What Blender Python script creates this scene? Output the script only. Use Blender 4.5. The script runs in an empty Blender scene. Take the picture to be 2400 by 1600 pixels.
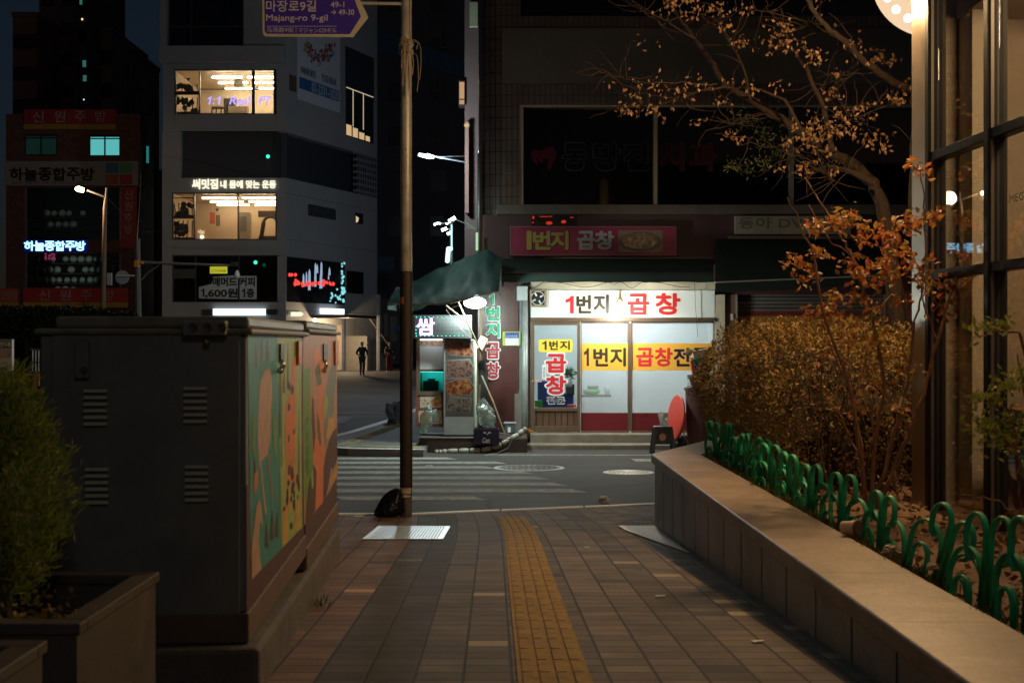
import bpy, math, random
from mathutils import Vector, Matrix, noise
S = bpy.context.scene
COL = S.collection
F = 3333.0          # photo pixels per unit of view angle (50 mm on a 2400 px wide frame)
CZ = 2.1            # eye height above the road at the shop
V = Vector
UP = V((0, 0, 1))
PI = math.pi
rnd = random.Random(7)
DG = bpy.context.evaluated_depsgraph_get

def X(px, d): return (px - 1200) / F * d
def Z(py, d): return CZ - (py - 800) / F * d
def P(px, py, d): return V((X(px, d), d, Z(py, d)))

# ------------------------------------------------------------------ materials
MATS = {}
def _new(name):
    m = bpy.data.materials.new(name); m.use_nodes = True
    nt = m.node_tree; nt.nodes.clear()
    return m, nt, nt.nodes, nt.links
def N(nt, t, **k):
    n = nt.nodes.new(t)
    for a, b in k.items(): setattr(n, a, b)
    return n
def mat(name, col, rough=.6, metal=0.0, var=.18, scale=3.0, bump=0.0, bscale=60.0, spec=.5, island=None, trans=0.0, coat=0.0, stain=0.0):
    """Principled with soft large-scale and fine colour variation; island = list of colours picked per leaf."""
    if name in MATS: return MATS[name]
    m, nt, ns, ln = _new(name)
    out = N(nt, 'ShaderNodeOutputMaterial'); b = N(nt, 'ShaderNodeBsdfPrincipled')
    b.inputs['Roughness'].default_value = rough; b.inputs['Metallic'].default_value = metal
    b.inputs['Specular IOR Level'].default_value = spec
    if coat: b.inputs['Coat Weight'].default_value = coat
    tc = N(nt, 'ShaderNodeTexCoord')
    if island:
        g = N(nt, 'ShaderNodeNewGeometry'); cr = N(nt, 'ShaderNodeValToRGB')
        ln.new(g.outputs['Random Per Island'], cr.inputs[0])
        el = cr.color_ramp.elements
        for i, c in enumerate(island):
            e = el[i] if i < 2 else el.new(i / (len(island) - 1))
            e.position = i / (len(island) - 1); e.color = (*c, 1)
        ln.new(cr.outputs[0], b.inputs['Base Color'])
    else:
        n1 = N(nt, 'ShaderNodeTexNoise'); n1.inputs['Scale'].default_value = scale; n1.inputs['Detail'].default_value = 6
        n1.inputs['Roughness'].default_value = .65
        ln.new(tc.outputs['Object'], n1.inputs['Vector'])
        mr = N(nt, 'ShaderNodeMapRange'); mr.inputs[1].default_value = .25; mr.inputs[2].default_value = .75
        mr.inputs[3].default_value = 1 - var; mr.inputs[4].default_value = 1 + var
        ln.new(n1.outputs[0], mr.inputs[0])
        mx = N(nt, 'ShaderNodeMix', data_type='RGBA', blend_type='MULTIPLY'); mx.inputs[0].default_value = 1
        mx.inputs[6].default_value = (*col, 1)
        ln.new(mr.outputs[0], mx.inputs[7]); last = mx.outputs[2]
        if stain:
            n3 = N(nt, 'ShaderNodeTexNoise'); n3.inputs['Scale'].default_value = 1.7; n3.inputs['Detail'].default_value = 9; n3.inputs['Roughness'].default_value = .72; n3.inputs['Distortion'].default_value = .6
            ln.new(tc.outputs['Object'], n3.inputs['Vector'])
            m3 = N(nt, 'ShaderNodeMapRange'); m3.inputs[1].default_value = .32; m3.inputs[2].default_value = .6; m3.inputs[3].default_value = 1 - stain; m3.inputs[4].default_value = 1 + stain * .3
            ln.new(n3.outputs[0], m3.inputs[0])
            x3 = N(nt, 'ShaderNodeMix', data_type='RGBA', blend_type='MULTIPLY'); x3.inputs[0].default_value = 1
            ln.new(last, x3.inputs[6]); ln.new(m3.outputs[0], x3.inputs[7]); last = x3.outputs[2]
        ln.new(last, b.inputs['Base Color'])
        r2 = N(nt, 'ShaderNodeMapRange'); r2.inputs[3].default_value = max(.02, rough - .12); r2.inputs[4].default_value = min(1, rough + .12)
        ln.new(n1.outputs[0], r2.inputs[0]); ln.new(r2.outputs[0], b.inputs['Roughness'])
    if bump:
        n2 = N(nt, 'ShaderNodeTexNoise'); n2.inputs['Scale'].default_value = bscale; n2.inputs['Detail'].default_value = 4
        ln.new(tc.outputs['Object'], n2.inputs['Vector'])
        bp = N(nt, 'ShaderNodeBump'); bp.inputs['Strength'].default_value = bump; bp.inputs['Distance'].default_value = .02
        ln.new(n2.outputs[0], bp.inputs['Height']); ln.new(bp.outputs[0], b.inputs['Normal'])
    if trans:
        tr = N(nt, 'ShaderNodeBsdfTranslucent'); ms = N(nt, 'ShaderNodeMixShader'); ms.inputs[0].default_value = trans
        if island: ln.new(cr.outputs[0], tr.inputs[0])
        else: tr.inputs[0].default_value = (*col, 1)
        ln.new(b.outputs[0], ms.inputs[1]); ln.new(tr.outputs[0], ms.inputs[2]); ln.new(ms.outputs[0], out.inputs[0])
    else:
        ln.new(b.outputs[0], out.inputs[0])
    MATS[name] = m
    return m
def emis(name, col, s):
    if name in MATS: return MATS[name]
    m, nt, ns, ln = _new(name)
    out = N(nt, 'ShaderNodeOutputMaterial'); e = N(nt, 'ShaderNodeEmission')
    e.inputs[0].default_value = (*col, 1); e.inputs[1].default_value = s
    ln.new(e.outputs[0], out.inputs[0]); MATS[name] = m
    return m
def glass(name, tint=(1, 1, 1), k=1.0, rough=.02, film=0.0, filmcol=(.8, .86, .88), ior=1.5):
    """window pane: see-through with Fresnel reflection, film = share of white frosted film."""
    if name in MATS: return MATS[name]
    m, nt, ns, ln = _new(name)
    out = N(nt, 'ShaderNodeOutputMaterial'); t = N(nt, 'ShaderNodeBsdfTransparent'); t.inputs[0].default_value = (*tint, 1)
    g = N(nt, 'ShaderNodeBsdfGlossy'); g.inputs['Roughness'].default_value = rough
    fr = N(nt, 'ShaderNodeFresnel'); ge = N(nt, 'ShaderNodeNewGeometry'); io = N(nt, 'ShaderNodeMapRange')
    io.inputs[3].default_value = ior; io.inputs[4].default_value = 1 / ior     # same reflectance on both faces of the pane
    ln.new(ge.outputs['Backfacing'], io.inputs[0]); ln.new(io.outputs[0], fr.inputs[0])
    mu = N(nt, 'ShaderNodeMath', operation='MULTIPLY'); mu.inputs[1].default_value = k
    ln.new(fr.outputs[0], mu.inputs[0])
    src = t.outputs[0]
    if film:
        tl = N(nt, 'ShaderNodeBsdfTranslucent'); tl.inputs[0].default_value = (*filmcol, 1)
        df = N(nt, 'ShaderNodeBsdfDiffuse'); df.inputs[0].default_value = (*filmcol, 1)
        a = N(nt, 'ShaderNodeMixShader'); a.inputs[0].default_value = .35
        ln.new(tl.outputs[0], a.inputs[1]); ln.new(df.outputs[0], a.inputs[2])
        c = N(nt, 'ShaderNodeMixShader'); c.inputs[0].default_value = film
        ln.new(src, c.inputs[1]); ln.new(a.outputs[0], c.inputs[2]); src = c.outputs[0]
    ms = N(nt, 'ShaderNodeMixShader')
    ln.new(mu.outputs[0], ms.inputs[0]); ln.new(src, ms.inputs[1]); ln.new(g.outputs[0], ms.inputs[2])
    ln.new(ms.outputs[0], out.inputs[0]); MATS[name] = m
    return m
def tiles(name, c1, c2, mortar, w, h, rough=.4, off=0.0, ms=.008, bump=.3, plane='XZ', spec=.5):
    """rectangular tiles / bricks / slats laid on a vertical face (object coordinates = metres)."""
    if name in MATS: return MATS[name]
    m, nt, ns, ln = _new(name)
    out = N(nt, 'ShaderNodeOutputMaterial'); b = N(nt, 'ShaderNodeBsdfPrincipled'); b.inputs['Roughness'].default_value = rough
    b.inputs['Specular IOR Level'].default_value = spec
    tc = N(nt, 'ShaderNodeTexCoord'); sp = N(nt, 'ShaderNodeSeparateXYZ'); cb = N(nt, 'ShaderNodeCombineXYZ')
    ln.new(tc.outputs['Object'], sp.inputs[0])
    ln.new(sp.outputs['X' if plane == 'XZ' else 'Y'], cb.inputs[0]); ln.new(sp.outputs['Z'], cb.inputs[1])
    br = N(nt, 'ShaderNodeTexBrick'); br.offset = off; br.squash = 1.0
    br.inputs['Scale'].default_value = 1; br.inputs['Brick Width'].default_value = w; br.inputs['Row Height'].default_value = h
    br.inputs['Mortar Size'].default_value = ms; br.inputs['Mortar Smooth'].default_value = .2
    br.inputs['Color1'].default_value = (*c1, 1); br.inputs['Color2'].default_value = (*c2, 1); br.inputs['Mortar'].default_value = (*mortar, 1)
    ln.new(cb.outputs[0], br.inputs['Vector'])
    n1 = N(nt, 'ShaderNodeTexNoise'); n1.inputs['Scale'].default_value = 2.5; n1.inputs['Detail'].default_value = 5
    ln.new(tc.outputs['Object'], n1.inputs['Vector'])
    mr = N(nt, 'ShaderNodeMapRange'); mr.inputs[1].default_value = .25; mr.inputs[2].default_value = .75; mr.inputs[3].default_value = .7; mr.inputs[4].default_value = 1.3
    ln.new(n1.outputs[0], mr.inputs[0])
    mx = N(nt, 'ShaderNodeMix', data_type='RGBA', blend_type='MULTIPLY'); mx.inputs[0].default_value = 1
    ln.new(br.outputs[0], mx.inputs[6]); ln.new(mr.outputs[0], mx.inputs[7]); ln.new(mx.outputs[2], b.inputs['Base Color'])
    bp = N(nt, 'ShaderNodeBump'); bp.inputs['Strength'].default_value = bump; bp.inputs['Distance'].default_value = .02; bp.invert = True
    ln.new(br.outputs['Fac'], bp.inputs['Height']); ln.new(bp.outputs[0], b.inputs['Normal'])
    ln.new(b.outputs[0], out.inputs[0]); MATS[name] = m
    return m
def food(name, cols, scale, seed, rough=.35, stretch=1.0):
    """a printed picture of a plate of food: swirled strands in the dish's colours."""
    m, nt, ns, ln = _new(name)
    out = N(nt, 'ShaderNodeOutputMaterial'); b = N(nt, 'ShaderNodeBsdfPrincipled'); b.inputs['Roughness'].default_value = rough
    tc = N(nt, 'ShaderNodeTexCoord'); mp = N(nt, 'ShaderNodeMapping'); mp.inputs['Location'].default_value = (seed, seed * 2, seed)
    ln.new(tc.outputs['Object'], mp.inputs[0])
    n1 = N(nt, 'ShaderNodeTexNoise'); n1.inputs['Scale'].default_value = scale; n1.inputs['Detail'].default_value = 2; n1.inputs['Distortion'].default_value = 2.5
    v1 = N(nt, 'ShaderNodeTexVoronoi'); v1.inputs['Scale'].default_value = scale * 1.3 * stretch
    ln.new(mp.outputs[0], n1.inputs['Vector']); ln.new(mp.outputs[0], v1.inputs['Vector'])
    ad = N(nt, 'ShaderNodeMix', data_type='FLOAT'); ad.inputs[0].default_value = .45
    ln.new(n1.outputs[0], ad.inputs[2]); ln.new(v1.outputs['Distance'], ad.inputs[3])
    cr = N(nt, 'ShaderNodeValToRGB'); el = cr.color_ramp.elements
    for i, c in enumerate(cols):
        e = el[i] if i < 2 else el.new(.9)
        e.position = .3 + .38 * i / (len(cols) - 1); e.color = (*c, 1)
    ln.new(ad.outputs[0], cr.inputs[0]); ln.new(cr.outputs[0], b.inputs['Base Color']); ln.new(b.outputs[0], out.inputs[0])
    return m

# ------------------------------------------------------------------ mesh building
class MB:
    def __init__(s): s.v, s.f, s.m, s.uv = [], [], [], None
    def add(s, vs, fs, mi=0):
        o = len(s.v); s.v += [tuple(v) for v in vs]
        s.f += [tuple(i + o for i in f) for f in fs]; s.m += [mi] * len(fs)
        return s
    def hexa(s, c, mi=0):   # c: 4 bottom + 4 top corners
        return s.add(c, [(3, 2, 1, 0), (4, 5, 6, 7), (0, 1, 5, 4), (1, 2, 6, 5), (2, 3, 7, 6), (3, 0, 4, 7)], mi)
    def box(s, x0, x1, y0, y1, z0, z1, mi=0):
        return s.hexa([(x0, y0, z0), (x1, y0, z0), (x1, y1, z0), (x0, y1, z0), (x0, y0, z1), (x1, y0, z1), (x1, y1, z1), (x0, y1, z1)], mi)
    def obox(s, c, ux, uy, uz, hx, hy, hz, mi=0):
        c, ux, uy, uz = V(c), V(ux) * hx, V(uy) * hy, V(uz) * hz
        return s.hexa([c - ux - uy - uz, c + ux - uy - uz, c + ux + uy - uz, c - ux + uy - uz, c - ux - uy + uz, c + ux - uy + uz, c + ux + uy + uz, c - ux + uy + uz], mi)
    def prism(s, poly, z0, z1, mi=0):   # poly in xy
        n = len(poly)
        return s.add([(p[0], p[1], z0) for p in poly] + [(p[0], p[1], z1) for p in poly],
                     [tuple(range(n))[::-1], tuple(range(n, 2 * n))] + [(i, (i + 1) % n, n + (i + 1) % n, n + i) for i in range(n)], mi)
    def tube(s, pts, r, n=6, mi=0, cap=True, flat=None):
        pts = [V(p) for p in pts]; k = len(pts)
        rs = r if isinstance(r, (list, tuple)) else [r] * k
        o = len(s.v); vs, fs = [], []
        a = None
        for i, p in enumerate(pts):
            t = (pts[min(i + 1, k - 1)] - pts[max(i - 1, 0)])
            t = t.normalized() if t.length > 1e-9 else UP.copy()
            if flat is not None:
                a = V(flat).normalized(); b = t.cross(a).normalized(); kr = (1.0, .42)
            else:
                if a is None: a = t.cross(UP if abs(t.z) < .9 else V((1, 0, 0))).normalized()
                else:
                    a = (a - t * a.dot(t)); a = a.normalized() if a.length > 1e-6 else t.cross(V((1, 0, 0))).normalized()
                b = t.cross(a); kr = (1, 1)
            for j in range(n):
                an = 2 * PI * j / n
                vs.append(p + a * (math.cos(an) * rs[i] * kr[0]) + b * (math.sin(an) * rs[i] * kr[1]))
        for i in range(k - 1):
            for j in range(n):
                fs.append((i * n + j, i * n + (j + 1) % n, (i + 1) * n + (j + 1) % n, (i + 1) * n + j))
        if cap: fs += [tuple(range(n))[::-1], tuple(range((k - 1) * n, k * n))]
        return s.add(vs, fs, mi)
    def lathe(s, c, prof, n=20, mi=0, ax=UP, cap=True):   # prof: (r, h)
        c, ax = V(c), V(ax).normalized(); a = ax.cross(V((1, 0, 0)) if abs(ax.x) < .9 else V((0, 1, 0))).normalized(); b = ax.cross(a)
        vs = [c + ax * h + (a * math.cos(2 * PI * j / n) + b * math.sin(2 * PI * j / n)) * r for r, h in prof for j in range(n)]
        k = len(prof)
        fs = [(i * n + j, i * n + (j + 1) % n, (i + 1) * n + (j + 1) % n, (i + 1) * n + j) for i in range(k - 1) for j in range(n)]
        if cap: fs += [tuple(range(n))[::-1], tuple(range((k - 1) * n, k * n))]
        return s.add(vs, fs, mi)
    def ball(s, c, r, n=10, mi=0, sq=(1, 1, 1), wob=0.0, seed=0):
        c = V(c); vs, fs = [], []; m = max(5, n // 2 + 1)
        for i in range(m + 1):
            th = PI * i / m
            for j in range(n):
                ph = 2 * PI * j / n
                q = V((math.sin(th) * math.cos(ph), math.sin(th) * math.sin(ph), math.cos(th)))
                k = 1 + (wob * noise.noise(q * 1.7 + V((seed, seed * .7, 3))) if wob else 0)
                vs.append(c + V((q.x * sq[0], q.y * sq[1], q.z * sq[2])) * r * k)
        for i in range(m):
            for j in range(n): fs.append((i * n + j, (i + 1) * n + j, (i + 1) * n + (j + 1) % n, i * n + (j + 1) % n))
        return s.add(vs, fs, mi)
    def leaf(s, p, d, w, l, r=rnd, mi=0):
        """one leaf blade of length l along d, folded along its midrib"""
        d = V(d).normalized(); a = d.cross(V((r.gauss(0, 1), r.gauss(0, 1), r.gauss(0, 1))))
        if a.length < 1e-6: a = V((1, 0, 0))
        a.normalize(); nn = a.cross(d)
        p = V(p); m1 = p + d * l * .5
        s.add([p, m1 + a * w * .5 + nn * w * .18, p + d * l, m1 - a * w * .5 + nn * w * .18], [(0, 1, 2), (0, 2, 3)], mi)
    def out(s, name, mats, parent=None, label=None, cat=None, group=None, kind=None, bevel=0.0, smooth=False, seg=2):
        me = bpy.data.meshes.new(name); me.from_pydata(s.v, [], s.f)
        for m in (mats if isinstance(mats, (list, tuple)) else [mats]): me.materials.append(m)
        if isinstance(mats, (list, tuple)): me.polygons.foreach_set('material_index', s.m)
        if smooth: me.polygons.foreach_set('use_smooth', [True] * len(me.polygons))
        me.update()
        o = bpy.data.objects.new(name, me); COL.objects.link(o)
        return fin(o, parent, label, cat, group, kind, bevel, seg)
def fin(o, parent=None, label=None, cat=None, group=None, kind=None, bevel=0.0, seg=2):
    if parent is not None:
        o.parent = parent; o.matrix_parent_inverse = Matrix.Translation(parent.location).inverted() if parent.type == 'EMPTY' else Matrix()
    if label: o['label'] = label
    if cat: o['category'] = cat
    if group: o['group'] = group
    if kind: o['kind'] = kind
    if bevel:
        b = o.modifiers.new('edge', 'BEVEL'); b.width = bevel; b.segments = seg; b.limit_method = 'ANGLE'
    return o
def T(name, label, cat, loc, group=None):
    o = bpy.data.objects.new(name, None); COL.objects.link(o); o.location = loc; o.empty_display_size = .2
    o['label'] = label; o['category'] = cat
    if group: o['group'] = group
    return o
def dup(root, dloc, label=None, rz=0.0):
    r = root.copy(); COL.objects.link(r); r.location = root.location + V(dloc); r.rotation_euler = (0, 0, rz)
    if label: r['label'] = label
    for ch in list(root.children):
        c = ch.copy(); COL.objects.link(c); c.parent = r; c.matrix_parent_inverse = ch.matrix_parent_inverse
        for g in list(ch.children):
            e = g.copy(); COL.objects.link(e); e.parent = c; e.matrix_parent_inverse = g.matrix_parent_inverse
    return r

class Fr:
    """a vertical plane through o along u; pixels of the photo are cast onto it to find real positions"""
    def __init__(s, o, u=(1, 0, 0)):
        s.o = V(o); s.u = V(u).normalized(); s.n = s.u.cross(UP)
    def hit(s, px, py, off=0.0):
        r = V(((px - 1200) / F, 1, -(py - 800) / F)); c = V((0, 0, CZ))
        t = (s.o + s.n * off - c).dot(s.n) / r.dot(s.n)
        return c + r * t
    def a(s, px): return (s.hit(px, 800) - s.o).dot(s.u)
    def z(s, px, py): return s.hit(px, py).z
    def pt(s, a, z, off=0.0):
        p = s.o + s.u * a + s.n * off
        return V((p.x, p.y, z))
    def box(s, mb, px0, px1, py0, py1, f=0.0, b=-.1, ref=None, mi=0):
        ref = px0 if ref is None else ref
        return s.abox(mb, s.a(px0), s.a(px1), s.z(ref, py1), s.z(ref, py0), f, b, mi)
    def abox(s, mb, a0, a1, z0, z1, f=0.0, b=-.1, mi=0):
        return mb.hexa([s.pt(a0, z0, f), s.pt(a1, z0, f), s.pt(a1, z0, b), s.pt(a0, z0, b), s.pt(a0, z1, f), s.pt(a1, z1, f), s.pt(a1, z1, b), s.pt(a0, z1, b)], mi)
    def poly(s, mb, pts, off=0.002, mi=0):   # polygon given in photo pixels
        vs = [s.hit(*p) for p in pts]; vs = [s.pt((v - s.o).dot(s.u), v.z, off) for v in vs]
        return mb.add(vs, [tuple(range(len(vs)))], mi)
def FX(d): return Fr((0, d, 0))

def glyphs(body, bold=0.0, ital=0.0, thick=0.0, space=1.0):
    c = bpy.data.curves.new('lettering', 'FONT'); c.body = body; c.offset = bold; c.shear = ital; c.extrude = thick; c.space_character = space
    c.resolution_u = 3; c.align_x = 'CENTER'; c.space_line = .95
    o = bpy.data.objects.new('lettering', c); COL.objects.link(o)
    me = bpy.data.meshes.new_from_object(o.evaluated_get(DG()))
    bpy.data.objects.remove(o); bpy.data.curves.remove(c)
    return me
def one_mesh(ital):
    """a plain figure 1: stem with a slanting flag"""
    me = bpy.data.meshes.new('one'); k = ital
    p = [(.30, 0), (.52, 0), (.52, 1), (.36, 1), (.24, .86), (.0, .78), (.0, .62), (.30, .70)]
    me.from_pydata([(x + k * y, y, 0) for x, y in p], [], [(0, 1, 2, 3, 7), (3, 4, 5, 6, 7)]); return me
def text(body, fr, px0, px1, py0, py1, m, off=.004, bold=.02, ital=0.0, thick=0.0, parent=None, ref=None, name='lettering', grow=0.0, space=1.0, **k):
    """lettering fitted to a pixel rectangle on a plane"""
    me = one_mesh(ital) if body == '1' else glyphs(body, 0, ital, 0, space)
    if body == '1': bold *= .35
    xs = [v.co.x for v in me.vertices]; ys = [v.co.y for v in me.vertices]
    x0, x1, y0, y1 = min(xs), max(xs), min(ys), max(ys)
    ref = px0 if ref is None else ref
    a0, a1 = fr.a(px0), fr.a(px1); z0, z1 = fr.z(ref, py1), fr.z(ref, py0)
    vs = [fr.pt(a0 + (v.co.x - x0) / (x1 - x0) * (a1 - a0), z0 + (v.co.y - y0) / (y1 - y0) * (z1 - z0), off) for v in me.vertices]
    mb = MB(); fs = [tuple(p.vertices) for p in me.polygons]
    if bold > .001:      # heavier weight: the same strokes laid again slightly shifted, each a hair further back
        z_ = (z1 - z0) / max(1, body.count('\n') + 1); n_ = 12 if bold > .05 else 8
        for j in range(n_):
            q = 2 * PI * j / n_; mb.add([v + fr.u * (math.cos(q) * bold * z_) + V((0, 0, math.sin(q) * bold * z_)) - fr.n * (.00012 * (j + 1)) for v in vs], fs)
    mb.add(vs, fs)
    if thick:
        mb.add([v - fr.n * thick for v in vs], [f[::-1] for f in fs])
        cnt = {}
        for f in fs:
            for i in range(len(f)):
                e = (f[i], f[(i + 1) % len(f)]); cnt[e] = 1
        n = len(vs)
        mb.add([], [(b, a, a + n, b + n) for (a, b) in cnt if (b, a) not in cnt]) if False else None
        for (a, b) in cnt:
            if (b, a) not in cnt: mb.f.append((b, a, a + n, b + n)); mb.m.append(0)
    bpy.data.meshes.remove(me)
    return mb.out(name, m, parent, **k)

def spot_on(p, n=1, s=.1, r=rnd):
    return [V(p) + V((r.gauss(0, s), r.gauss(0, s), r.gauss(0, s))) for _ in range(n)]
def light(kind, name, loc, w, col, size=.1, rot=None, **k):
    l = bpy.data.lights.new(name, kind); l.energy = w; l.color = col
    if kind == 'AREA': l.size = size
    else: l.shadow_soft_size = size
    for a, b in k.items(): setattr(l, a, b)
    o = bpy.data.objects.new(name, l); COL.objects.link(o); o.location = loc
    if rot: o.rotation_euler = rot
    return o
def ramp(pts, x):
    for (a, b), (c, d) in zip(pts, pts[1:]):
        if x <= c: return b + (d - b) * max(0, (x - a)) / (c - a)
    return pts[-1][1]
SKY = .0044
L_GLOBE, L_BACK, L_FAC, L_INT = 460, 15, 58, 280
L_ROAD, L_FARR, L_BULB, L_STALL = 420, 420, 150, 260
L_MARKET, L_LANE, L_SL, L_ENT, L_SF, L_LF, L_PAV = 40, 1300, 260, 480, 90, 300, 150
L_DSP = 9
# ================================================================== ground, road, pavement
GP = [(-30, .75), (8, .3), (15.8, .12), (22, .05), (27, 0), (40, .1), (74, .41), (110, .7), (600, 1.2)]
def gz(d): return ramp(GP, d)
def sz(d): return 1.032 - .053 * d
def bend(d): return -.013 * (d - 5.7) - .1 * max(0, (d - 12) / 3.6) ** 2

def asphalt():
    m, nt, ns, ln = _new('asphalt')
    out = N(nt, 'ShaderNodeOutputMaterial'); b = N(nt, 'ShaderNodeBsdfPrincipled'); b.inputs['Roughness'].default_value = .8; b.inputs['Specular IOR Level'].default_value = .25
    tc = N(nt, 'ShaderNodeTexCoord')
    a = N(nt, 'ShaderNodeTexNoise'); a.inputs['Scale'].default_value = .35; a.inputs['Detail'].default_value = 7
    c = N(nt, 'ShaderNodeTexNoise'); c.inputs['Scale'].default_value = 55; c.inputs['Detail'].default_value = 3
    v = N(nt, 'ShaderNodeTexVoronoi'); v.feature = 'DISTANCE_TO_EDGE'; v.inputs['Scale'].default_value = .22
    w = N(nt, 'ShaderNodeTexNoise'); w.inputs['Scale'].default_value = 1.5
    wv = N(nt, 'ShaderNodeMix', data_type='VECTOR'); wv.inputs[0].default_value = .25
    for n in (a, c, w): ln.new(tc.outputs['Object'], n.inputs['Vector'])
    ln.new(tc.outputs['Object'], wv.inputs[4]); ln.new(w.outputs['Color'], wv.inputs[5]); ln.new(wv.outputs[1], v.inputs['Vector'])
    cr = N(nt, 'ShaderNodeValToRGB'); cr.color_ramp.elements[0].color = (.045, .043, .042, 1); cr.color_ramp.elements[1].color = (.085, .08, .074, 1)
    cr.color_ramp.elements[0].position = .3; cr.color_ramp.elements[1].position = .7
    ln.new(a.outputs[0], cr.inputs[0])
    mr = N(nt, 'ShaderNodeMapRange'); mr.inputs[1].default_value = .3; mr.inputs[2].default_value = .7; mr.inputs[3].default_value = .45; mr.inputs[4].default_value = 1.6
    ln.new(c.outputs[0], mr.inputs[0])
    cl = N(nt, 'ShaderNodeMapRange'); cl.inputs[1].default_value = 0; cl.inputs[2].default_value = .006; cl.inputs[3].default_value = .35; cl.inputs[4].default_value = 1
    ln.new(v.outputs[0], cl.inputs[0])
    mm = N(nt, 'ShaderNodeMath', operation='MULTIPLY'); ln.new(mr.outputs[0], mm.inputs[0]); ln.new(cl.outputs[0], mm.inputs[1])
    mx = N(nt, 'ShaderNodeMix', data_type='RGBA', blend_type='MULTIPLY'); mx.inputs[0].default_value = 1
    ln.new(cr.outputs[0], mx.inputs[6]); ln.new(mm.outputs[0], mx.inputs[7]); ln.new(mx.outputs[2], b.inputs['Base Color'])
    bp = N(nt, 'ShaderNodeBump'); bp.inputs['Strength'].default_value = .5; bp.inputs['Distance'].default_value = .01
    ln.new(c.outputs[0], bp.inputs['Height']); ln.new(bp.outputs[0], b.inputs['Normal']); ln.new(b.outputs[0], out.inputs[0])
    return m
def paint(name, col, wear=.5):
    """road paint worn through in patches"""
    m, nt, ns, ln = _new(name)
    out = N(nt, 'ShaderNodeOutputMaterial'); b = N(nt, 'ShaderNodeBsdfPrincipled'); b.inputs['Roughness'].default_value = .85; b.inputs['Specular IOR Level'].default_value = .15
    tc = N(nt, 'ShaderNodeTexCoord'); a = N(nt, 'ShaderNodeTexNoise'); a.inputs['Scale'].default_value = 9; a.inputs['Detail'].default_value = 8; a.inputs['Roughness'].default_value = .75
    ln.new(tc.outputs['Object'], a.inputs['Vector'])
    cr = N(nt, 'ShaderNodeValToRGB'); e = cr.color_ramp.elements
    e[0].position = .36; e[0].color = (col[0] * wear, col[1] * wear, col[2] * wear, 1); e[1].position = .6; e[1].color = (*col, 1)
    ln.new(a.outputs[0], cr.inputs[0]); ln.new(cr.outputs[0], b.inputs['Base Color']); ln.new(b.outputs[0], out.inputs[0])
    return m
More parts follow.
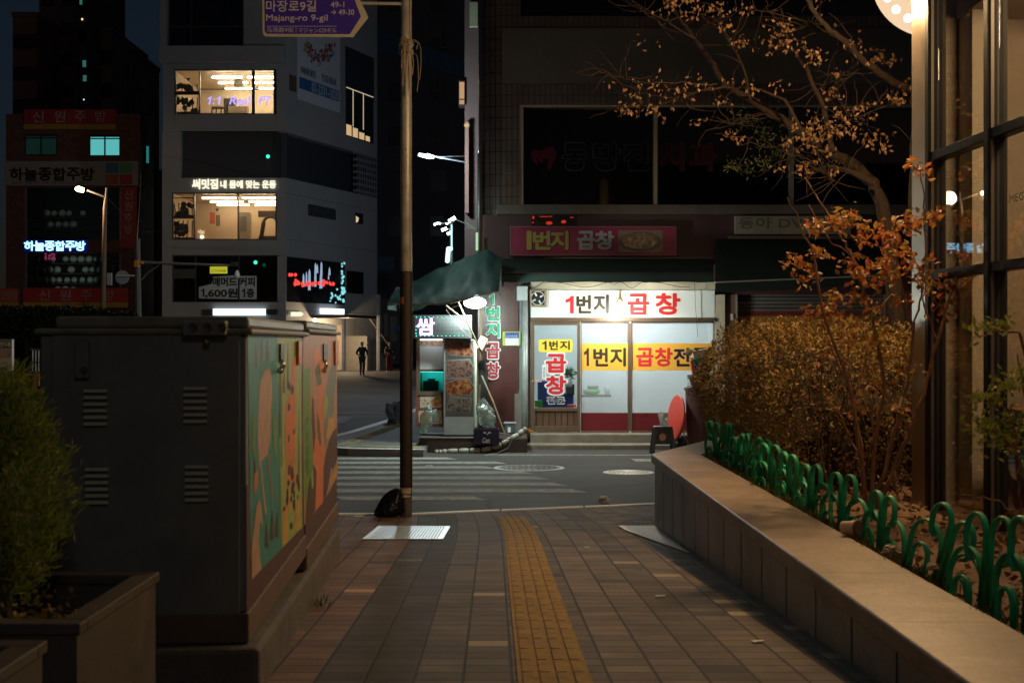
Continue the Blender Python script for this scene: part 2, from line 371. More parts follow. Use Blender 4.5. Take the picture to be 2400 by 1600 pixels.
def pavers():
    """stack-bonded concrete pavers about 0.2 m, every block its own tone, a few pale and a few dark replacements"""
    m, nt, ns, ln = _new('pavers')
    out = N(nt, 'ShaderNodeOutputMaterial'); b = N(nt, 'ShaderNodeBsdfPrincipled'); b.inputs['Roughness'].default_value = .8; b.inputs['Specular IOR Level'].default_value = .28
    uv = N(nt, 'ShaderNodeUVMap'); uv.uv_map = 'UVMap'
    br = N(nt, 'ShaderNodeTexBrick'); br.offset = 0; br.inputs['Scale'].default_value = 1
    br.inputs['Brick Width'].default_value = .2; br.inputs['Row Height'].default_value = .17
    br.inputs['Mortar Size'].default_value = .0085; br.inputs['Mortar Smooth'].default_value = .5
    ln.new(uv.outputs[0], br.inputs['Vector'])
    sp = N(nt, 'ShaderNodeSeparateXYZ'); ln.new(uv.outputs[0], sp.inputs[0])
    def cell(src, step):
        d = N(nt, 'ShaderNodeMath', operation='DIVIDE'); d.inputs[1].default_value = step; ln.new(src, d.inputs[0])
        f = N(nt, 'ShaderNodeMath', operation='FLOOR'); ln.new(d.outputs[0], f.inputs[0]); return f.outputs[0]
    cu, cv = cell(sp.outputs[0], .2), cell(sp.outputs[1], .17)
    cb = N(nt, 'ShaderNodeCombineXYZ'); ln.new(cu, cb.inputs[0]); ln.new(cv, cb.inputs[1])
    wn = N(nt, 'ShaderNodeTexWhiteNoise', noise_dimensions='2D'); ln.new(cb.outputs[0], wn.inputs['Vector'])
    wc = N(nt, 'ShaderNodeTexWhiteNoise', noise_dimensions='1D'); ln.new(cu, wc.inputs['W'])
    cr = N(nt, 'ShaderNodeValToRGB'); e = cr.color_ramp.elements; cr.color_ramp.interpolation = 'CONSTANT'
    e[0].position = 0; e[0].color = (.06, .055, .055, 1); e[1].position = .012; e[1].color = (.125, .098, .082, 1)
    for p, c in ((.25, (.145, .116, .095)), (.5, (.11, .09, .078)), (.75, (.155, .12, .096)), (.988, (.36, .31, .235))):
        x = e.new(p); x.color = (*c, 1)
    ln.new(wn.outputs['Value'], cr.inputs[0])
    # warm light beside the cabinets, painted as a reddish strip of blocks
    dk = N(nt, 'ShaderNodeMapRange', interpolation_type='SMOOTHSTEP'); dk.inputs[1].default_value = -.42; dk.inputs[2].default_value = -.38; dk.inputs[3].default_value = .5; dk.inputs[4].default_value = 1; ln.new(sp.outputs[0], dk.inputs[0])  # darker blocks, with a soft shadow painted along their right edge
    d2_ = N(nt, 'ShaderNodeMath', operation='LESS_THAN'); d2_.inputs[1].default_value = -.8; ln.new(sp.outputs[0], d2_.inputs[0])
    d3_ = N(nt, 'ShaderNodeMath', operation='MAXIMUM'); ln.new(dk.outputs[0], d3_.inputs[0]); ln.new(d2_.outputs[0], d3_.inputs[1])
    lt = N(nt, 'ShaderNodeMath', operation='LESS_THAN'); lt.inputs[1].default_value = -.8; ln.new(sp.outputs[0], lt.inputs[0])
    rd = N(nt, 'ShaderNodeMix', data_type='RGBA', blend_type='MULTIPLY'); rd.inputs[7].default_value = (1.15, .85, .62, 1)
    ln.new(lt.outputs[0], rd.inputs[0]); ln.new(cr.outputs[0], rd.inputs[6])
    mc = N(nt, 'ShaderNodeMapRange'); mc.inputs[3].default_value = .8; mc.inputs[4].default_value = 1.2; ln.new(wc.outputs['Value'], mc.inputs[0])
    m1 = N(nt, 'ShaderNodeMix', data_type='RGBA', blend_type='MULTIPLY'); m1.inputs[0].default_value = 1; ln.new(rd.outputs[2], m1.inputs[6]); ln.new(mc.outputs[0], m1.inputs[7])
    n1 = N(nt, 'ShaderNodeTexNoise'); n1.inputs['Scale'].default_value = 2.2; n1.inputs['Detail'].default_value = 8; n1.inputs['Roughness'].default_value = .7
    ln.new(uv.outputs[0], n1.inputs['Vector'])
    mr = N(nt, 'ShaderNodeMapRange'); mr.inputs[1].default_value = .25; mr.inputs[2].default_value = .75; mr.inputs[3].default_value = .5; mr.inputs[4].default_value = 1.4; ln.new(n1.outputs[0], mr.inputs[0])
    m2 = N(nt, 'ShaderNodeMix', data_type='RGBA', blend_type='MULTIPLY'); m2.inputs[0].default_value = 1; vo = N(nt, 'ShaderNodeTexVoronoi'); vo.inputs['Scale'].default_value = 2.6; ln.new(uv.outputs[0], vo.inputs['Vector'])
    gm = N(nt, 'ShaderNodeMapRange'); gm.inputs[1].default_value = .05; gm.inputs[2].default_value = .075; gm.inputs[3].default_value = .55; gm.inputs[4].default_value = 1; ln.new(vo.outputs['Distance'], gm.inputs[0])
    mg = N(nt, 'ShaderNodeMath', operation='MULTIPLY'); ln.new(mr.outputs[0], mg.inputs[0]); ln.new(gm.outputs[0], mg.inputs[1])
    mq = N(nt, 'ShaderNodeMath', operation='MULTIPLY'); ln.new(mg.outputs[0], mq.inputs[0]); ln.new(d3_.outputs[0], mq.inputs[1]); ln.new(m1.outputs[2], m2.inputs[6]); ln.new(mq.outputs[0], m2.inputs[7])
    m3 = N(nt, 'ShaderNodeMix', data_type='RGBA'); m3.inputs[7].default_value = (.03, .025, .021, 1); ln.new(br.outputs['Fac'], m3.inputs[0]); ln.new(m2.outputs[2], m3.inputs[6])
    ln.new(m3.outputs[2], b.inputs['Base Color'])
    n2 = N(nt, 'ShaderNodeTexNoise'); n2.inputs['Scale'].default_value = 90; ln.new(uv.outputs[0], n2.inputs['Vector'])
    hs = N(nt, 'ShaderNodeMath', operation='MULTIPLY_ADD'); hs.inputs[1].default_value = -1.5; ln.new(br.outputs['Fac'], hs.inputs[0]); ln.new(n2.outputs[0], hs.inputs[2])
    h2 = N(nt, 'ShaderNodeMath', operation='MULTIPLY_ADD'); h2.inputs[1].default_value = .5; ln.new(wn.outputs['Value'], h2.inputs[0]); ln.new(hs.outputs[0], h2.inputs[2])
    bp = N(nt, 'ShaderNodeBump'); bp.inputs['Strength'].default_value = .55; bp.inputs['Distance'].default_value = .006
    ln.new(h2.outputs[0], bp.inputs['Height']); ln.new(bp.outputs[0], b.inputs['Normal']); ln.new(b.outputs[0], out.inputs[0])
    return m
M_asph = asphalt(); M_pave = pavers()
M_white = paint('road_paint', (.5, .49, .45), .35); M_yel = paint('tactile_yellow', (.33, .205, .045), .6)
M_yel2 = paint('tactile_pale', (.62, .52, .22), .6)
M_kerb = mat('kerb_granite', (.62, .60, .54), .55, var=.2, scale=30, bump=.2)
M_conc = mat('concrete', (.25, .24, .22), .8, var=.3, scale=4, bump=.3)
M_cdark = mat('dark_concrete', (.10, .09, .08), .85, var=.35, scale=5, bump=.4)

mb = MB()
ds = [-30, 0, 8, 12, 15.8, 18, 20, 22, 24.5, 27, 33, 40, 55, 74, 90, 110, 200, 600]
for i, d in enumerate(ds):
    mb.v += [(-400, d, gz(d)), (400, d, gz(d))]
    if i: mb.f.append((2 * i - 2, 2 * i - 1, 2 * i + 1, 2 * i)); mb.m.append(0)
mb.out('road', M_asph, kind='structure')

def kerb_d(x): return 15.5 if x < -1.1 else 15.5 + .64 * (x + 1.1) - .12 * math.exp(-((x + 1.1) / .5) ** 2) * 0
mb = MB(); uv = []
xs = [-14, -9, -6, -4, -3, -2.2] + [-1.6 + .2 * i for i in range(18)] + [2.6, 4, 7, 12]
K = 30
for x in xs:
    e = min(kerb_d(x), 19)
    for k in range(K + 1):
        d = -6 + (e + 6) * k / K
        mb.v.append((x, d, sz(d))); uv.append((x - bend(d), d))
for i in range(len(xs) - 1):
    for k in range(K):
        a = i * (K + 1) + k; mb.f.append((a, a + K + 1, a + K + 2, a + 1)); mb.m.append(0)
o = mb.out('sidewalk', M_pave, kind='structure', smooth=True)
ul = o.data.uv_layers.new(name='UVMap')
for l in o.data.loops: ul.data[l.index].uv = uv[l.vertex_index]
# kerb stones along the pavement edge, each a little apart
mb = MB(); px = -9.0
while px < 5:
    nx = px + .98; a, c = kerb_d(px), kerb_d(nx)
    za, zc = sz(a) + .014, sz(c) + .014
    mb.hexa([(px + .01, a - .02, -.2), (nx, c - .02, -.2), (nx, c + .13, -.2), (px + .01, a + .13, -.2), (px + .01, a - .02, za), (nx, c - .02, zc), (nx, c + .13, zc - .004), (px + .01, a + .13, za - .004)])
    px = nx + .005
mb.out('kerb', M_kerb, kind='structure', bevel=.012)
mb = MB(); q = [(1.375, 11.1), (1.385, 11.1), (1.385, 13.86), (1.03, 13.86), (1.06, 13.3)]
mb.add([(x, y, sz(y) + h) for h in (.012, -.1) for x, y in q], [(0, 1, 2, 3, 4)] + [(i, 5 + i, 5 + (i + 1) % 5, (i + 1) % 5) for i in range(5)]); mb.out('lit_paving_patch', M_kerb, kind='structure')  # pale stone shaped as the patch of paving lit by the shop
# yellow guide strip, four raised bars on every 30 cm tile
mb = MB()
d = 3.2
while d < 15.15:
    for (u0, u1, w0, w1, h0, h1) in [(0, .3, 0, .298, .001, .007)] + [(.022 + .071 * j, .022 + .071 * j + .042, .008, .29, .007, .0125) for j in range(4)]:
        c = []
        for h in (h0, h1):
            for (u, w) in ((u0, w0), (u1, w0), (u1, w1), (u0, w1)):
                dd = d + w; c.append((.024 + u + bend(dd), dd, sz(dd) + h))
        mb.hexa(c)
    d += .3
mb.out('tactile_path', M_yel, kind='structure')
# zebra stripes
mb = MB()
for i in range(8):
    dm = 18.2 + 1.02 * i; x0 = -7 if i > 1 else X(795 + 12 * (i == 0), dm); x1 = X([1118, 1352, 1306, 1266, 1232, 1146, 1174, 1057][i] - 12, dm)
    a, b_ = dm - .25, dm + .25
    z = lambda q: gz(q) + .004
    mb.add([(x0, a, z(a)), (x1 + .22, a, z(a)), (x1, b_, z(b_)), (x0 - .15, b_, z(b_))], [(0, 1, 2, 3)])
mb.out('crosswalk_marking', M_white, kind='structure')
mb = MB()
for (q0, q1) in (((-30, 40.2), (-2.2, 39.4)),):
    mb.add([(q0[0], q0[1], gz(40) + .01), (q1[0], q1[1], gz(39.4) + .01), (q1[0], q1[1] + .3, gz(39.8) + .01), (q0[0], q0[1] + .3, gz(40.4) + .01)], [(0, 1, 2, 3)])
A = [(775, 985), (800, 976), (826, 977), (812, 990), (780, 994)]
pts = []
for (x_, y_) in A:
    dd = 36.0
    for _ in range(6): dd = (CZ - gz(dd) - .006) * F / (y_ - 800)
    pts.append((X(x_, dd), dd, gz(dd) + .008))
mb.add(pts, [(4, 3, 2, 1, 0)])
mb.add([(-.5, 26.2, gz(26.2) + .004), (6, 26.0, gz(26) + .004), (6, 26.12, gz(26) + .004), (-.5, 26.32, gz(26.2) + .004)], [(0, 1, 2, 3)])
mb.add([(2.15, 24.6, gz(24.6) + .004), (4, 24.6, gz(24.6) + .004), (4, 25.2, gz(25.2) + .004), (2.1, 25.2, gz(25.2) + .004)], [(0, 1, 2, 3)])
mb.out('road_marking', M_white, kind='structure')

M_iron = tiles('cast_iron', (.13, .125, .11), (.09, .085, .075), (.03, .03, .03), .06, .06, .45, plane='XZ')
def manhole(px, py, d, w, m, label):
    c = V((X(px, d), d, gz(d)))
    t = T('manhole', label, 'manhole cover', c)
    MB().lathe(c, [(w, -.03), (w, .006), (w * .9, .008)], 36).out('manhole_frame', M_kerb, t)
    b = MB().lathe(c, [(w * .88, -.02), (w * .88, .011)], 36)
    for i in range(5):
        for j in range(10 + 4 * i):
            an = 2 * PI * j / (10 + 4 * i); r = w * (.14 + .15 * i)
            b.obox(c + V((math.cos(an) * r, math.sin(an) * r, .013)), (math.cos(an), math.sin(an), 0), (-math.sin(an), math.cos(an), 0), UP, w * .045, w * .03, .004)
    b.out('manhole_lid', m, t)
manhole(1240, 1095, 23.2, .58, mat('old_iron', (.17, .16, .145), .5, .2, var=.3), 'dull worn round manhole cover in the road past the ends of the white stripes')
manhole(1473, 1108, 22.3, .40, mat('pale_iron', (.50, .48, .40), .4, .3, var=.2), 'pale shiny round manhole cover in the road in front of the bench corner')

# drain grate let into the pavement
t = T('drain_grate', 'pale metal drain grate with cross bars set in the pavement in front of the pole', 'drain grate', (-.95, 13, sz(13)))
M_grate = mat('galvanised', (.55, .52, .46), .35, .6, var=.15, scale=8)
def sl(x0, x1, d0, d1, h0, h1, b):
    b.hexa([(x, q, sz(q) + h) for h in (h0, h1) for (x, q) in ((x0, d0), (x1, d0), (x1, d1), (x0, d1))])
b = MB(); sl(-1.3, -.6, 12.35, 12.41, .001, .012, b); sl(-1.3, -.6, 13.74, 13.8, .001, .012, b); sl(-1.3, -1.25, 12.41, 13.74, .001, .012, b); sl(-.65, -.6, 12.41, 13.74, .001, .012, b)
b.out('grate_frame', M_grate, t)
b = MB(); sl(-1.25, -.65, 12.41, 13.74, .0005, .002, b)
b.out('grate_bed', M_cdark, t)
b = MB()
for i in range(22): sl(-1.245 + i * .027, -1.228 + i * .027, 12.42, 13.73, .003, .01, b)
b.out('grate_bar_grating', M_grate, t)

# ================================================================== roadside cabinets
M_cab = mat('cabinet_green_grey', (.165, .168, .158), .5, var=.15, scale=5, bump=.06, bscale=200, stain=.25)
M_cabd = mat('cabinet_dark', (.05, .05, .048), .5, var=.2)
M_plinth = mat('plinth', (.11, .095, .085), .85, var=.3, scale=6, bump=.4, stain=.4)
pl = [(-.975, 5.5), (-1.30, 10.75), (-2.3, 10.75), (-1.95, 5.42)]
mb = MB(); mb.hexa([(p[0], p[1], -.2) for p in pl] + [(p[0], p[1], .915 - .042 * (p[1] - 5.5)) for p in pl])
mb.out('cabinet_plinth', M_plinth, label='low sloping concrete plinth carrying the two painted street cabinets', cat='plinth', bevel=.02)
sid = Fr((-1.047, 5.6, 0), (-1.257 + 1.047, 4.6, 0))     # painted side; normal must face +x
if sid.n.x < 0: sid = Fr(sid.o, -sid.u)
frn = Fr((-1.047, 5.6, 0), (1, .10, 0))
def sbox(b, a0, a1, z0, z1, f, k, mi=0): sid.abox(b, a0, a1, z0, z1, f, k, mi)
sg = 1 if sid.u.y > 0 else -1
LEN = 4.6
def along(d): return sg * (d - 5.6) * math.hypot(.21, 4.6) / 4.6
def cabinet(d0, d1, z0, z1, label, W):
    t = T('street_cabinet', label, 'street cabinet', (-1.5, (d0 + d1) / 2, z0))
    a0, a1 = sorted((along(d0), along(d1)))
    b = MB(); sbox(b, a0, a1, z0 + .12, z1 - .045, 0, -W); b.out('body', M_cab, t, bevel=.008)
    b = MB(); sbox(b, a0 - .012, a1 + .012, z0, z0 + .118, .012, -W - .012); b.out('base', mat('cabinet_base', (.12, .075, .05), .7, var=.3), t, bevel=.006)
    b = MB(); sbox(b, a0 + .002, a1 - .002, z0 + .121, z0 + .62, .0016, .0002); b.out('side_skirt', mat('mural_brown', (0, 0, 0)) if 'mural_brown' in MATS else mat('mural_brown', (.09, .04, .03), .55, var=.3, scale=14), t)
    b = MB(); sbox(b, a0 - .03, a1 + .02, z1 - .045, z1 - .02, .03, -W - .02); sbox(b, a0 + .03, a1 - .05, z1 - .019, z1 + .028, .006, -W + .05)
    b.out('roof', mat('cabinet_roof', (.17, .17, .13), .5, var=.35, scale=9), t, bevel=.012)
    return t
c1 = cabinet(5.6, 7.85, .915, 2.171, 'nearer dark grey street cabinet with louvred end and jungle mural on its side', .80)
c2 = cabinet(7.93, 10.2, .83, 2.19, 'farther street cabinet with orange and brown painted doors beside the pole', .82)
# end face of the near cabinet: door leaf, four louvre blocks, padlock plates
def fpx(x, y, off=0.0): return frn.hit(x, y, off)
E_ = Fr((-1.047, 5.6, 0), sid.n * -1)       # exact end-face plane of the box
if E_.n.y > 0: E_ = Fr(E_.o, -E_.u)
b = MB(); E_.box(b, 121, 563, 776, 1440, .012, .001, ref=300); b.out('door', M_cab, c1, bevel=.006)
for (lx, ly) in ((200, 912), (433, 906), (203, 1095), (436, 1089)):
    b = MB()
    for i in range(6):
        y = ly + 15.4 * i
        a0, a1 = E_.a(lx), E_.a(lx + 54); z1 = E_.z(lx, y); z0 = E_.z(lx, y + 6.5)
        b.hexa([E_.pt(a0, z0, .034), E_.pt(a1, z0, .034), E_.pt(a1, z0 + .002, .0125), E_.pt(a0, z0 + .002, .0125),
                E_.pt(a0, z1, .020), E_.pt(a1, z1, .020), E_.pt(a1, z1, .0125), E_.pt(a0, z1, .0125)])
    b.out('louvre_vent', mat('louvre', (.62, .60, .50), .45, .1, var=.1), c1)
b = MB(); E_.box(b, 180, 214, 800, 886, .045, .013); b.out('lock_plate', M_cab, c1, bevel=.008)
b = MB(); b.lathe(E_.hit(197, 868, .046), [(.016, 0), (.016, .003)], 14, ax=E_.n); b.out('lock_hole', M_cabd, c1)
b = MB(); E_.box(b, 434, 536, 752, 787, .075, .0, ref=480); b.out('hasp_box', M_cab, c1, bevel=.008)
for x in (452, 486, 520):
    b = MB(); b.lathe(E_.hit(x, 768, .076), [(.017, 0), (.017, .004), (.008, .002)], 16, ax=E_.n); b.out('hasp_hole', M_cabd, c1)
b = MB(); b.lathe(E_.hit(486, 800, .03), [(.011, 0), (.014, .03), (.006, .045)], 12, ax=E_.n); b.out('padlock', mat('brass', (.4, .3, .15), .3, .9), c1, smooth=True)
# ---- mural, traced as flat painted shapes on the doors (zoom coordinates of the photo)
def mz(x, y): return (560 + x / 2.531, 740 + y / 2.531)
MC = [('mural_teal', (.04, .24, .21)), ('mural_lime', (.30, .38, .09)), ('mural_beige', (.46, .29, .20)), ('mural_orange', (.58, .18, .05)), ('mural_brown', (.09, .04, .03)),
      ('mural_salmon', (.40, .23, .15)), ('mural_olive', (.10, .14, .04)), ('mural_green', (.12, .26, .03)), ('mural_ochre', (.50, .30, .06)), ('mural_dark', (.03, .02, .016)), ('mural_grey', (.17, .2, .18))]
MM = [mat(n, c, .55, var=.3, scale=14) for n, c in MC]
def ell(cx, cy, rx, ry, n=14): return [(cx + rx * math.cos(2 * PI * i / n), cy + ry * math.sin(2 * PI * i / n)) for i in range(n)]
def drip(x, y0, y1, w): return [(x - w, y1 - 8), (x - w * .7, y0 + (y1 - y0) * .5), (x - 1, y0), (x + 1, y0), (x + w * .7, y0 + (y1 - y0) * .5), (x + w, y1 - 8), (x, y1)]
def mural(name, layers, cab):
    b = MB()
    for i, (ci, poly) in enumerate(layers):
        pts = [mz(*p) for p in poly]
        sid.poly(b, pts, .0022 + .00011 * (i if i < 3 else 3 + i % 17), ci)
    b.out(name, MM, cab)
L = [(0, [(48, 97), (226, 102), (252, 1383), (120, 1510), (72, 1565), (60, 900)]), (1, [(226, 102), (361, 108), (374, 1250), (252, 1378)])]
L += [(4, drip(x, y0, y1, 9)) for x, y0, y1 in ((98, 165, 310), (133, 125, 280), (168, 110, 270))]
L += [(2, [(112, 520), (122, 400), (145, 330), (165, 315), (182, 325), (190, 360), (195, 480), (186, 560), (183, 740), (168, 820), (130, 860), (118, 900), (108, 780), (108, 640)]),
      (2, [(118, 860), (128, 850), (140, 1000), (162, 1160), (158, 1190), (148, 1150), (132, 1000)]), (10, [(165, 830), (180, 820), (190, 960), (203, 1060), (192, 1120), (180, 1000)]),
      (7, [(78, 600), (88, 560), (92, 720), (84, 850), (70, 780)]), (7, [(196, 600), (206, 555), (220, 640), (222, 780), (212, 870), (200, 760)]),
      (3, [(88, 940), (100, 910), (110, 940), (104, 1010), (92, 1065), (82, 1020)]), (4, [(82, 860), (94, 850), (98, 920), (86, 940)]),
      (2, [(80, 1280), (98, 1130), (112, 1085), (124, 1110), (140, 1260), (120, 1210), (112, 1330), (122, 1440), (130, 1500), (72, 1562), (70, 1400)])]
L += [(4, drip(x, y0, y1, 11)) for x, y0, y1 in ((160, 1220, 1376), (193, 1150, 1330), (222, 1160, 1316))]
L += [(6, drip(x, y0, y1, w)) for x, y0, y1, w in ((241, 200, 720, 5), (250, 300, 900, 4), (330, 110, 300, 6), (352, 560, 1000, 6), (240, 800, 1200, 5))] + [(4, drip(264, 320, 462, 7)), (4, drip(287, 160, 435, 6))]
L += [(3, [(316, 260), (336, 235), (338, 330), (330, 380), (334, 560), (332, 720), (330, 930), (342, 1010), (325, 1000), (310, 840), (300, 800), (304, 990), (280, 1010), (276, 800), (270, 640), (272, 530), (290, 490), (304, 460), (308, 380)]),
      (3, [(276, 1120), (290, 1090), (300, 1110), (286, 1150), (272, 1160)]), (8, [(258, 1160), (286, 1140), (284, 1330), (254, 1370)]), (8, [(330, 1110), (356, 1090), (356, 1240), (332, 1290)])]
r = random.Random(3)
for i in range(26):
    L.append((9 if i % 3 else 4, ell(280 + 50 * r.random(), 400 + 600 * r.random() if i < 14 else 900 + 220 * r.random(), 5 + 3 * r.random(), 16 + 18 * r.random(), 8)))
for i in range(22): L.append((9 if i % 2 else 8, ell(262 + 104 * r.random(), 960 + 300 * r.random(), 4 + 4 * r.random(), 18 + 22 * r.random(), 8)))
mural('mural', [(c, [(x, min(y, 1565 - (x - 70) * 1.02)) for x, y in p]) for c, p in L], c1)
L = [(5, [(378, 110), (578, 120), (583, 950), (500, 1100), (385, 1240), (378, 600)]),
     (7, [(380, 320), (420, 300), (420, 520), (432, 720), (440, 900), (405, 1060), (392, 1190), (385, 1000)]), (3, [(440, 220), (470, 180), (500, 300), (494, 520), (500, 700), (495, 1110), (452, 1150), (440, 900), (430, 640)]),
     (5, [(420, 250), (440, 200), (462, 420), (470, 620), (446, 560), (430, 400)]), (4, [(430, 480), (440, 500), (452, 700), (440, 820), (428, 620)]), (6, [(450, 320), (470, 280), (490, 400), (462, 420)]),
     (6, [(462, 560), (478, 640), (486, 760), (476, 770), (460, 680)]), (10, [(500, 700), (510, 480), (530, 340), (560, 280), (576, 300), (560, 560), (540, 640), (510, 780)]), (1, [(494, 540), (512, 440), (528, 520), (508, 620)]),
     (4, [(512, 820), (540, 700), (578, 660), (582, 840), (540, 960), (510, 1080), (498, 1110), (500, 900)]), (8, [(515, 720), (530, 600), (562, 610), (556, 680), (530, 740)]), (2, [(520, 1050), (545, 900), (552, 910), (534, 1000)]),
     (4, [(390, 1230), (410, 1010), (440, 880), (456, 920), (450, 1150), (420, 1200)]), (1, [(424, 940), (434, 900), (440, 1000), (430, 1030)]), (8, [(548, 960), (582, 850), (583, 930), (530, 1050)])]
for i in range(10): L.append((6, ell(395 + 12 * r.random(), 600 + 360 * r.random(), 6, 26, 8)))
mural('mural', L, c2)
for cab, hx, hy, ox in ((c1, 245, 165, 345), (c2, 505, 165, 569)):
    b = MB(); x, y = mz(hx - 11, hy); x2, y2 = mz(hx + 11, hy + 160)
    sid.abox(b, min(sid.a(x), sid.a(x2)), max(sid.a(x), sid.a(x2)), sid.z((x + x2) / 2, y2 - 22), sid.z((x + x2) / 2, y), .012, .006); b.out('handle_recess', M_cabd, cab)
    b = MB(); p = sid.hit(*mz(hx, hy + 100), .02); q = sid.hit(*mz(hx, hy + 160), .02)
    b.tube([p, (p + q) / 2 + sid.n * .015, q], .012, 8); b.ball(q, .016, 8); b.out('handle', mat('chrome', (.7, .68, .6), .25, .9), cab, smooth=True)
    b = MB(); x, y = mz(ox - 9, 148); x2, y2 = mz(ox + 9, 290)
    sid.abox(b, min(sid.a(x), sid.a(x2)), max(sid.a(x), sid.a(x2)), sid.z(x, y2), sid.z(x, y), .018, .006); b.out('hinge_plate', mat('hinge_orange', (.55, .16, .03), .5), cab, bevel=.003)
# weeds at the gap between cabinets
b = MB()
for i in range(40):
    p = V((-1.08 + rnd.gauss(0, .03), 7.95 + rnd.gauss(0, .06), sz(7.9)))
    b.leaf(p, (rnd.gauss(.2, .4), rnd.gauss(0, .4), rnd.random() + .6), .006, .03 + .06 * rnd.random())
b.out('weeds', mat('weed', (.1, .14, .03), island=[(.05, .09, .02), (.16, .16, .04)]), label='small tuft of weeds growing from the plinth between the street cabinets', cat='weeds')

# ================================================================== planter boxes with conifer
M_plb = mat('planter_wood', (.075, .064, .058), .6, var=.25, scale=6, bump=.1)
def planter(x0, x1, d0, d1, zt, label):
    t = T('planter_box', label, 'planter', ((x0 + x1) / 2, (d0 + d1) / 2, sz(d0)), 'box planters beside the cabinets')
    w = .055; zb = sz(d1) - .02
    b = MB(); b.box(x0, x1, d0, d0 + w, zb, zt); b.box(x0, x1, d1 - w, d1, zb, zt); b.box(x0, x0 + w, d0 + w, d1 - w, zb, zt); b.box(x1 - w, x1, d0 + w, d1 - w, zb, zt)
    b.out('side_panel', M_plb, t)
    b = MB(); b.box(x0 - .012, x1 + .012, d0 - .012, d0 + w + .012, zt + .001, zt + .035); b.box(x0 - .012, x1 + .012, d1 - w - .012, d1 + .012, zt + .001, zt + .035)
    b.box(x0 - .012, x0 + w + .012, d0 + w + .013, d1 - w - .013, zt + .001, zt + .035); b.box(x1 - w - .012, x1 + .012, d0 + w + .013, d1 - w - .013, zt + .001, zt + .035)
    b.out('rim', M_plb, t, bevel=.004)
    b = MB(); b.box(x0 + w + .002, x1 - w - .002, d0 + w + .002, d1 - w - .002, zb, zt - .1); b.out('potting_soil', mat('soil_dark', (.05, .035, .025), .95, var=.4, scale=20, bump=.6), t)
planter(-2.35, -1.315, 4.30, 5.25, 1.215, 'brown planter box holding the rounded conifer bush beside the grey cabinet')
planter(-2.35, -1.305, 2.85, 3.95, 1.235, 'empty looking brown planter box cut off by the bottom corner of the photo')
t = T('conifer_bush', 'feathery yellow green conifer bush growing in the brown planter box', 'bush', (-1.72, 4.8, 1.12))
MB().tube([(-1.72, 4.8, 1.1), (-1.70, 4.8, 1.4), (-1.73, 4.8, 1.8)], [.03, .022, .01], 8).out('trunk', mat('bark', (.10, .065, .045), .9, var=.4, scale=12, bump=.6), t)
b = MB(); b2 = MB()
for i in range(520):
    h = rnd.random(); an = rnd.random() * 2 * PI
    zz = 1.26 + .70 * h; R = .27 * (1 - abs(h - .42) ** 1.6 * 1.9) * (.75 + .3 * noise.noise(V((math.cos(an) * 1.5, math.sin(an) * 1.5, h * 5))))
    R = max(.03, R) * (rnd.random() ** .35)
    c = V((-1.72 + R * math.cos(an), 4.8 + R * math.sin(an), zz))
    ou = V((math.cos(an), math.sin(an), 1.1)).normalized()
    for k in range(24):
        p = c + V((rnd.gauss(0, .022), rnd.gauss(0, .022), rnd.gauss(0, .035)))
        b.leaf(p, ou + V((rnd.gauss(0, .5), rnd.gauss(0, .5), rnd.gauss(0, .4))), .006, .025 + .03 * rnd.random())
b.out('foliage', mat('conifer', (0, 0, 0), .7, island=[(.09, .19, .03), (.28, .38, .05), (.18, .28, .04), (.44, .42, .07), (.08, .12, .03)], trans=.2), t)
b = MB()
for i in range(700):
    c = V((-1.62 + rnd.gauss(0, .14), 4.62 + rnd.gauss(0, .16), 1.13 + abs(rnd.gauss(0, .045))))
    if abs(c.x + 1.83) < .44 and 4.38 < c.y < 5.15: b.leaf(c, (rnd.gauss(0, 1), rnd.gauss(0, 1), rnd.random()), .02, .03)
b.out('ground_cover', mat('yellow_cover', (0, 0, 0), .7, island=[(.3, .22, .02), (.12, .06, .02), (.24, .18, .03), (.1, .05, .025)], trans=.2), kind='stuff', label='low yellowing ground cover and dead leaves at the foot of the conifer bush', cat='ground cover')

# ================================================================== steel pole, bag, street sign
PD = 15.25; PX = X(952, PD)
t = T('steel_pole', 'tall galvanised steel pole with a dark sleeve at the edge of the crossing', 'pole', (PX, PD, sz(PD)))
M_pole = mat('pole_steel', (.43, .42, .39), .42, .3, var=.3, scale=7, bump=.15, bscale=25)
zb = sz(PD) - .05; zs0, zs1 = Z(1142, PD), Z(636, PD)
b = MB(); b.lathe((PX, PD, 0), [(.062, zb), (.062, zs1 + 1.8), (.060, zs1 + 1.82), (.058, zs1 + 5.5)], 20); b.out('shaft', M_pole, t, smooth=True)
b = MB(); b.lathe((PX, PD, 0), [(.066, zs0), (.068, zs0 + .01), (.068, zs1 - .01), (.066, zs1)], 20); b.out('sleeve', mat('pole_sleeve', (.03, .022, .02), .6, var=.4, scale=10, bump=.3, bscale=90), t, smooth=True)
b = MB(); b.lathe((PX, PD, 0), [(.064, Z(1320, PD) + .9), (.064, Z(1320, PD) + .91)], 20) if False else None
for py in (233, 352, 590):
    b = MB(); b.lathe((PX, PD - .0575, Z(py, PD)), [(.008, 0), (.008, .006), (.004, .007)], 10, ax=(0, -1, 0)); b.out('bolt', M_cabd, t)
def wrap(b, a0, a1, z0, z1, r, n=10):
    for i in range(n):
        q0, q1 = a0 + (a1 - a0) * i / n, a0 + (a1 - a0) * (i + 1) / n
        b.add([(PX + r * math.sin(q0), PD - r * math.cos(q0), z0), (PX + r * math.sin(q1), PD - r * math.cos(q1), z0), (PX + r * math.sin(q1), PD - r * math.cos(q1), z1), (PX + r * math.sin(q0), PD - r * math.cos(q0), z1)], [(0, 1, 2, 3)])
    return b
fr = FX(PD - .0705)
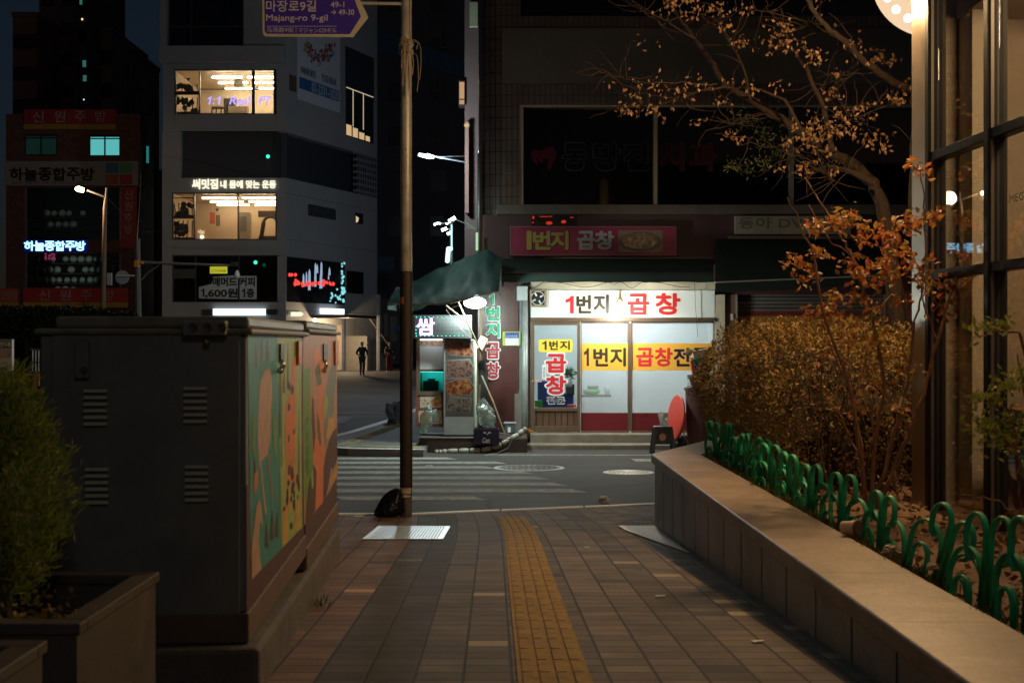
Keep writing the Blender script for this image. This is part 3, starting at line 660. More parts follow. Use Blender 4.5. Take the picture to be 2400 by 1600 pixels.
st = wrap(MB(), -.85, .85, Z(1163, PD), Z(1142, PD), .0690).out('sticker', mat('sticker_paper', (.6, .55, .48), .6), t)
text('개인', fr, 944, 962, 1144, 1151, mat('sticker_red', (.55, .08, .05), .6), 0, parent=st)
text('010-7234-4615', fr, 941, 965, 1154, 1161, mat('ink', (.02, .02, .025), .6), 0, parent=st)
wrap(MB(), -1.0, -.3, Z(712, PD), Z(696, PD), .0692).out('sticker', mat('sticker_orange', (.6, .14, .04), .5), t)
# tangle of cut ties and cords
b = MB()
for i in range(46):
    an = rnd.random() * 2 * PI; r_ = .07
    z0 = Z(90 + 40 * rnd.random(), PD); pts = []
    if i < 22:
        tw = rnd.gauss(0, .6)
        for k in range(9):
            a2 = an + k * .5; pts.append((PX + (r_ + .012 * rnd.random()) * math.cos(a2), PD + (r_ + .012 * rnd.random()) * math.sin(a2), z0 + tw * .03 * k / 8 + rnd.gauss(0, .012)))
    else:
        an = rnd.uniform(-2.6, .7); ln_ = abs(rnd.gauss(.28, .2)) + .08; ox = rnd.gauss(.05, .06)
        for k in range(7):
            q = k / 6; pts.append((PX + r_ * math.cos(an) + ox * q * (1.4 - q) + rnd.gauss(0, .004), PD - .03 + r_ * math.sin(an) - .03 * q, z0 + .04 * q - ln_ * q * q))
    b.tube(pts, .0035, 4)
b.tube([(PX + .05, PD - .05, Z(100, PD)), (PX + .045, PD - .055, Z(0, PD)), (PX + .06, PD - .03, Z(-120, PD))], .004, 5)
b.out('cord_tangle', mat('cord', (.40, .33, .25), .7, var=.3, scale=30), label='tangled bundle of old cords and cut ties knotted round the steel pole', cat='cords')
# black refuse bag
t = MB(); cx = X(908, 15.2); zg = sz(15.2) + .002; n = 30; prof = [(.0, 0), (.6, 0), (.95, .02), (1.0, .07), (.94, .13), (.80, .19), (.58, .235), (.36, .27), (.18, .285), (.0, .29)]
for k, (r_, h) in enumerate(prof):
    for j in range(n):
        q = 2 * PI * j / n; rr = .155 * r_ * (1 + .16 * noise.noise(V((math.cos(q) * 2.2, math.sin(q) * 2.2, h * 9))) + .07 * math.sin(q * 9 + h * 30) * (h > .03))
        t.v.append((cx + rr * math.cos(q) + .34 * h + .02 * math.sin(q * 3), 15.2 + rr * math.sin(q) * .8, zg + h * (1 + .10 * noise.noise(V((math.cos(q) * 3, math.sin(q) * 3, 1))))))
for k in range(len(prof) - 1):
    for j in range(n): t.f.append((k * n + j, k * n + (j + 1) % n, (k + 1) * n + (j + 1) % n, (k + 1) * n + j)); t.m.append(0)
t.out('garbage_bag', mat('black_plastic', (.006, .006, .008), .25, bump=.9, bscale=22, spec=.6), label='black plastic rubbish bag slumped against the foot of the steel pole', cat='rubbish bag', smooth=True)
# street name sign: hangs on an arm from the pole
SD = 15.1
t = T('street_sign', 'blue arrow shaped street name sign pointing away to the stalls', 'street sign', P(740, 40, SD))
fr = FX(SD)
def signpoly(g):
    p = [(614 + g, -45 + g), (822 - g * .4, -45 + g), (863 - g * 1.5, 40), (826 - g * .4, 87 - g), (622 + g, 86 - g), (616 + g, 80 - g)]
    return p
def plate(b, poly, f, k):
    n = len(poly); vs = [fr.hit(*p) for p in poly]
    b.add([v + V((0, -f, 0)) for v in vs] + [v + V((0, -k, 0)) for v in vs], [tuple(range(n)), tuple(range(n, 2 * n))[::-1]] + [(i, n + i, n + (i + 1) % n, (i + 1) % n) for i in range(n)])
b = MB(); plate(b, signpoly(0), 0, -.025); b.out('border', mat('sign_cream', (.50, .47, .36), .45, var=.05), t)
b = MB(); plate(b, [(620, -38), (818, -38), (846, 40), (820, 81), (627, 80), (621, 75)], .003, -.001); b.out('face', mat('sign_blue', (.05, .025, .36), .4, var=.06), t)
M_let = mat('sign_letter', (.55, .55, .58), .45, var=.05)
for s_, x0, x1, y0, y1, bo in (('마장로9길', 624, 741, 2, 28, .012), ('Majang-ro 9-gil', 624, 768, 35, 54, .012), ('49-1', 775, 807, 5, 18, .01), ('→ 49-30', 776, 830, 23, 36, .01), ('马场路9街', 625, 688, 65, 77, .0), ('マジャンロ9ギル', 700, 789, 66, 78, .0)):
    text(s_, fr, x0, x1, y0, y1, M_let, .0045, bo, parent=t)
b = MB(); fr.box(b, 625, 789, 61.8, 62.8, .0045, .003); fr.box(b, 693.5, 694.3, 64, 78, .0045, .003); b.out('rule_line_lettering', M_let, t)
zt = Z(-30, SD)
b = MB(); b.tube([(X(640, SD), SD + .04, zt), (PX - .05, SD + .12, zt)], .018, 8); b.tube([(X(640, SD), SD + .04, zt - .15), (PX - .05, SD + .12, zt - .15)], .018, 8); b.out('bracket', M_pole, t)
# ================================================================== granite bench planter
M_gran = mat('granite_top', (.30, .225, .16), .42, var=.5, scale=55, bump=.05, bscale=150, spec=.5, stain=.45)
M_gran2 = mat('granite_face', (.34, .345, .35), .5, var=.22, scale=30, bump=.1, stain=.4)
t = T('granite_planter', 'long raised granite planter wall with a wide polished coping used as a bench', 'planter wall', (1.42, 9, .5))
ZT = 1.01
O1, O2, O3 = V((1.49, 2.0)), V((1.35, 13.8)), V((3.4, 18.73)); 
d2 = V((.384, .923)); O3 = O2 + d2 * 4.6
I1, I2 = V((1.935, 2.0)), V((1.82, 13.75)); I3 = O3 + V((.415, -.173))
def strip(b, o0, o1, i0, i1, L_, gap, z0, z1, nose=False):
    n = max(1, round((o1 - o0).length / L_)); g = gap / (o1 - o0).length
    for k in range(n):
        a, c = k / n + g, (k + 1) / n
        q = [o0.lerp(o1, a), i0.lerp(i1, a), i0.lerp(i1, c), o0.lerp(o1, c)]
        b.hexa([(p.x, p.y, z0) for p in q] + [(p.x, p.y, z1) for p in q])
NOSE = [(.06, -.085), (.006, -.085), (.001, -.081), (0, -.074), (0, -.012), (.0025, -.004), (.009, 0), (.10, 0)]
def coping(b, o0, o1, i0, i1, L_):
    n = max(1, round((o1 - o0).length / L_)); g = .004 / (o1 - o0).length * n
    for k in range(n):
        vs = []
        for q in ((k + g) / n, (k + 1) / n):
            o_, i_ = o0.lerp(o1, q), i0.lerp(i1, q); w = (i_ - o_).normalized()
            vs += [V((o_.x + w.x * a, o_.y + w.y * a, ZT + h)) for a, h in NOSE] + [V((i_.x, i_.y, ZT)), V((i_.x, i_.y, ZT - .085))]
        m_ = len(vs) // 2
        b.add(vs, [(j, (j + 1) % m_, m_ + (j + 1) % m_, m_ + j) for j in range(m_)] + [tuple(range(m_))[::-1], tuple(range(m_, 2 * m_))])
b = MB(); coping(b, O1, O2, I1, I2, 1.18); coping(b, O2, O3, I2, I3, 1.2)
b.out('coping_slab', M_gran, t)
b = MB(); e = V((.035, 0)); k_ = V((-.02, 0))
strip(b, O1 + e, O2 + V((.035, -.01)), I1 + k_, I2 + k_, .7, .03, -.2, ZT - .086)
strip(b, O2 + V((.035, -.01)), O3 + V((.032, -.013)), I2 + k_, I3 + k_, .7, .02, -.2, ZT - .086)
b.out('wall_panel', M_gran2, t)
b = MB(); e2 = V((.05, 0)); strip(b, O1 + e2, O2 + V((.05, -.02)), I1 - e2, I2 - e2, 99, 0, -.2, ZT - .088); b.out('mortar_core', mat('mortar_dark', (.03, .028, .026), .9), t)
M_soil = mat('planting_soil', (.16, .09, .05), .95, var=.45, scale=6, bump=.9, bscale=25)
mb = MB(); mb.add([(1.9, 2, .93), (7, 2, .93), (7, 18.5, .9), (I3.x, I3.y, .9), (1.82, 13.75, .92)], [(0, 1, 2, 3, 4)]); mb.out('soil', M_soil, kind='structure')
def leafmat(name, cols, tr=.25, rough=.6): return mat(name, (0, 0, 0), rough, island=cols, trans=tr)
b = MB()
for i in range(1500):
    d = 4.4 + 9.5 * rnd.random(); x = 1.9 + 1.05 * rnd.random() ** 1.2
    b.leaf((x, d, .935 + .03 * rnd.random()), (rnd.gauss(0, 1), rnd.gauss(0, 1), rnd.gauss(.1, .35)), .03, .03 + .035 * rnd.random())
b.out('fallen_leaves', leafmat('dead_leaf', [(.16, .07, .025), (.22, .11, .045), (.10, .05, .02), (.26, .13, .06), (.08, .09, .02)], .1), kind='stuff', label='carpet of brown fallen leaves on the planting soil', cat='fallen leaves')
b = MB()
for i in range(4200):
    d = 4.3 + 9.4 * rnd.random(); d -= .3 * noise.noise(V((d * 2, 0, 0)))
    if noise.noise(V((d * 1.7, 4, 0))) < -.12: continue
    x = 1.88 - .006 * (d - 9) + abs(rnd.gauss(0, .06))
    b.leaf((x, d, .95), (rnd.gauss(-.25, .5), rnd.gauss(0, .6), .6 + rnd.random()), .011, .04 + .06 * rnd.random())
b.out('moss_and_weeds', leafmat('weed_edge', [(.06, .07, .012), (.13, .12, .03), (.09, .06, .02)], .15), kind='stuff', label='rough fringe of moss and weeds along the inner edge of the coping', cat='weeds')

# green plastic loop fence: one panel built, the rest copied
M_fen = mat('fence_green', (.02, .34, .165), .5, var=.3, scale=12, spec=.4)
def arch(b, y0, y1, z0, h, r, n=12, x=0.0):
    w = (y1 - y0) / 2; m_ = (y0 + y1) / 2; hh = h - abs(w)
    pts = [(x, y0, z0), (x, y0, z0 + hh * .5)] + [(x, m_ - w * math.cos(PI * i / n), z0 + hh + abs(w) * 1.15 * math.sin(PI * i / n)) for i in range(n + 1)] + [(x, y1, z0 + hh * .4)]
    b.tube(pts, r, 8, flat=(1, 0, 0))
    return pts
def fence_unit(first, label):
    t = T('loop_fence_panel', label, 'garden fence', first, 'green loop fence panels along the planter')
    ox, oy, oz = first
    def bb(f):
        b = MB(); f(b); b.v = [(x + ox, y + oy, z + oz) for x, y, z in b.v]; return b
    def tall(b, s):
        pts = [(0, .02 * s, -.05), (0, .018 * s, .28)] + [(0, s * (.085 - .067 * math.cos(PI * i / 12)), .34 + .085 * math.sin(PI * i / 12)) for i in range(13)] + [(0, .148 * s, .29), (0, .135 * s, .25), (0, .105 * s, .235)]
        b.tube(pts, .018, 10, flat=(1, 0, 0))
    def low(b, s, y0, y1, h, x):
        m_, w_ = (y0 + y1) / 2, (y1 - y0) / 2
        b.tube([(x, y0 * s, -.05), (x, y0 * s, h * .45)] + [(x, s * (m_ - w_ * math.cos(PI * i / 12)), h * .55 + h * .45 * math.sin(PI * i / 12)) for i in range(13)] + [(x, y1 * s, h * .3), (x, y1 * s, -.05)], .0165, 10, flat=(1, 0, 0))
    for s in (-1, 1):
        bb(lambda b: tall(b, s)).out('tall_loop', M_fen, t, smooth=True)
        bb(lambda b: low(b, s, .045, .27, .28, .012)).out('side_arch', M_fen, t, smooth=True)
        bb(lambda b: low(b, s, .095, .21, .16, -.01)).out('inner_arch', M_fen, t, smooth=True)
    t.rotation_euler = (0, 0, .25)
    return t
spots = [(5.0, 0), (5.55, .05), (6.05, 0), (6.72, .42), (7.72, .03), (8.6, 0), (9.44, -.03), (10.1, .02), (10.75, 0), (11.35, .03), (11.9, -.03), (12.45, .04), (13.0, 0), (13.5, .03)]
ordn = 'first second third fourth fifth sixth seventh eighth ninth tenth eleventh twelfth thirteenth fourteenth fifteenth sixteenth'.split()
fx = lambda d: 1.985 - .008 * (d - 9)
f0 = fence_unit((fx(5.0), 5.0, .935), 'green plastic loop fence panel, first counted from the camera end of the planter')
for i, (d, tilt) in list(enumerate(spots))[1:]:
    q = dup(f0, V((fx(d), d, .935 - .012 * (i % 3))) - f0.location, 'green plastic loop fence panel, %s counted from the camera end of the planter' % ordn[i])
    q.rotation_euler = (tilt if abs(tilt) > .2 else tilt * 2, rnd.gauss(0, .06), .26 + rnd.gauss(0, .10))
    q.scale = (1, 1, .92 + rnd.gauss(0, .06))
    if tilt > .2: q['label'] = 'green plastic loop fence panel leaning over, fourth counted from the camera end'

# paper cup and scraps
c = V((X(2005, 7.95), 7.95, ZT))
t = T('paper_cup', 'pale paper cup lying on its side on the granite coping against the fence', 'paper cup', c)
ax = V((.75, -.65, .05)).normalized(); c0 = c + V((-.06, .06, .045))
MB().lathe(c0, [(.032, 0), (.034, .01), (.043, .085)], 18, ax=ax).out('cup', mat('cup_paper', (.62, .46, .36), .6), t, smooth=False)
MB().lathe(c0 + ax * .086, [(.045, 0), (.045, .012), (.038, .014)], 18, ax=ax).out('lid', mat('cup_lid', (.12, .06, .04), .5), t)
def crumple(c, r, m, label, seed, sq=(1, 1, .5), name='litter_paper', cat='litter'):
    b = MB(); b.ball(c, r, 12, sq=sq, wob=.8, seed=seed); b.v = [tuple(V(p) + V((noise.noise(V(p) * 30), noise.noise(V(p) * 31 + V((5, 0, 0))), noise.noise(V(p) * 29 + V((0, 7, 0))))) * r * .45) for p in b.v]
    return b.out(name, m, label=label, cat=cat)
M_paper = mat('scrap', (.42, .30, .24), .7)
crumple(P(2085, 1275, 7.4) + V((0, 0, -.03)), .05, M_paper, 'crumpled pale paper scrap under the loop fence next to the cup', 1)
crumple(P(2190, 1312, 6.6) + V((0, 0, -.03)), .035, M_paper, 'crumpled greyish paper scrap among the weeds below the leaning fence panel', 2)

# ================================================================== clipped hedge
t = T('hedge', 'broad clipped brown green hedge filling the far end of the granite planter', 'hedge', (2.7, 12.8, .93))
def inside(p):
    x, y, z = p
    top = 2.24 - .10 * max(0, (x - 3.2)) - .16 * max(0, 12.0 - y) ** 1.3 + .15 * noise.noise(V((x * 1.6, y * 1.1, 0))) + .09 * noise.noise(V((x * 5, y * 4, 9))) - .12 * max(0, x - 2.9)
    top -= .55 * max(0, (2.45 - x) / .55) ** 2
    lo = .93
    if not lo < z < top: return -1
    left = 2.08 - .2 * min(1, max(0, (y - 12.5) / 2.2)) * min(1, max(0, (z - 1.1) / .6)) + .06 * noise.noise(V((y * 2, z * 3, 3))) + .12 * max(0, 1.35 - z)
    if y > 13.7 and z < 1.1: left = max(left, 2.08 + (y - 13.7) * .35)
    near = 10.6 + 1.2 * max(0, (2.6 - x)) * .6 + .25 * noise.noise(V((x * 2, z * 2.5, 6)))
    if x < left or y < near or x > 4.6 or y > 15.3: return -1
    return min(x - left, y - near, (top - z) * 1.0)
b = MB(); cnt = 0
while cnt < 38000:
    p = V((rnd.uniform(1.8, 4.6), rnd.uniform(10.2, 15.35), rnd.uniform(.95, 2.4)))
    q = inside(p)
    if q < 0 or q > .24 * rnd.random() ** .6: continue
    if noise.noise(p * 4.5) < -.42: continue
    cnt += 1
    b.leaf(p, V((rnd.gauss(-.35, .7), rnd.gauss(-.35, .7), rnd.gauss(.45, .6))), .02, .028 + .022 * rnd.random())
for i in range(260):
    x, y = rnd.uniform(1.95, 3.8), rnd.uniform(10.8, 15.1); z = 2.1
    while z > 1.2 and inside(V((x, y, z))) < 0: z -= .05
    if z < 1.3: continue
    p = V((x, y, z)); dv = V((rnd.gauss(-.1, .35), rnd.gauss(-.1, .3), 1)).normalized()
    for k in range(rnd.randrange(5, 12)):
        p = p + dv * .018
        for _ in range(2): b.leaf(p, dv * .4 + V((rnd.gauss(0, .7), rnd.gauss(0, .7), rnd.gauss(.2, .4))), .018, .034)
b.out('foliage', leafmat('hedge_leaf', [(.11, .085, .025), (.34, .20, .06), (.20, .14, .035), (.40, .23, .075), (.13, .08, .03), (.20, .17, .035), (.40, .24, .10)], .25), t)
b = MB()
for i in range(150):
    x, y = rnd.uniform(2.2, 3.6), rnd.uniform(10.6, 15); p = V((x, y, .9)); pts = [p]
    for k in range(5): p = p + V((rnd.gauss(0, .06), rnd.gauss(-.02, .06), .21)); pts.append(p)
    b.tube(pts, [.009, .008, .007, .006, .005, .003], 4)
b.out('stems', mat('twig', (.10, .06, .04), .9, var=.3), t)
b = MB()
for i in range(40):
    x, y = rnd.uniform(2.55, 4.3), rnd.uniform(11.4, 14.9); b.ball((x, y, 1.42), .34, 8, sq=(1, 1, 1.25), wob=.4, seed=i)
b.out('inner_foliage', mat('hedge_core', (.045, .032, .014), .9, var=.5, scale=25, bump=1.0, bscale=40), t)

# ================================================================== red-leaved shrub in front of the hedge
def stem(b, pts, d, r0, r1, dj=0.0, n=6):
    q = [P(x, y, d + dj * i / max(1, len(pts) - 1)) for i, (x, y) in enumerate(pts)]
    fine = []
    for a, c in zip(q, q[1:]):
        for k in range(4): fine.append(a.lerp(c, k / 4) + V((rnd.gauss(0, .006), rnd.gauss(0, .01), rnd.gauss(0, .006))))
    fine.append(q[-1]); m_ = len(fine) - 1
    b.tube(fine, [r0 + (r1 - r0) * i / m_ for i in range(m_ + 1)], n)
    return fine
t = T('red_shrub', 'tall bare stemmed shrub with red and orange leaves standing before the glass front', 'shrub', P(2050, 1185, 9.7))
b = MB(); b_l = MB()
trunks = [([(2030, 1190), (2020, 1080), (1990, 900), (1925, 720), (1905, 590), (1880, 540), (1845, 462)], .016, -.3), ([(2040, 1190), (2050, 1040), (2075, 900), (2040, 720), (2000, 600), (1975, 560), (1920, 470), (1885, 415)], .017, .2),
          ([(2050, 1190), (2090, 1020), (2128, 900), (2140, 770), (2110, 640), (2095, 560), (2100, 500)], .016, .3), ([(2055, 1190), (2110, 1060), (2160, 930), (2195, 800), (2230, 690), (2265, 600), (2240, 540)], .017, -.2),
          ([(2035, 1190), (2010, 1000), (1990, 860), (1940, 800)], .011, .3), ([(2140, 770), (2160, 690), (2170, 560), (2165, 460), (2150, 385)], .008, -.1), ([(2040, 720), (2070, 640), (2080, 600)], .007, .1), ([(2195, 800), (2160, 700), (2200, 620)], .007, .2),
          ([(2050, 1040), (2030, 860), (2035, 760), (2090, 690)], .008, .3), ([(1990, 900), (1960, 850), (1930, 760)], .006, .0), ([(2020, 1080), (1975, 990), (1945, 930)], .007, .2), ([(2000, 600), (1940, 560), (1895, 480)], .006, .1)]
ends = []
for pts, r0, dj in trunks: ends.append(stem(b, pts, 9.7, r0, .004, dj))
b.out('branches', mat('shrub_bark', (.20, .10, .055), .8, var=.35, scale=20), t)
leafc = [(1990, 500, 16, 22), (1960, 520, 20, 30), (2030, 540, 26, 30), (2080, 560, 26, 26), (2130, 520, 22, 26), (2160, 510, 22, 22), (2110, 590, 26, 26), (1905, 530, 16, 20), (1915, 590, 12, 16), (1880, 620, 22, 16), (1865, 610, 16, 12), (1895, 650, 16, 12),
         (1990, 620, 22, 18), (2020, 640, 22, 18), (2070, 615, 22, 22), (2050, 660, 22, 18), (2005, 690, 18, 12), (2150, 620, 26, 22), (2190, 670, 26, 26), (2230, 660, 22, 18), (2260, 650, 18, 12), (2205, 720, 22, 14), (2165, 650, 20, 14), (1935, 720, 22, 18), (1960, 740, 26, 22), (1900, 740, 18, 14),
         (2040, 720, 18, 14), (2140, 385, 12, 12), (2165, 400, 12, 10), (2200, 500, 14, 10), (1955, 690, 12, 8), (2090, 640, 20, 14), (2120, 700, 20, 8), (1980, 780, 30, 14), (2060, 800, 30, 10), (1940, 830, 30, 12), (2040, 900, 30, 10), (2100, 960, 24, 8), (1990, 960, 30, 8), (2150, 860, 18, 5), (2245, 590, 14, 5)]
for (x, y, s, n) in leafc:
    for i in range(int(n * 2)):
        p = P(x + rnd.gauss(0, s * .8), y + rnd.gauss(0, s * .55), 9.7 + rnd.gauss(0, .12))
        b_l.leaf(p, (rnd.gauss(-.1, .7), rnd.gauss(-.3, .6), rnd.gauss(-.25, .5)), .034, .04 + .028 * rnd.random())
b_l.out('foliage', leafmat('red_leaf', [(.42, .10, .03), (.36, .16, .03), (.24, .16, .03), (.48, .14, .06), (.30, .09, .025), (.42, .22, .05), (.12, .12, .025)], .35), t)

# yellow-green shrub cut by the frame edge
t = T('green_shrub', 'yellow green leafy shrub by the glass front cut by the photo edge', 'shrub', P(2420, 1240, 7))
b = MB()
for pts in ([(2425, 1260), (2400, 1120), (2386, 1065), (2375, 1000), (2350, 950), (2320, 930)], [(2425, 1260), (2392, 1190), (2383, 1120)], [(2420, 1100), (2400, 900), (2385, 830)], [(2386, 1065), (2340, 1010), (2290, 1000)], [(2420, 900), (2390, 778), (2340, 775), (2280, 790)]):
    stem(b, pts, 7.0, .010, .003)
b.out('branches', mat('orange_bark', (.28, .10, .045), .8, var=.3, scale=20), t)
b = MB()
for (x, y, s, n) in [(2290, 930, 14, 40), (2330, 930, 20, 60), (2370, 900, 22, 60), (2395, 880, 16, 40), (2310, 990, 22, 60), (2350, 1000, 26, 70), (2390, 980, 22, 60), (2330, 1040, 24, 50), (2380, 1040, 24, 60), (2270, 770, 12, 10), (2300, 765, 14, 14), (2335, 768, 16, 20), (2358, 755, 10, 16), (2280, 800, 14, 6)]:
    for i in range(n):
        p = P(x + rnd.gauss(0, s), y + rnd.gauss(0, s * .7), 7 + rnd.gauss(0, .1))
        b.leaf(p, (rnd.gauss(-.2, .7), rnd.gauss(-.2, .6), rnd.gauss(.35, .5)), .02, .03 + .02 * rnd.random())
b.out('foliage', leafmat('lime_leaf', [(.16, .20, .02), (.28, .30, .035), (.10, .14, .02), (.24, .22, .04), (.06, .09, .015)], .35), t)
b = MB(); stem(b, [(2256, 1162), (2300, 1164), (2340, 1175), (2364, 1195), (2350, 1220), (2322, 1265)], 6.6, .003, .005)
b.out('dry_twig', mat('dry_twig', (.3, .15, .07), .8), label='single thin curled dry twig arching above the loop fence', cat='twig')

# ================================================================== tree over the street
t = T('street_tree', 'spreading street tree with sparse dry orange leaves between the hedge and the building', 'tree', P(2100, 1100, 14.2))
b = MB(); TD = 14.2
limbs = [([(2125, 1120), (2118, 900), (2098, 700), (2085, 560), (2068, 480), (2045, 430), (2000, 385), (1950, 360), (1890, 320), (1830, 280), (1760, 235), (1700, 200), (1670, 150), (1630, 90), (1590, 40), (1565, -10)], .15, .022, 1.0),
         ([(2118, 900), (2150, 700), (2146, 560), (2140, 480), (2150, 300), (2145, 215), (2090, 190), (2030, 150), (1980, 95), (1935, 60), (1900, 20), (1880, -30)], .10, .035, -.6),
         ([(1950, 360), (1930, 250), (1890, 160), (1850, 110), (1830, 20)], .05, .02, .5), ([(2045, 430), (1990, 400), (1945, 390), (1900, 400)], .06, .012, -.2), ([(1890, 320), (1840, 235), (1780, 210), (1700, 205)], .035, .012, .3),
         ([(1700, 205), (1640, 215), (1580, 235), (1530, 250), (1470, 245)], .02, .004, .2), ([(1680, 200), (1600, 195), (1520, 195), (1450, 180), (1425, 175)], .015, .003, -.3), ([(1630, 90), (1560, 50), (1500, 15), (1440, -5)], .015, .004, .2), ([(1590, 40), (1550, 60), (1520, 30), (1510, 0)], .01, .003, .2),
         ([(2090, 190), (2060, 240), (2000, 260), (1970, 290)], .018, .004, -.2), ([(2030, 150), (1990, 180), (1930, 200)], .014, .004, .2), ([(1980, 95), (1920, 70), (1880, 60)], .02, .005, .3), ([(2145, 215), (2100, 240), (2020, 270), (1980, 290), (1950, 320)], .02, .004, -.3),
         ([(1760, 235), (1740, 150), (1690, 60), (1690, -10)], .02, .006, .5), ([(1830, 280), (1790, 270), (1720, 290), (1690, 300)], .012, .003, .3), ([(1935, 60), (1800, 30), (1740, 20), (1680, 60)], .012, .004, .4), ([(2000, 385), (1960, 430), (1930, 400)], .012, .004, -.3), ([(2118, 900), (2095, 850), (2075, 800), (2060, 700)], .05, .03, .3), ([(1980, 400), (1880, 380), (1790, 330), (1740, 320)], .012, .003, .2)]
tips = []
for pts, r0, r1, dj in limbs: tips.append(stem(b, pts, TD, r0 * .6, r1 * .5, dj, 10))
for i in range(170):
    f = rnd.choice(tips[1:] + tips[5:]); p = f[rnd.randrange(len(f) // 3, len(f))]; q = [p]; dv = V((rnd.gauss(-.5, 1), rnd.gauss(0, .7), rnd.gauss(.15, .6))).normalized()
    for k in range(5): dv = (dv + V((rnd.gauss(0, .25), rnd.gauss(0, .25), rnd.gauss(0, .25)))).normalized(); p = p + dv * .085; q.append(p)
    if q[-1].x > 4.1: continue
    b.tube(q, [.006, .005, .0045, .004, .003, .002], 4)
b.out('trunk', mat('tree_bark', (.034, .022, .016), .9, var=.4, scale=9, bump=.7, bscale=30), t)
b = MB(); be = MB()
cl = [(1480, 200, 16, 8), (1430, 190, 8, 3), (1500, 195, 24, 12), (1540, 195, 22, 12), (1480, 245, 24, 20), (1460, 262, 14, 12), (1530, 255, 12, 14), (1560, 235, 16, 8), (1640, 195, 24, 16), (1600, 215, 20, 10), (1685, 235, 18, 8), (1510, 100, 22, 4), (1540, 100, 12, 3), (1580, 10, 26, 16), (1630, 25, 26, 20), (1680, 20, 18, 14),
      (1690, 60, 18, 10), (1560, 15, 20, 12), (1620, 5, 26, 14), (1730, 100, 20, 14), (1740, 100, 10, 8), (1790, 105, 24, 22), (1830, 100, 20, 22), (1850, 85, 22, 16), (1840, 55, 20, 14), (1900, 125, 20, 22), (1920, 130, 18, 14), (1880, 110, 16, 12), (1990, 110, 20, 16), (2010, 100, 14, 10), (2060, 135, 26, 24), (2030, 130, 22, 16), (2095, 135, 14, 10),
      (1960, 170, 12, 12), (1945, 215, 18, 22), (2100, 230, 18, 26), (2120, 195, 14, 10), (2020, 250, 20, 16), (1990, 265, 20, 18), (1960, 260, 16, 14), (1900, 290, 24, 32), (1930, 305, 24, 36), (1960, 300, 20, 24), (1890, 320, 24, 30), (1860, 335, 18, 16), (1920, 340, 20, 24), (2000, 300, 22, 22), (2040, 325, 18, 24), (2070, 345, 14, 14), (2075, 315, 12, 8), (2050, 265, 10, 6), (1890, 385, 18, 20), (1870, 400, 16, 12), (1830, 390, 14, 8), (1710, 310, 12, 10), (1735, 325, 10, 6), (1640, 285, 8, 4), (1625, 290, 6, 4), (1560, 270, 24, 6), (1720, 195, 10, 6), (1760, 200, 20, 10), (1830, 195, 14, 8), (1960, 400, 10, 10), (1750, 20, 20, 8), (1930, 10, 30, 6), (1800, 60, 20, 6)]
for (x, y, s, n) in cl:
    for i in range(int(n * 1.3)):
        p = P(x + rnd.gauss(0, s * .75), y + rnd.gauss(0, s * .55), TD - .15 + rnd.gauss(0, .3))
        b.leaf(p, (rnd.gauss(0, .5), rnd.gauss(-.2, .5), rnd.gauss(-.7, .45)), .031, .04 + .02 * rnd.random())
b.out('foliage', leafmat('dry_leaf', [(.30, .18, .085), (.40, .24, .12), (.22, .13, .06), (.36, .19, .095)], .3), t)
for (x, y, s, n) in [(1740, 280, 22, 60), (1790, 300, 24, 60), (1720, 385, 12, 40), (1760, 390, 16, 50), (1800, 380, 22, 80), (1840, 360, 22, 60), (1930, 380, 18, 30), (1800, 330, 26, 60)]:
    for i in range(n): be.leaf(P(x + rnd.gauss(0, s), y + rnd.gauss(0, s * .6), 14.6 + rnd.gauss(0, .2)), (rnd.gauss(0, .6), rnd.gauss(0, .5), rnd.gauss(-.4, .4)), .014, .05)
be.out('green_foliage', leafmat('green_leaf', [(.03, .05, .012), (.08, .10, .02), (.05, .07, .02)], .2), t)

# ================================================================== glass-fronted building
gl = Fr((2.93, 10.0, 0), (-.035, 1, 0))
if gl.n.x > 0: gl = Fr(gl.o, -gl.u)
t = T('glass_building', 'corner of a modern building with dark framed glass and a polished steel corner panel', 'building', (3.4, 8, .9))
def ga(d): return (V((2.93 - .035 * (d - 10), d, 0)) - gl.o).dot(gl.u)
def gbox(b, d0, d1, z0, z1, f=0.0, k=-.05):
    a0, a1 = sorted((ga(d0), ga(d1))); gl.abox(b, a0, a1, z0, z1, f, k)
M_steel = mat('brushed_steel', (.34, .28, .21), .34, .7, var=.12, scale=4)
b = MB(); gbox(b, 9.98, 10.38, .6, 7.5, 0, -.025); b.out('corner_panel', M_steel, t, bevel=.006)
M_mul = mat('mullion', (.012, .011, .011), .6, 0, var=.1, spec=.25)
bays = [10.0 - .02, 8.86, 7.72, 6.58, 5.44, 4.3, 3.16]
tr = [.75, 2.56, 3.384, 5.6]
for d in bays: b = MB(); gbox(b, d - .075, d, .6, 7.5, .035, -.09); b.out('mullion', M_mul, t, bevel=.004)
b = MB()
for i in range(len(bays) - 1):
    for z in tr: b = MB(); gbox(b, bays[i + 1] + .001, bays[i] - .076, z - .03, z + .03, .025, -.08); b.out('transom', M_mul, t, bevel=.004)
b = MB()
for d in bays[:-1]: gbox(b, d - .092, d - .08, .6, 7.5, .02, .0)
b.out('trim_strip', mat('alu_trim', (.16, .13, .10), .45, .3), t)
M_gls = glass('facade_glass', (.72, .70, .66), 1.0, .01, ior=1.65)
for i in range(len(bays) - 1):
    for z0, z1 in zip(tr, tr[1:] + [7.5]):
        b = MB(); gbox(b, bays[i + 1] + .002, bays[i] - .095, z0 + .031, z1 - .031, -.03, -.035); b.out('glass_pane', M_gls, t)
M_int = mat('interior_beige', (.50, .40, .29), .8, var=.08, scale=2)
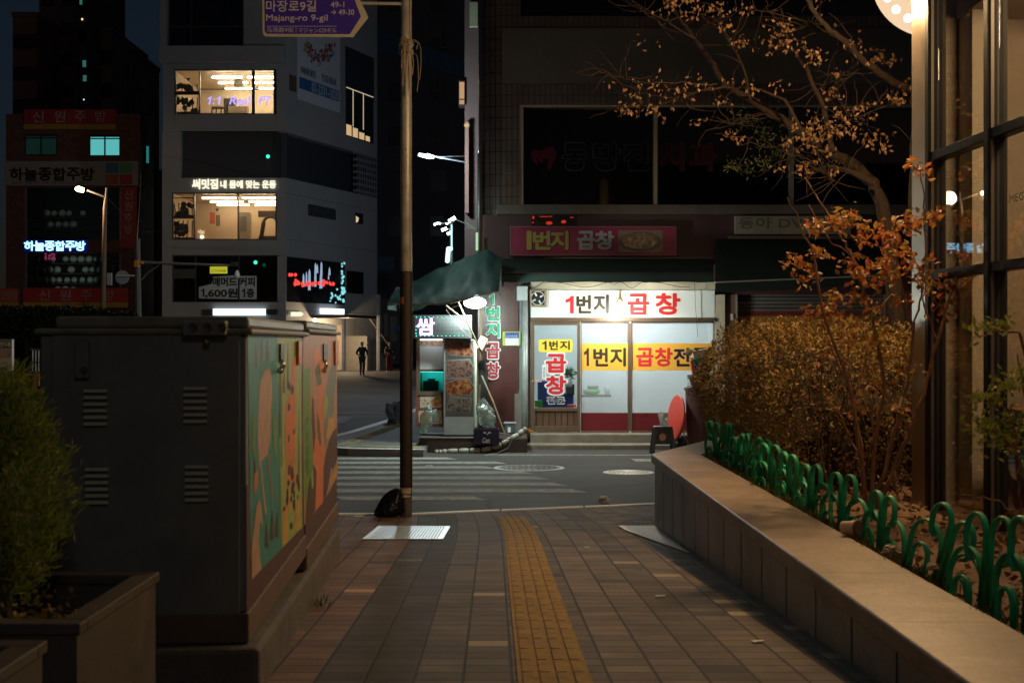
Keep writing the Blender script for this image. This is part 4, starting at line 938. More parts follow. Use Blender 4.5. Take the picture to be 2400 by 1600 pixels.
b = MB(); b.box(2.95, 6.0, 10.25, 10.36, .5, 7.5); b.box(6.0, 6.1, 3, 10.3, .5, 7.5); b.out('interior_wall', M_int, t)
b = MB(); b.box(3.22, 3.44, 9.95, 10.249, .9, 7.4); b.out('interior_pillar', mat('interior_cream', (.75, .63, .45), .7, var=.05), t)
b = MB(); b.box(3.2, 5.9, 9.3, 10.24, 4.42, 4.75); b.out('interior_beam', M_int, t)
b = MB(); b.box(2.98, 6.0, 3, 10.24, .5, .75); b.out('floor_slab', mat('interior_floor', (.12, .09, .07), .4), t)
b = MB(); b.box(3.05, 12, 10.37, 26, .3, 8) if False else b.box(3.2, 14, 10.37, 10.6, .3, 8); b.out('end_wall', mat('end_wall', (.10, .09, .085), .7), t)
g8 = Fr(gl.o + gl.n * .0, gl.u)
text('MEGA', g8, 2366, 2412, 458, 476, mat('frosted_letter', (.6, .6, .58), .6), .0, .02, parent=t, ref=2366)
b = MB(); b.box(3.30, 4.6, 9.0, 9.5, .76, 1.62); b.out('reception_counter', mat('counter_dark', (.10, .06, .045), .5), label='dark waist high counter standing behind the glass front', cat='counter')
b = MB(); b.box(3.26, 4.64, 8.96, 9.54, 1.625, 1.66); b.out('counter_ledge', mat('counter_orange', (.6, .25, .06), .4), label='orange edged ledge on the dark counter behind the glass front', cat='ledge')
# round lamp with bulbs on the building's end
c = V((3.34, 11.2, 5.0)); ax = V((-.30, -1, -.06)).normalized(); s1 = ax.cross(UP).normalized(); u1 = s1.cross(ax).normalized()
t = T('round_lamp', 'large round cream lamp disc studded with bright bulbs on the corner of the glass building', 'lamp', c)
b = MB(); b.lathe(c, [(.0, .04), (.40, .035), (.47, .02), (.50, -.02), (.49, -.10), (.44, -.14), (0, -.15)], 56, ax=ax, cap=False); b.out('lamp_face', emis('globe_cream', (1.0, .70, .44), .95), t, smooth=True)
b = MB(); b.tube([c + V((.3, -.2, 0)), c + V((.5, -.62, 0))], .04, 8); b.out('bracket', M_mul, t)
for rr, n, o in ((.41, 22, .0), (.25, 13, .3), (.09, 5, 0)):
    for j in range(n):
        q = 2 * PI * j / n + o + .12; p = c + (s1 * math.cos(q) + u1 * math.sin(q)) * rr + ax * .06
        b = MB(); b.ball(p, .033, 10); b.out('bulb', emis('bulb_white', (1, .95, .85), 9), t, smooth=True)
# ================================================================== restaurant building across the street
D = 28.7; fs = FX(D)
t = T('restaurant_building', 'dark brown tiled corner building with a brightly lit restaurant on its ground floor', 'building', (X(1450, D), D, 0)); BLD = t
M_tile = tiles('brown_tile', (.07, .048, .044), (.08, .053, .047), (.012, .010, .010), .112, .228, .3, ms=.009)
M_maroon = tiles('maroon_tile', (.115, .038, .036), (.10, .034, .032), (.07, .025, .024), .62, .62, .32, ms=.004, bump=.15)
M_panel = mat('grey_panel', (.105, .095, .088), .7, var=.15, scale=1.5)
M_band = mat('sill_band', (.13, .105, .08), .55, var=.35, scale=3)
M_dkwall = mat('dark_maroon_wall', (.075, .03, .033), .6, var=.2, scale=2)
M_beige = mat('beige_trim', (.50, .45, .33), .6, var=.15, scale=4)
M_frame = mat('brown_alu', (.17, .115, .075), .38, .45, var=.15)
M_dkglass = glass('dark_office_glass', (.05, .05, .055), 1.0, .03)
b = MB()
for (x0, x1, y0, y1) in ((1177, 2700, 38, 68), (1177, 2700, 197, 245), (1177, 1218, 245, 480), (1177, 1220, -250, 38), (1220, 2700, -250, -130)): fs.box(b, x0, x1, y0, y1, 0, -.35)
z0, z1 = fs.z(1177, 503), fs.z(1177, -250); x0 = X(1120, D); r_ = X(1177, D) - x0
arc = [(x0 + r_ - r_ * math.sin(PI / 2 * i / 12), D + r_ - r_ * math.cos(PI / 2 * i / 12)) for i in range(13)] + [(x0, D + 9), (x0 + r_, D + 9)]
b.prism(arc, z0, z1)
b.out('tiled_wall', M_tile, t)
b = MB(); fs.box(b, 1177, 2700, 68.2, 196.8, .03, -.3); b.out('parapet_panel', M_panel, t)
b = MB(); fs.box(b, 1165, 2700, 480.2, 503, .09, -.4); b.out('sill_band', M_band, t, bevel=.01)
b = MB(); fs.box(b, 1135, 1675, 503.2, 662, -.02, -.4); fs.box(b, 1675.2, 2700, 503.2, 690, -.02, -.4); b.out('upper_wall', M_dkwall, t)
b = MB(); fs.box(b, 1218.2, 2700, 245.2, 480, -.22, -.24); b.out('office_window', M_dkglass, t); off_w = b
win = t.children[-1]
b = MB()
for x in (1222, 1537, 1857, 2180): fs.box(b, x - 4.5, x + 4.5, 245.4, 479.8, -.05, -.215)
fs.box(b, 1226.6, 2700, 245.4, 250, -.06, -.215); b.out('window_frame', mat('alu_frame', (.30, .27, .22), .45, .5), win)
b = MB(); fs.box(b, 1220.2, 2700, -130, 37.8, -.22, -.24); b.out('office_window', M_dkglass, t)
b = MB(); fs.box(b, 1180, 2700, -250, 500, -1.5, -1.6); b.out('office_back_wall', mat('office_dark', (.04, .04, .045), .8), t)
# faint clinic lettering stuck on the big window
M_out1 = mat('faint_outline', (.05, .05, .066), .8, spec=.1); M_out2 = mat('faint_red_outline', (.075, .04, .046), .8, spec=.1); M_in1 = mat('faint_navy', (.006, .006, .014), .8, spec=.1); M_in2 = mat('faint_red', (.08, .009, .02), .8, spec=.1)
for s_, x0, x1, mo, mi in (('동', 1320, 1376, M_out1, M_in1), ('방', 1393, 1454, M_out1, M_in1), ('진', 1466, 1521, M_out1, M_in1), ('치', 1550, 1604, M_out2, M_in2), ('과', 1621, 1681, M_out2, M_in2)):
    text(s_, fs, x0, x1, 333, 396, mo, -.212, .05, parent=win); text(s_, fs, x0 + 1.6, x1 - 1.6, 334.6, 394.4, mi, -.208, .028, parent=win)
b = MB(); fs.poly(b, [(1246, 352), (1258, 346), (1270, 352), (1280, 342), (1296, 340), (1305, 352), (1304, 368), (1296, 384), (1288, 397), (1284, 392), (1285, 372), (1280, 366), (1272, 378), (1266, 378), (1258, 368), (1262, 388), (1252, 378), (1244, 364)], -.208); b.out('emblem_lettering', M_in2, win)
# ground floor walls
b = MB(); fs.box(b, 1150, 1214, 662.2, 1040, -.03, -.4); fs.box(b, 1120, 1149.8, 503.2, 1040, -.06, -9); b.out('side_wall', M_maroon, t)
b = MB(); fs.box(b, 1676, 1698, 690.2, 1040, .05, -.4); fs.box(b, 1244, 1676, 660, 679.5, .0, -.3); b.out('door_surround', M_beige, t)
b = MB(); fs.box(b, 1698.2, 1724, 690.2, 1040, 0, -.4); b.out('pier_wall', mat('brown_pier', (.15, .085, .06), .6, var=.2), t); b = MB(); fs.box(b, 2075, 2700, 690.2, 1040, 0, -.4); b.out('pier_wall', mat('brown_pier', (0, 0, 0)), t)
b = MB(); fs.box(b, 1728, 2074.8, 690.2, 1040, -.1, -.14); b.out('roller_shutter', tiles('shutter_slats', (.15, .14, .125), (.14, .13, .12), (.04, .035, .03), 9, .075, .45, ms=.012, bump=.8), t)
sh = t.children[-1]
b = MB(); fs.box(b, 1730, 2074, 729, 739, -.094, -.099); b.out('red_stripe', mat('stripe_red', (.16, .02, .025), .5), sh)
b = MB(); fs.box(b, 1730, 2074, 740, 750, -.094, -.099); b.out('orange_stripe', mat('stripe_orange', (.35, .15, .03), .5), sh)
b = MB(); fs.box(b, 1730, 2074, 752, 762, -.094, -.099); b.out('dark_stripe', mat('stripe_dark', (.02, .018, .02), .5), sh)
b = MB(); fs.box(b, 1724.2, 1728, 690.2, 1040, .02, -.14); b.out('shutter_rail', mat('rail_grey', (.45, .42, .36), .4, .6), sh)
b = MB(); fs.box(b, 1712, 1718, 735, 751, .03, .0); b.out('lock_box', mat('pale_box', (.5, .47, .4), .5), t)
# room behind the glass
RB = D + 3.2
M_rw = mat('room_white', (.80, .82, .82), .7, var=.04, scale=1.5)
zf = fs.z(1300, 1014); zc = fs.z(1300, 679)
b = MB(); xl, xr = X(1240, D), X(1676, D)
b.box(xl - .3, xr + .3, RB, RB + .1, zf, zc); b.box(xl - .4, xl - .3, D + .15, RB, zf, zc); b.box(xr + .3, xr + .4, D + .15, RB, zf, zc); b.box(xl - .4, xr + .4, D + .1, RB, zc + .01, zc + .1)
b.out('room_wall', M_rw, t)
b = MB(); b.box(xl - .4, xr + .4, D + .02, RB, zf - .1, zf); b.out('room_floor', mat('room_floor', (.28, .22, .17), .4), t)
for i, (x, y) in enumerate(((1300, 29.6), (1420, 29.6), (1550, 29.6), (1380, 31), (1540, 31))):
    c = V((X(x, D), y, zc - .05)); tt = T('ceiling_lamp', 'white fluorescent tube on the restaurant ceiling behind the frosted glass', 'ceiling lamp', c, 'fluorescent tubes in the restaurant')
    MB().box(c.x - .6, c.x + .6, y - .05, y + .05, c.z, c.z + .04).out('housing', M_rw, tt); MB().tube([c + V((-.58, 0, -.02)), c + V((.58, 0, -.02))], .02, 8).out('tube', emis('tube_white', (.88, 1, 1), 70), tt)
# sign fascia
b = MB(); fs.box(b, 1245, 1674, 681.5, 744, .05, -.1); b.out('fascia_sign', mat('fascia_white', (.74, .80, .79), .45, var=.04), None, 'white fascia sign over the restaurant door with red and black letters', 'sign')
fas = bpy.data.objects['fascia_sign']
M_red = mat('letter_red', (.62, .025, .035), .45, var=.05); M_blk = mat('letter_black', (.03, .022, .015), .45, var=.05); M_navy = mat('letter_navy', (.02, .012, .04), .45); M_cr = mat('letter_cream', (.85, .80, .62), .5, var=.03); M_wht = mat('letter_white', (.82, .84, .84), .5, var=.03)
for s_, x0, x1, y0, y1, m in (('1', 1326, 1344, 694, 734, M_red), ('번', 1352, 1384, 693, 733, M_blk), ('지', 1392, 1425, 692, 733, M_blk), ('곱', 1472, 1519, 690, 736, M_red), ('창', 1537, 1592, 689, 736, M_red)):
    text(s_, fs, x0 - 1.6, x1 + 1.6, y0 - 1.6, y1 + 1.6, M_cr, .053, .075, parent=fas); text(s_, fs, x0, x1, y0, y1, m, .057, .045, parent=fas)
b = MB(); fs.box(b, 1244, 1675, 744.3, 753, .08, -.12); b.out('lintel_bar', M_frame, t, bevel=.006)
# door
b = MB()
fs.box(b, 1244, 1252.5, 753.3, 1016, .03, -.1); fs.box(b, 1353, 1359.5, 753.3, 1016, .03, -.1); fs.box(b, 1252.6, 1352.9, 753.3, 762, .02, -.08); fs.box(b, 1252.6, 1352.9, 955, 963, .02, -.08); fs.box(b, 1252.6, 1352.9, 998, 1012, .02, -.08)
b.out('shop_door', M_frame, t, bevel=.004); dr = t.children[-1]
b = MB(); fs.box(b, 1252.8, 1352.7, 963.2, 997.8, -.02, -.05); b.out('door_plank', tiles('door_boards', (.13, .07, .045), (.115, .062, .04), (.03, .015, .01), .125, 3, .4, ms=.01, bump=.6), dr)
b = MB(); fs.box(b, 1252.8, 1352.7, 762.2, 954.8, -.03, -.036); b.out('door_pane', glass('door_glass', (.82, .87, .88), .7, .02), dr); dp = dr
b = MB(); b.lathe(fs.hit(1249.5, 893.5, .03), [(.012, 0), (.028, .02), (.028, .04), (.01, .05)], 12, ax=(0, -1, 0)); b.out('door_knob', mat('chrome', (.7, .68, .6), .25, .9), dr, smooth=True)
def plateb(name, x0, x1, y0, y1, m, off, par, rr=0):
    b = MB()
    if rr:
        pts = []
        for cx, cy, a in ((x1 - rr, y0 + rr, -90), (x1 - rr, y1 - rr, 0), (x0 + rr, y1 - rr, 90), (x0 + rr, y0 + rr, 180)):
            for i in range(5): q = math.radians(a + 90 * i / 4); pts.append((cx + rr * math.cos(q), cy + rr * math.sin(q)))
        fs.poly(b, pts, off)
    else: fs.box(b, x0, x1, y0, y1, off, off - .003)
    return b.out(name, m, par)
M_byel = mat('banner_yellow', (.80, .42, .05), .5, var=.04); M_styel = mat('sticker_yellow', (.82, .62, .05), .5, var=.03)
pt = plateb('yellow_sticker', 1262.5, 1342, 795, 825, M_styel, -.022, dr, 5)
for s_, x0, x1 in (('1', 1271, 1281), ('번', 1288, 1307), ('지', 1313, 1335)): text(s_, fs, x0, x1, 799, 819, M_blk, -.018, .04, parent=dr)
for s_, y0, y1 in (('곱', 829, 873), ('창', 880, 924)):
    text(s_, fs, 1279, 1327.5, y0, y1, M_wht, -.021, .085, parent=dr); text(s_, fs, 1281, 1325.5, y0 + 1.8, y1 - 1.8, M_red, -.017, .05, parent=dr)
text('전문', fs, 1282, 1324, 930, 946, M_wht, -.021, .07, parent=dr); text('전문', fs, 1283, 1323, 931, 945, M_navy, -.017, .03, parent=dr)
sgn = plateb('pull_sticker', 1255, 1269, 890, 895, mat('sticker_pale', (.7, .5, .42), .5), -.022, dr); text('→', fs, 1256, 1268, 891, 894, M_red, -.018, .02, parent=dr)
# windows
for x0, x1, nm, lab in ((1361, 1474, '1번지', None), (1480, 1674, None, None)):
    b = MB(); fs.box(b, x0, x1, 753.3, 757, .02, -.08); fs.box(b, x0, x1, 1009.5, 1016, .02, -.08); fs.box(b, x0, x0 + 2, 757.2, 1009.3, .02, -.08); fs.box(b, x1 - 2.5, x1 + (4.8 if x1 < 1500 else 0), 757.2, 1009.3, .03, -.08)
    b.out('shop_window', M_frame, t, bevel=.004); wn = t.children[-1]
    b = MB(); fs.box(b, x0 + 2.1, x1 - 2.6, 757.2, 966.8, -.03, -.036); b.out('pane', glass('frosted_glass', (.9, .93, .95), .4, .03, film=.2, filmcol=(.88, .93, .95)), wn)
    b = MB(); fs.box(b, x0 + 2.1, x1 - 2.6, 967, 1009.3, -.02, -.04); b.out('red_film_panel', mat('red_film', (.15, .015, .022), .3, var=.1), wn)
    b = MB(); fs.box(b, x0 + 2.1, x1 - 2.6, 804.5, 868, -.022, -.026); b.out('yellow_banner', M_byel, wn)
    for s_, a, c, m in ((('1', 1369.5, 1380, M_blk), ('번', 1392, 1424, M_blk), ('지', 1431.5, 1466, M_blk)) if nm else (('곱', 1492.5, 1530.5, M_red), ('창', 1536, 1575.5, M_red), ('전', 1580, 1615, M_navy), ('문', 1624, 1660, M_navy))):
        text(s_, fs, a, c, 816, 857, m, -.018, .035, parent=wn)
    if nm:
        b = MB(); fs.box(b, 1417, 1455.5, 769.5, 799, -.022, -.026); b.out('notice', mat('notice_blue', (.35, .5, .66), .6), wn)
        b = MB(); fs.box(b, 1418, 1454.5, 770.5, 777.5, -.019, -.0215); fs.box(b, 1418, 1454.5, 781, 798, -.019, -.0215); b.out('notice_panel', M_wht, wn)
        for i, y in enumerate((764, 771, 777, 783, 790, 796)): text(['메 뉴', '곱창 전골', '막창 구이', '순대 볶음', '볶 음 밥', '소주 맥주'][i], fs, 1386, 1412, y - 2, y + 2, mat('faint_grey', (.42, .47, .52), .6), -.02, .0, parent=wn)
# inside: shelf, plates, counter, plant
def thing1(b, name, m, label, cat, **k): return b.out(name, m, label=label, cat=cat, **k)
thing1(MB().box(X(1363, D), X(1434, D), 28.85, 29.2, Z(931, D), Z(925.5, D)), 'wall_shelf', M_frame, 'thin brown shelf seen blurred through the frosted restaurant window', 'shelf')
c = V((X(1388, D), 28.98, Z(925, D))); b = MB(); b.lathe(c, [(.12, .0), (.17, .03), (.17, .10), (.1, .105)], 20); thing1(b, 'green_plates', mat('plate_green', (.12, .42, .05), .4), 'green plate stack on the shelf behind the frosted window', 'plates', smooth=True)
b = MB(); b.lathe(c + V((.03, 0, .107)), [(.10, 0), (.12, .04), (.11, .075)], 20); thing1(b, 'grey_bowl', mat('bowl_grey', (.25, .25, .24), .4, .5), 'grey bowl set on top of the green plates', 'bowl', smooth=True)
c = V((X(1425, D), 28.95, Z(925, D))); b = MB(); b.lathe(c, [(.05, 0), (.06, .16), (.055, .165)], 16); thing1(b, 'glass_jar', mat('jar_pale', (.6, .75, .72), .3), 'pale jar at the end of the shelf behind the frosted window', 'jar', smooth=True)
thing1(MB().box(X(1266, D), X(1352, D), 30.2, 30.8, zf, Z(928, D)), 'blue_counter', mat('counter_blue', (.035, .07, .26), .4, var=.2), 'blue counter front inside the open view of the glass door', 'counter', bevel=.02)
thing1(MB().box(X(1262, D), X(1285, D), 29.6, 29.75, Z(960, D), Z(895, D)), 'blue_apron', mat('apron_blue', (.05, .10, .36), .7), 'blue cloth hanging behind the restaurant door glass', 'cloth', bevel=.02)
thing1(MB().box(X(1254, D), X(1272, D), 29.0, 29.2, Z(955, D), Z(940, D)), 'green_box', mat('box_green', (.08, .55, .08), .5), 'bright green box low behind the restaurant door glass', 'box', bevel=.01)
thing1(MB().box(X(1332, D), X(1352, D), 29.0, 29.3, Z(955, D), Z(950, D)), 'red_tray', mat('tray_red', (.6, .06, .08), .5), 'red tray low behind the restaurant door glass', 'tray', bevel=.01)
thing1(MB().box(X(1332, D), X(1353, D), 30.0, 30.2, Z(930, D), Z(905, D)), 'dark_stove', mat('stove', (.04, .045, .05), .4, .3), 'dark stove block seen beside the letters on the door glass', 'stove', bevel=.01)
c = V((X(1337, D), 29.7, Z(890, D))); tt = T('potted_plant', 'leafy green plant in a white pot behind the restaurant door glass', 'plant', c)
MB().lathe(c, [(.07, -.17), (.10, 0), (.09, .0)], 16).out('pot', M_rw, tt, smooth=True); b = MB()
for i in range(90): b.leaf(c + V((rnd.gauss(0, .06), rnd.gauss(0, .06), .03 + .12 * rnd.random())), (rnd.gauss(0, 1), rnd.gauss(0, .6), rnd.gauss(.5, .6)), .035, .16)
b.out('foliage', mat('plant_leaf', (0, 0, 0), .6, island=[(.03, .10, .04), (.08, .17, .07), (.04, .08, .04)]), tt)
plateb('paper_notice', 1270.5, 1280, 854, 888, M_wht, -.022, dr); text('냉\n방\n중', fs, 1272.5, 1278, 860, 885, M_navy, -.018, .0, parent=dr)
# extractor fan, junction box, pipe, bulb lamp
c = fs.hit(1260.5, 699, .06); tt = T('extractor_fan', 'square dark extractor fan set at the top corner of the restaurant front', 'fan', c)
b = MB(); fs.box(b, 1242, 1246, 680, 720, .12, .051); fs.box(b, 1276, 1281, 680, 720, .12, .051); fs.box(b, 1246.1, 1275.9, 680, 683, .12, .051); fs.box(b, 1246.1, 1275.9, 715, 720, .12, .051); b.out('frame', mat('fan_frame', (.32, .24, .16), .5), tt)
b = MB(); fs.box(b, 1246.1, 1275.9, 683.1, 714.9, .07, .052); b.out('backing', mat('fan_black', (.012, .012, .012), .6), tt)
b = MB(); R_ = .135
b.tube([c + V((R_ * math.cos(2 * PI * i / 28), -.05, R_ * math.sin(2 * PI * i / 28))) for i in range(29)], .006, 6); b.out('guard_ring', M_wht, tt)
for i in range(4):
    an = PI / 2 * i + .5; b = MB(); q = c + V((math.cos(an) * .085, -.03, math.sin(an) * .085)); b.obox(q, (math.cos(an), 0, math.sin(an)), (-math.sin(an) * .8, -.6, math.cos(an) * .8), (0, 1, 0), .035, .02, .002); b.out('blade', M_wht, tt)
tt = T('meter_box', 'pale grey electrical box with a thick pipe running down beside the door', 'electrical box', fs.hit(1224, 690))
b = MB(); fs.box(b, 1211, 1236, 671, 705, .22, .03); b.out('box', mat('box_grey', (.48, .55, .56), .5, var=.1), tt, bevel=.015)
b = MB(); b.lathe(fs.hit(1230, 800, .08), [(.065, -2.15), (.065, .82)], 14); b.out('pipe', mat('pipe_grey', (.36, .40, .40), .45, .2, var=.25, scale=6), tt, smooth=True)
tt = None
b = MB(); fs.box(b, 1206, 1243.8, 922, 1018, -.02, -.1); thing1(b, 'grey_board', mat('board_grey', (.22, .2, .18), .7, var=.2), 'grey board leaning low against the wall beside the pipe', 'board')
b = MB(); fs.box(b, 1214.3, 1243.7, 662.2, 1040, -.105, -.3); b.out('pillar', mat('grey_pillar', (.25, .26, .25), .6, var=.25), BLD)
LB = P(1453, 722, 28.05)
tt = T('bulb_lamp', 'bare glowing bulb lamp hanging in front of the restaurant fascia sign', 'lamp', LB)
MB().lathe(LB + V((0, 0, .115)), [(.09, 0), (.03, .09), (.022, .22), (.05, .25)], 16).out('shade', mat('brass', (.4, .3, .15), .3, .9), tt, smooth=True)
MB().ball(LB, .115, 20).out('bulb', emis('bulb_glow', (1, .98, .9), 60), tt, smooth=True)
b = MB(); b.tube([fs.hit(1225 + 8 * i, 661 + [0, 6, 14, 18, 14, 6, 0, 1, 0, 0, 1, 2, 3, 5, 8, 10, 12, 14, 15, 15, 14, 12, 9, 6, 3, 0, 3, 8, 0][i % 29] * .8, .1) for i in range(50)], .006, 5)
b.tube([fs.hit(1628, 664, .12), fs.hit(1630, 720, .11), fs.hit(1636, 790, .1)], .005, 5); thing1(b, 'loose_cable', mat('cable_black', (.02, .02, .02), .5), 'thin loose black cable looping under the edge of the green awning', 'cable')
# awnings
M_awn = mat('awning_green', (.012, .030, .024), .75, var=.25, scale=4)
def awning(x0, x1, ytop, yfront, yb, proj, label, rail, yb1=None):
    yb1 = yb1 or yb
    tt = T('awning', label, 'awning', fs.hit(x0, ytop))
    zt, d1 = fs.z(x0, ytop), D - proj
    xa, xb = X(x0, D), X(x1, D); zf0, zf1 = Z(yfront, d1), Z(yb, d1); xa1, xb1 = X(x0, d1), X(x1, d1); zf2 = Z(yb1, d1); zr = Z(yfront - (yb - yb1), d1)
    b = MB(); n = 14
    for i in range(n):
        f0, f1 = i / n, (i + 1) / n
        L_ = lambda a, c, f: a + (c - a) * f
        sag = lambda f: .03 * math.sin(f * PI * 5) * .4
        b.add([(L_(xa, xb, f0), D - .03, zt), (L_(xa, xb, f1), D - .03, zt), (L_(xa1, xb1, f1), d1, L_(zf0, zr, f1) + sag(f1)), (L_(xa1, xb1, f0), d1, L_(zf0, zr, f0) + sag(f0))], [(0, 1, 2, 3)])
        b.add([(L_(xa1, xb1, f0), d1, L_(zf0, zr, f0) + sag(f0)), (L_(xa1, xb1, f1), d1, L_(zf0, zr, f1) + sag(f1)), (L_(xa1, xb1, f1), d1, L_(zf1, zf2, f1) + .008 * ((i * 7) % 3)), (L_(xa1, xb1, f0), d1, L_(zf1, zf2, f0) + .008 * (((i - 1) * 7) % 3))], [(0, 1, 2, 3)])
    b.add([(xa, D - .03, zt), (xa1, d1, zf0), (xa1, d1, zf1), (xa, D - .03, zf1)], [(0, 1, 2, 3)]); b.add([(xb, D - .03, zt), (xb1, d1, zr), (xb1, d1, zf2), (xb, D - .03, zf2)], [(3, 2, 1, 0)])
    b.out('canvas', M_awn, tt)
    b = MB(); b.tube([(xa1, d1 - .012, zf0), (xb1, d1 - .012, zr)], .018, 6); b.out('front_rail', rail, tt)
    return tt
awning(1172, 1672, 606, 640, 662, 1.15, 'long black green awning pulled out above the restaurant door and windows', mat('rail_dark', (.02, .02, .02), .5))
awning(1676, 2110, 562, 662, 686, 1.5, 'dark green awning with a pale rail over the closed roller shutter', mat('rail_pale', (.42, .40, .35), .5), 668)
b = MB(); fs.box(b, 1195, 1668, 614, 622, .12, .0); thing1(b, 'awning_roller', mat('roller_grey', (.14, .13, .11), .5, .4), 'grey roller bar of the awning running under the magenta sign', 'roller bar')
b = MB(); fs.box(b, 1705, 2110, 554, 561, .12, .0); thing1(b, 'awning_roller', mat('roller_grey', (.14, .13, .11), .5, .4), 'grey roller bar under the faint pale sign board', 'roller bar')
# magenta sign
b = MB(); fs.box(b, 1195, 1583, 532, 600, .16, -.01); tt = b.out('shop_sign', mat('sign_rim', (.25, .12, .14), .5), None, 'long magenta sign board with yellow and white letters and a food picture', 'sign')
b = MB(); fs.box(b, 1197, 1581, 534, 598, .165, .161); b.out('face_panel', mat('sign_magenta', (.24, .009, .048), .5, var=.08), tt)
for s_, x0, x1, m in (('|', 1236, 1244, 'y'), ('번', 1250, 1288, 'y'), ('지', 1291, 1330, 'y'), ('곱', 1353, 1392, 'w'), ('창', 1395, 1437, 'w')):
    text(s_, fs, x0 + 2, x1 + 2, 546, 587, mat('sign_shadow', (.03, .006, .015), .6), .167, .05, parent=tt); text(s_, fs, x0, x1, 544.5, 585, mat('sign_gold', (.38, .30, .06), .5) if m == 'y' else mat('sign_ivory', (.32, .31, .27), .5), .17, .045, parent=tt)
b = MB(); fs.box(b, 1448, 1551, 541, 592, .17, .166); b.out('food_picture', mat('pic_table', (.2, .14, .09), .5, var=.3), tt)
b = MB(); fs.poly(b, ell(1499, 568, 50, 23, 24), .172); b.out('dish_picture', mat('dish_black', (.03, .022, .02), .4), tt)
b = MB(); fs.poly(b, ell(1497, 566, 43, 18, 24), .174); b.out('food_picture', food('stew', [(.015, .008, .006), (.09, .03, .015), (.18, .09, .045), (.36, .28, .2)], 9, 3), tt)
# faint pale sign and dark window with red reflections painted as glow
b = MB(); fs.box(b, 1721, 1990, 508, 550, .14, -.01); tt = b.out('board_sign', mat('board_cream', (.30, .26, .19), .6, var=.15), None, 'faint cream sign board with grey letters partly hidden by red leaves', 'sign')
text('동아 DVD 로', fs, 1729, 1960, 511, 537, mat('board_letter', (.12, .11, .09), .6), .143, .02, parent=tt)
b = MB(); fs.box(b, 1246, 1347, 505, 530, .02, -.0); tt = b.out('small_window', mat('small_window_dark', (.012, .008, .008), .4, spec=.2), BLD)
b = MB()
for (x, y, rx, ry) in ((1287, 523, 8, 4), (1321, 520, 6, 4), (1250, 510, 2.5, 4), (1249, 522, 2, 1.5), (1275, 508, 12, 1), (1290, 507.5, 5, 1), (1340, 510, 5, 1)): fs.poly(b, ell(x, y, rx, ry, 10), .0225)
b.out('red_window_reflection', emis('red_reflection_glow', (.9, .05, .02), .55), tt)
# cctv notice and vertical lettering on the tiled wall
b = MB(); fs.box(b, 1178, 1220, 777, 810, .02, -.029); tt = b.out('cctv_notice', mat('notice_lime', (.42, .52, .06), .5), None, 'small framed notice with a blue heading on the maroon wall beside the pipe', 'notice')
b = MB(); fs.box(b, 1184, 1216, 779, 809, .024, .021); b.out('paper', M_wht, tt)
b = MB(); fs.box(b, 1184, 1216, 779, 792, .027, .0245); b.out('heading_panel', mat('heading_blue', (.02, .07, .36), .5), tt); text('CCTV녹화중', fs, 1186, 1213, 785, 790.5, M_wht, .03, .0, parent=tt)
M_grn = mat('letter_green', (.0, .46, .22), .5); M_lr = mat('letter_crimson', (.42, .02, .04), .5)
tt = T('wall_lettering', 'vertical green and red letters with white outlines fixed to the maroon wall', 'lettering', fs.hit(1156, 780))
for s_, y0, y1, m in (('1', 689, 713, M_grn), ('번', 720, 750, M_grn), ('지', 758, 790, M_grn), ('곱', 804, 839, M_lr), ('창', 850, 886, M_lr)):
    x0, x1 = (1148, 1158) if s_ == '1' else (1141, 1170)
    text(s_, fs, x0 - 1.4, x1 + 1.4, y0 - 1.4, y1 + 1.4, M_wht, .022, .07, parent=tt); text(s_, fs, x0, x1, y0, y1, m, .026, .04, parent=tt)
# steps
M_step = mat('step_stone', (.22, .19, .15), .7, var=.35, scale=4, bump=.3)
b = MB(); b.box(X(1243, 28.2), X(1900, 28.2), 28.12, 28.75, .0, Z(1016, 28.3)); b.box(X(1195, 27.7), X(1900, 27.7), 27.55, 28.12, -.05, Z(1039, 27.9)); thing1(b, 'entrance_steps', M_step, 'two low worn stone steps in front of the lit restaurant', 'steps', bevel=.015)
b = MB(); fs.box(b, 1240, 1420, 1017, 1019, .3, .28); b = None
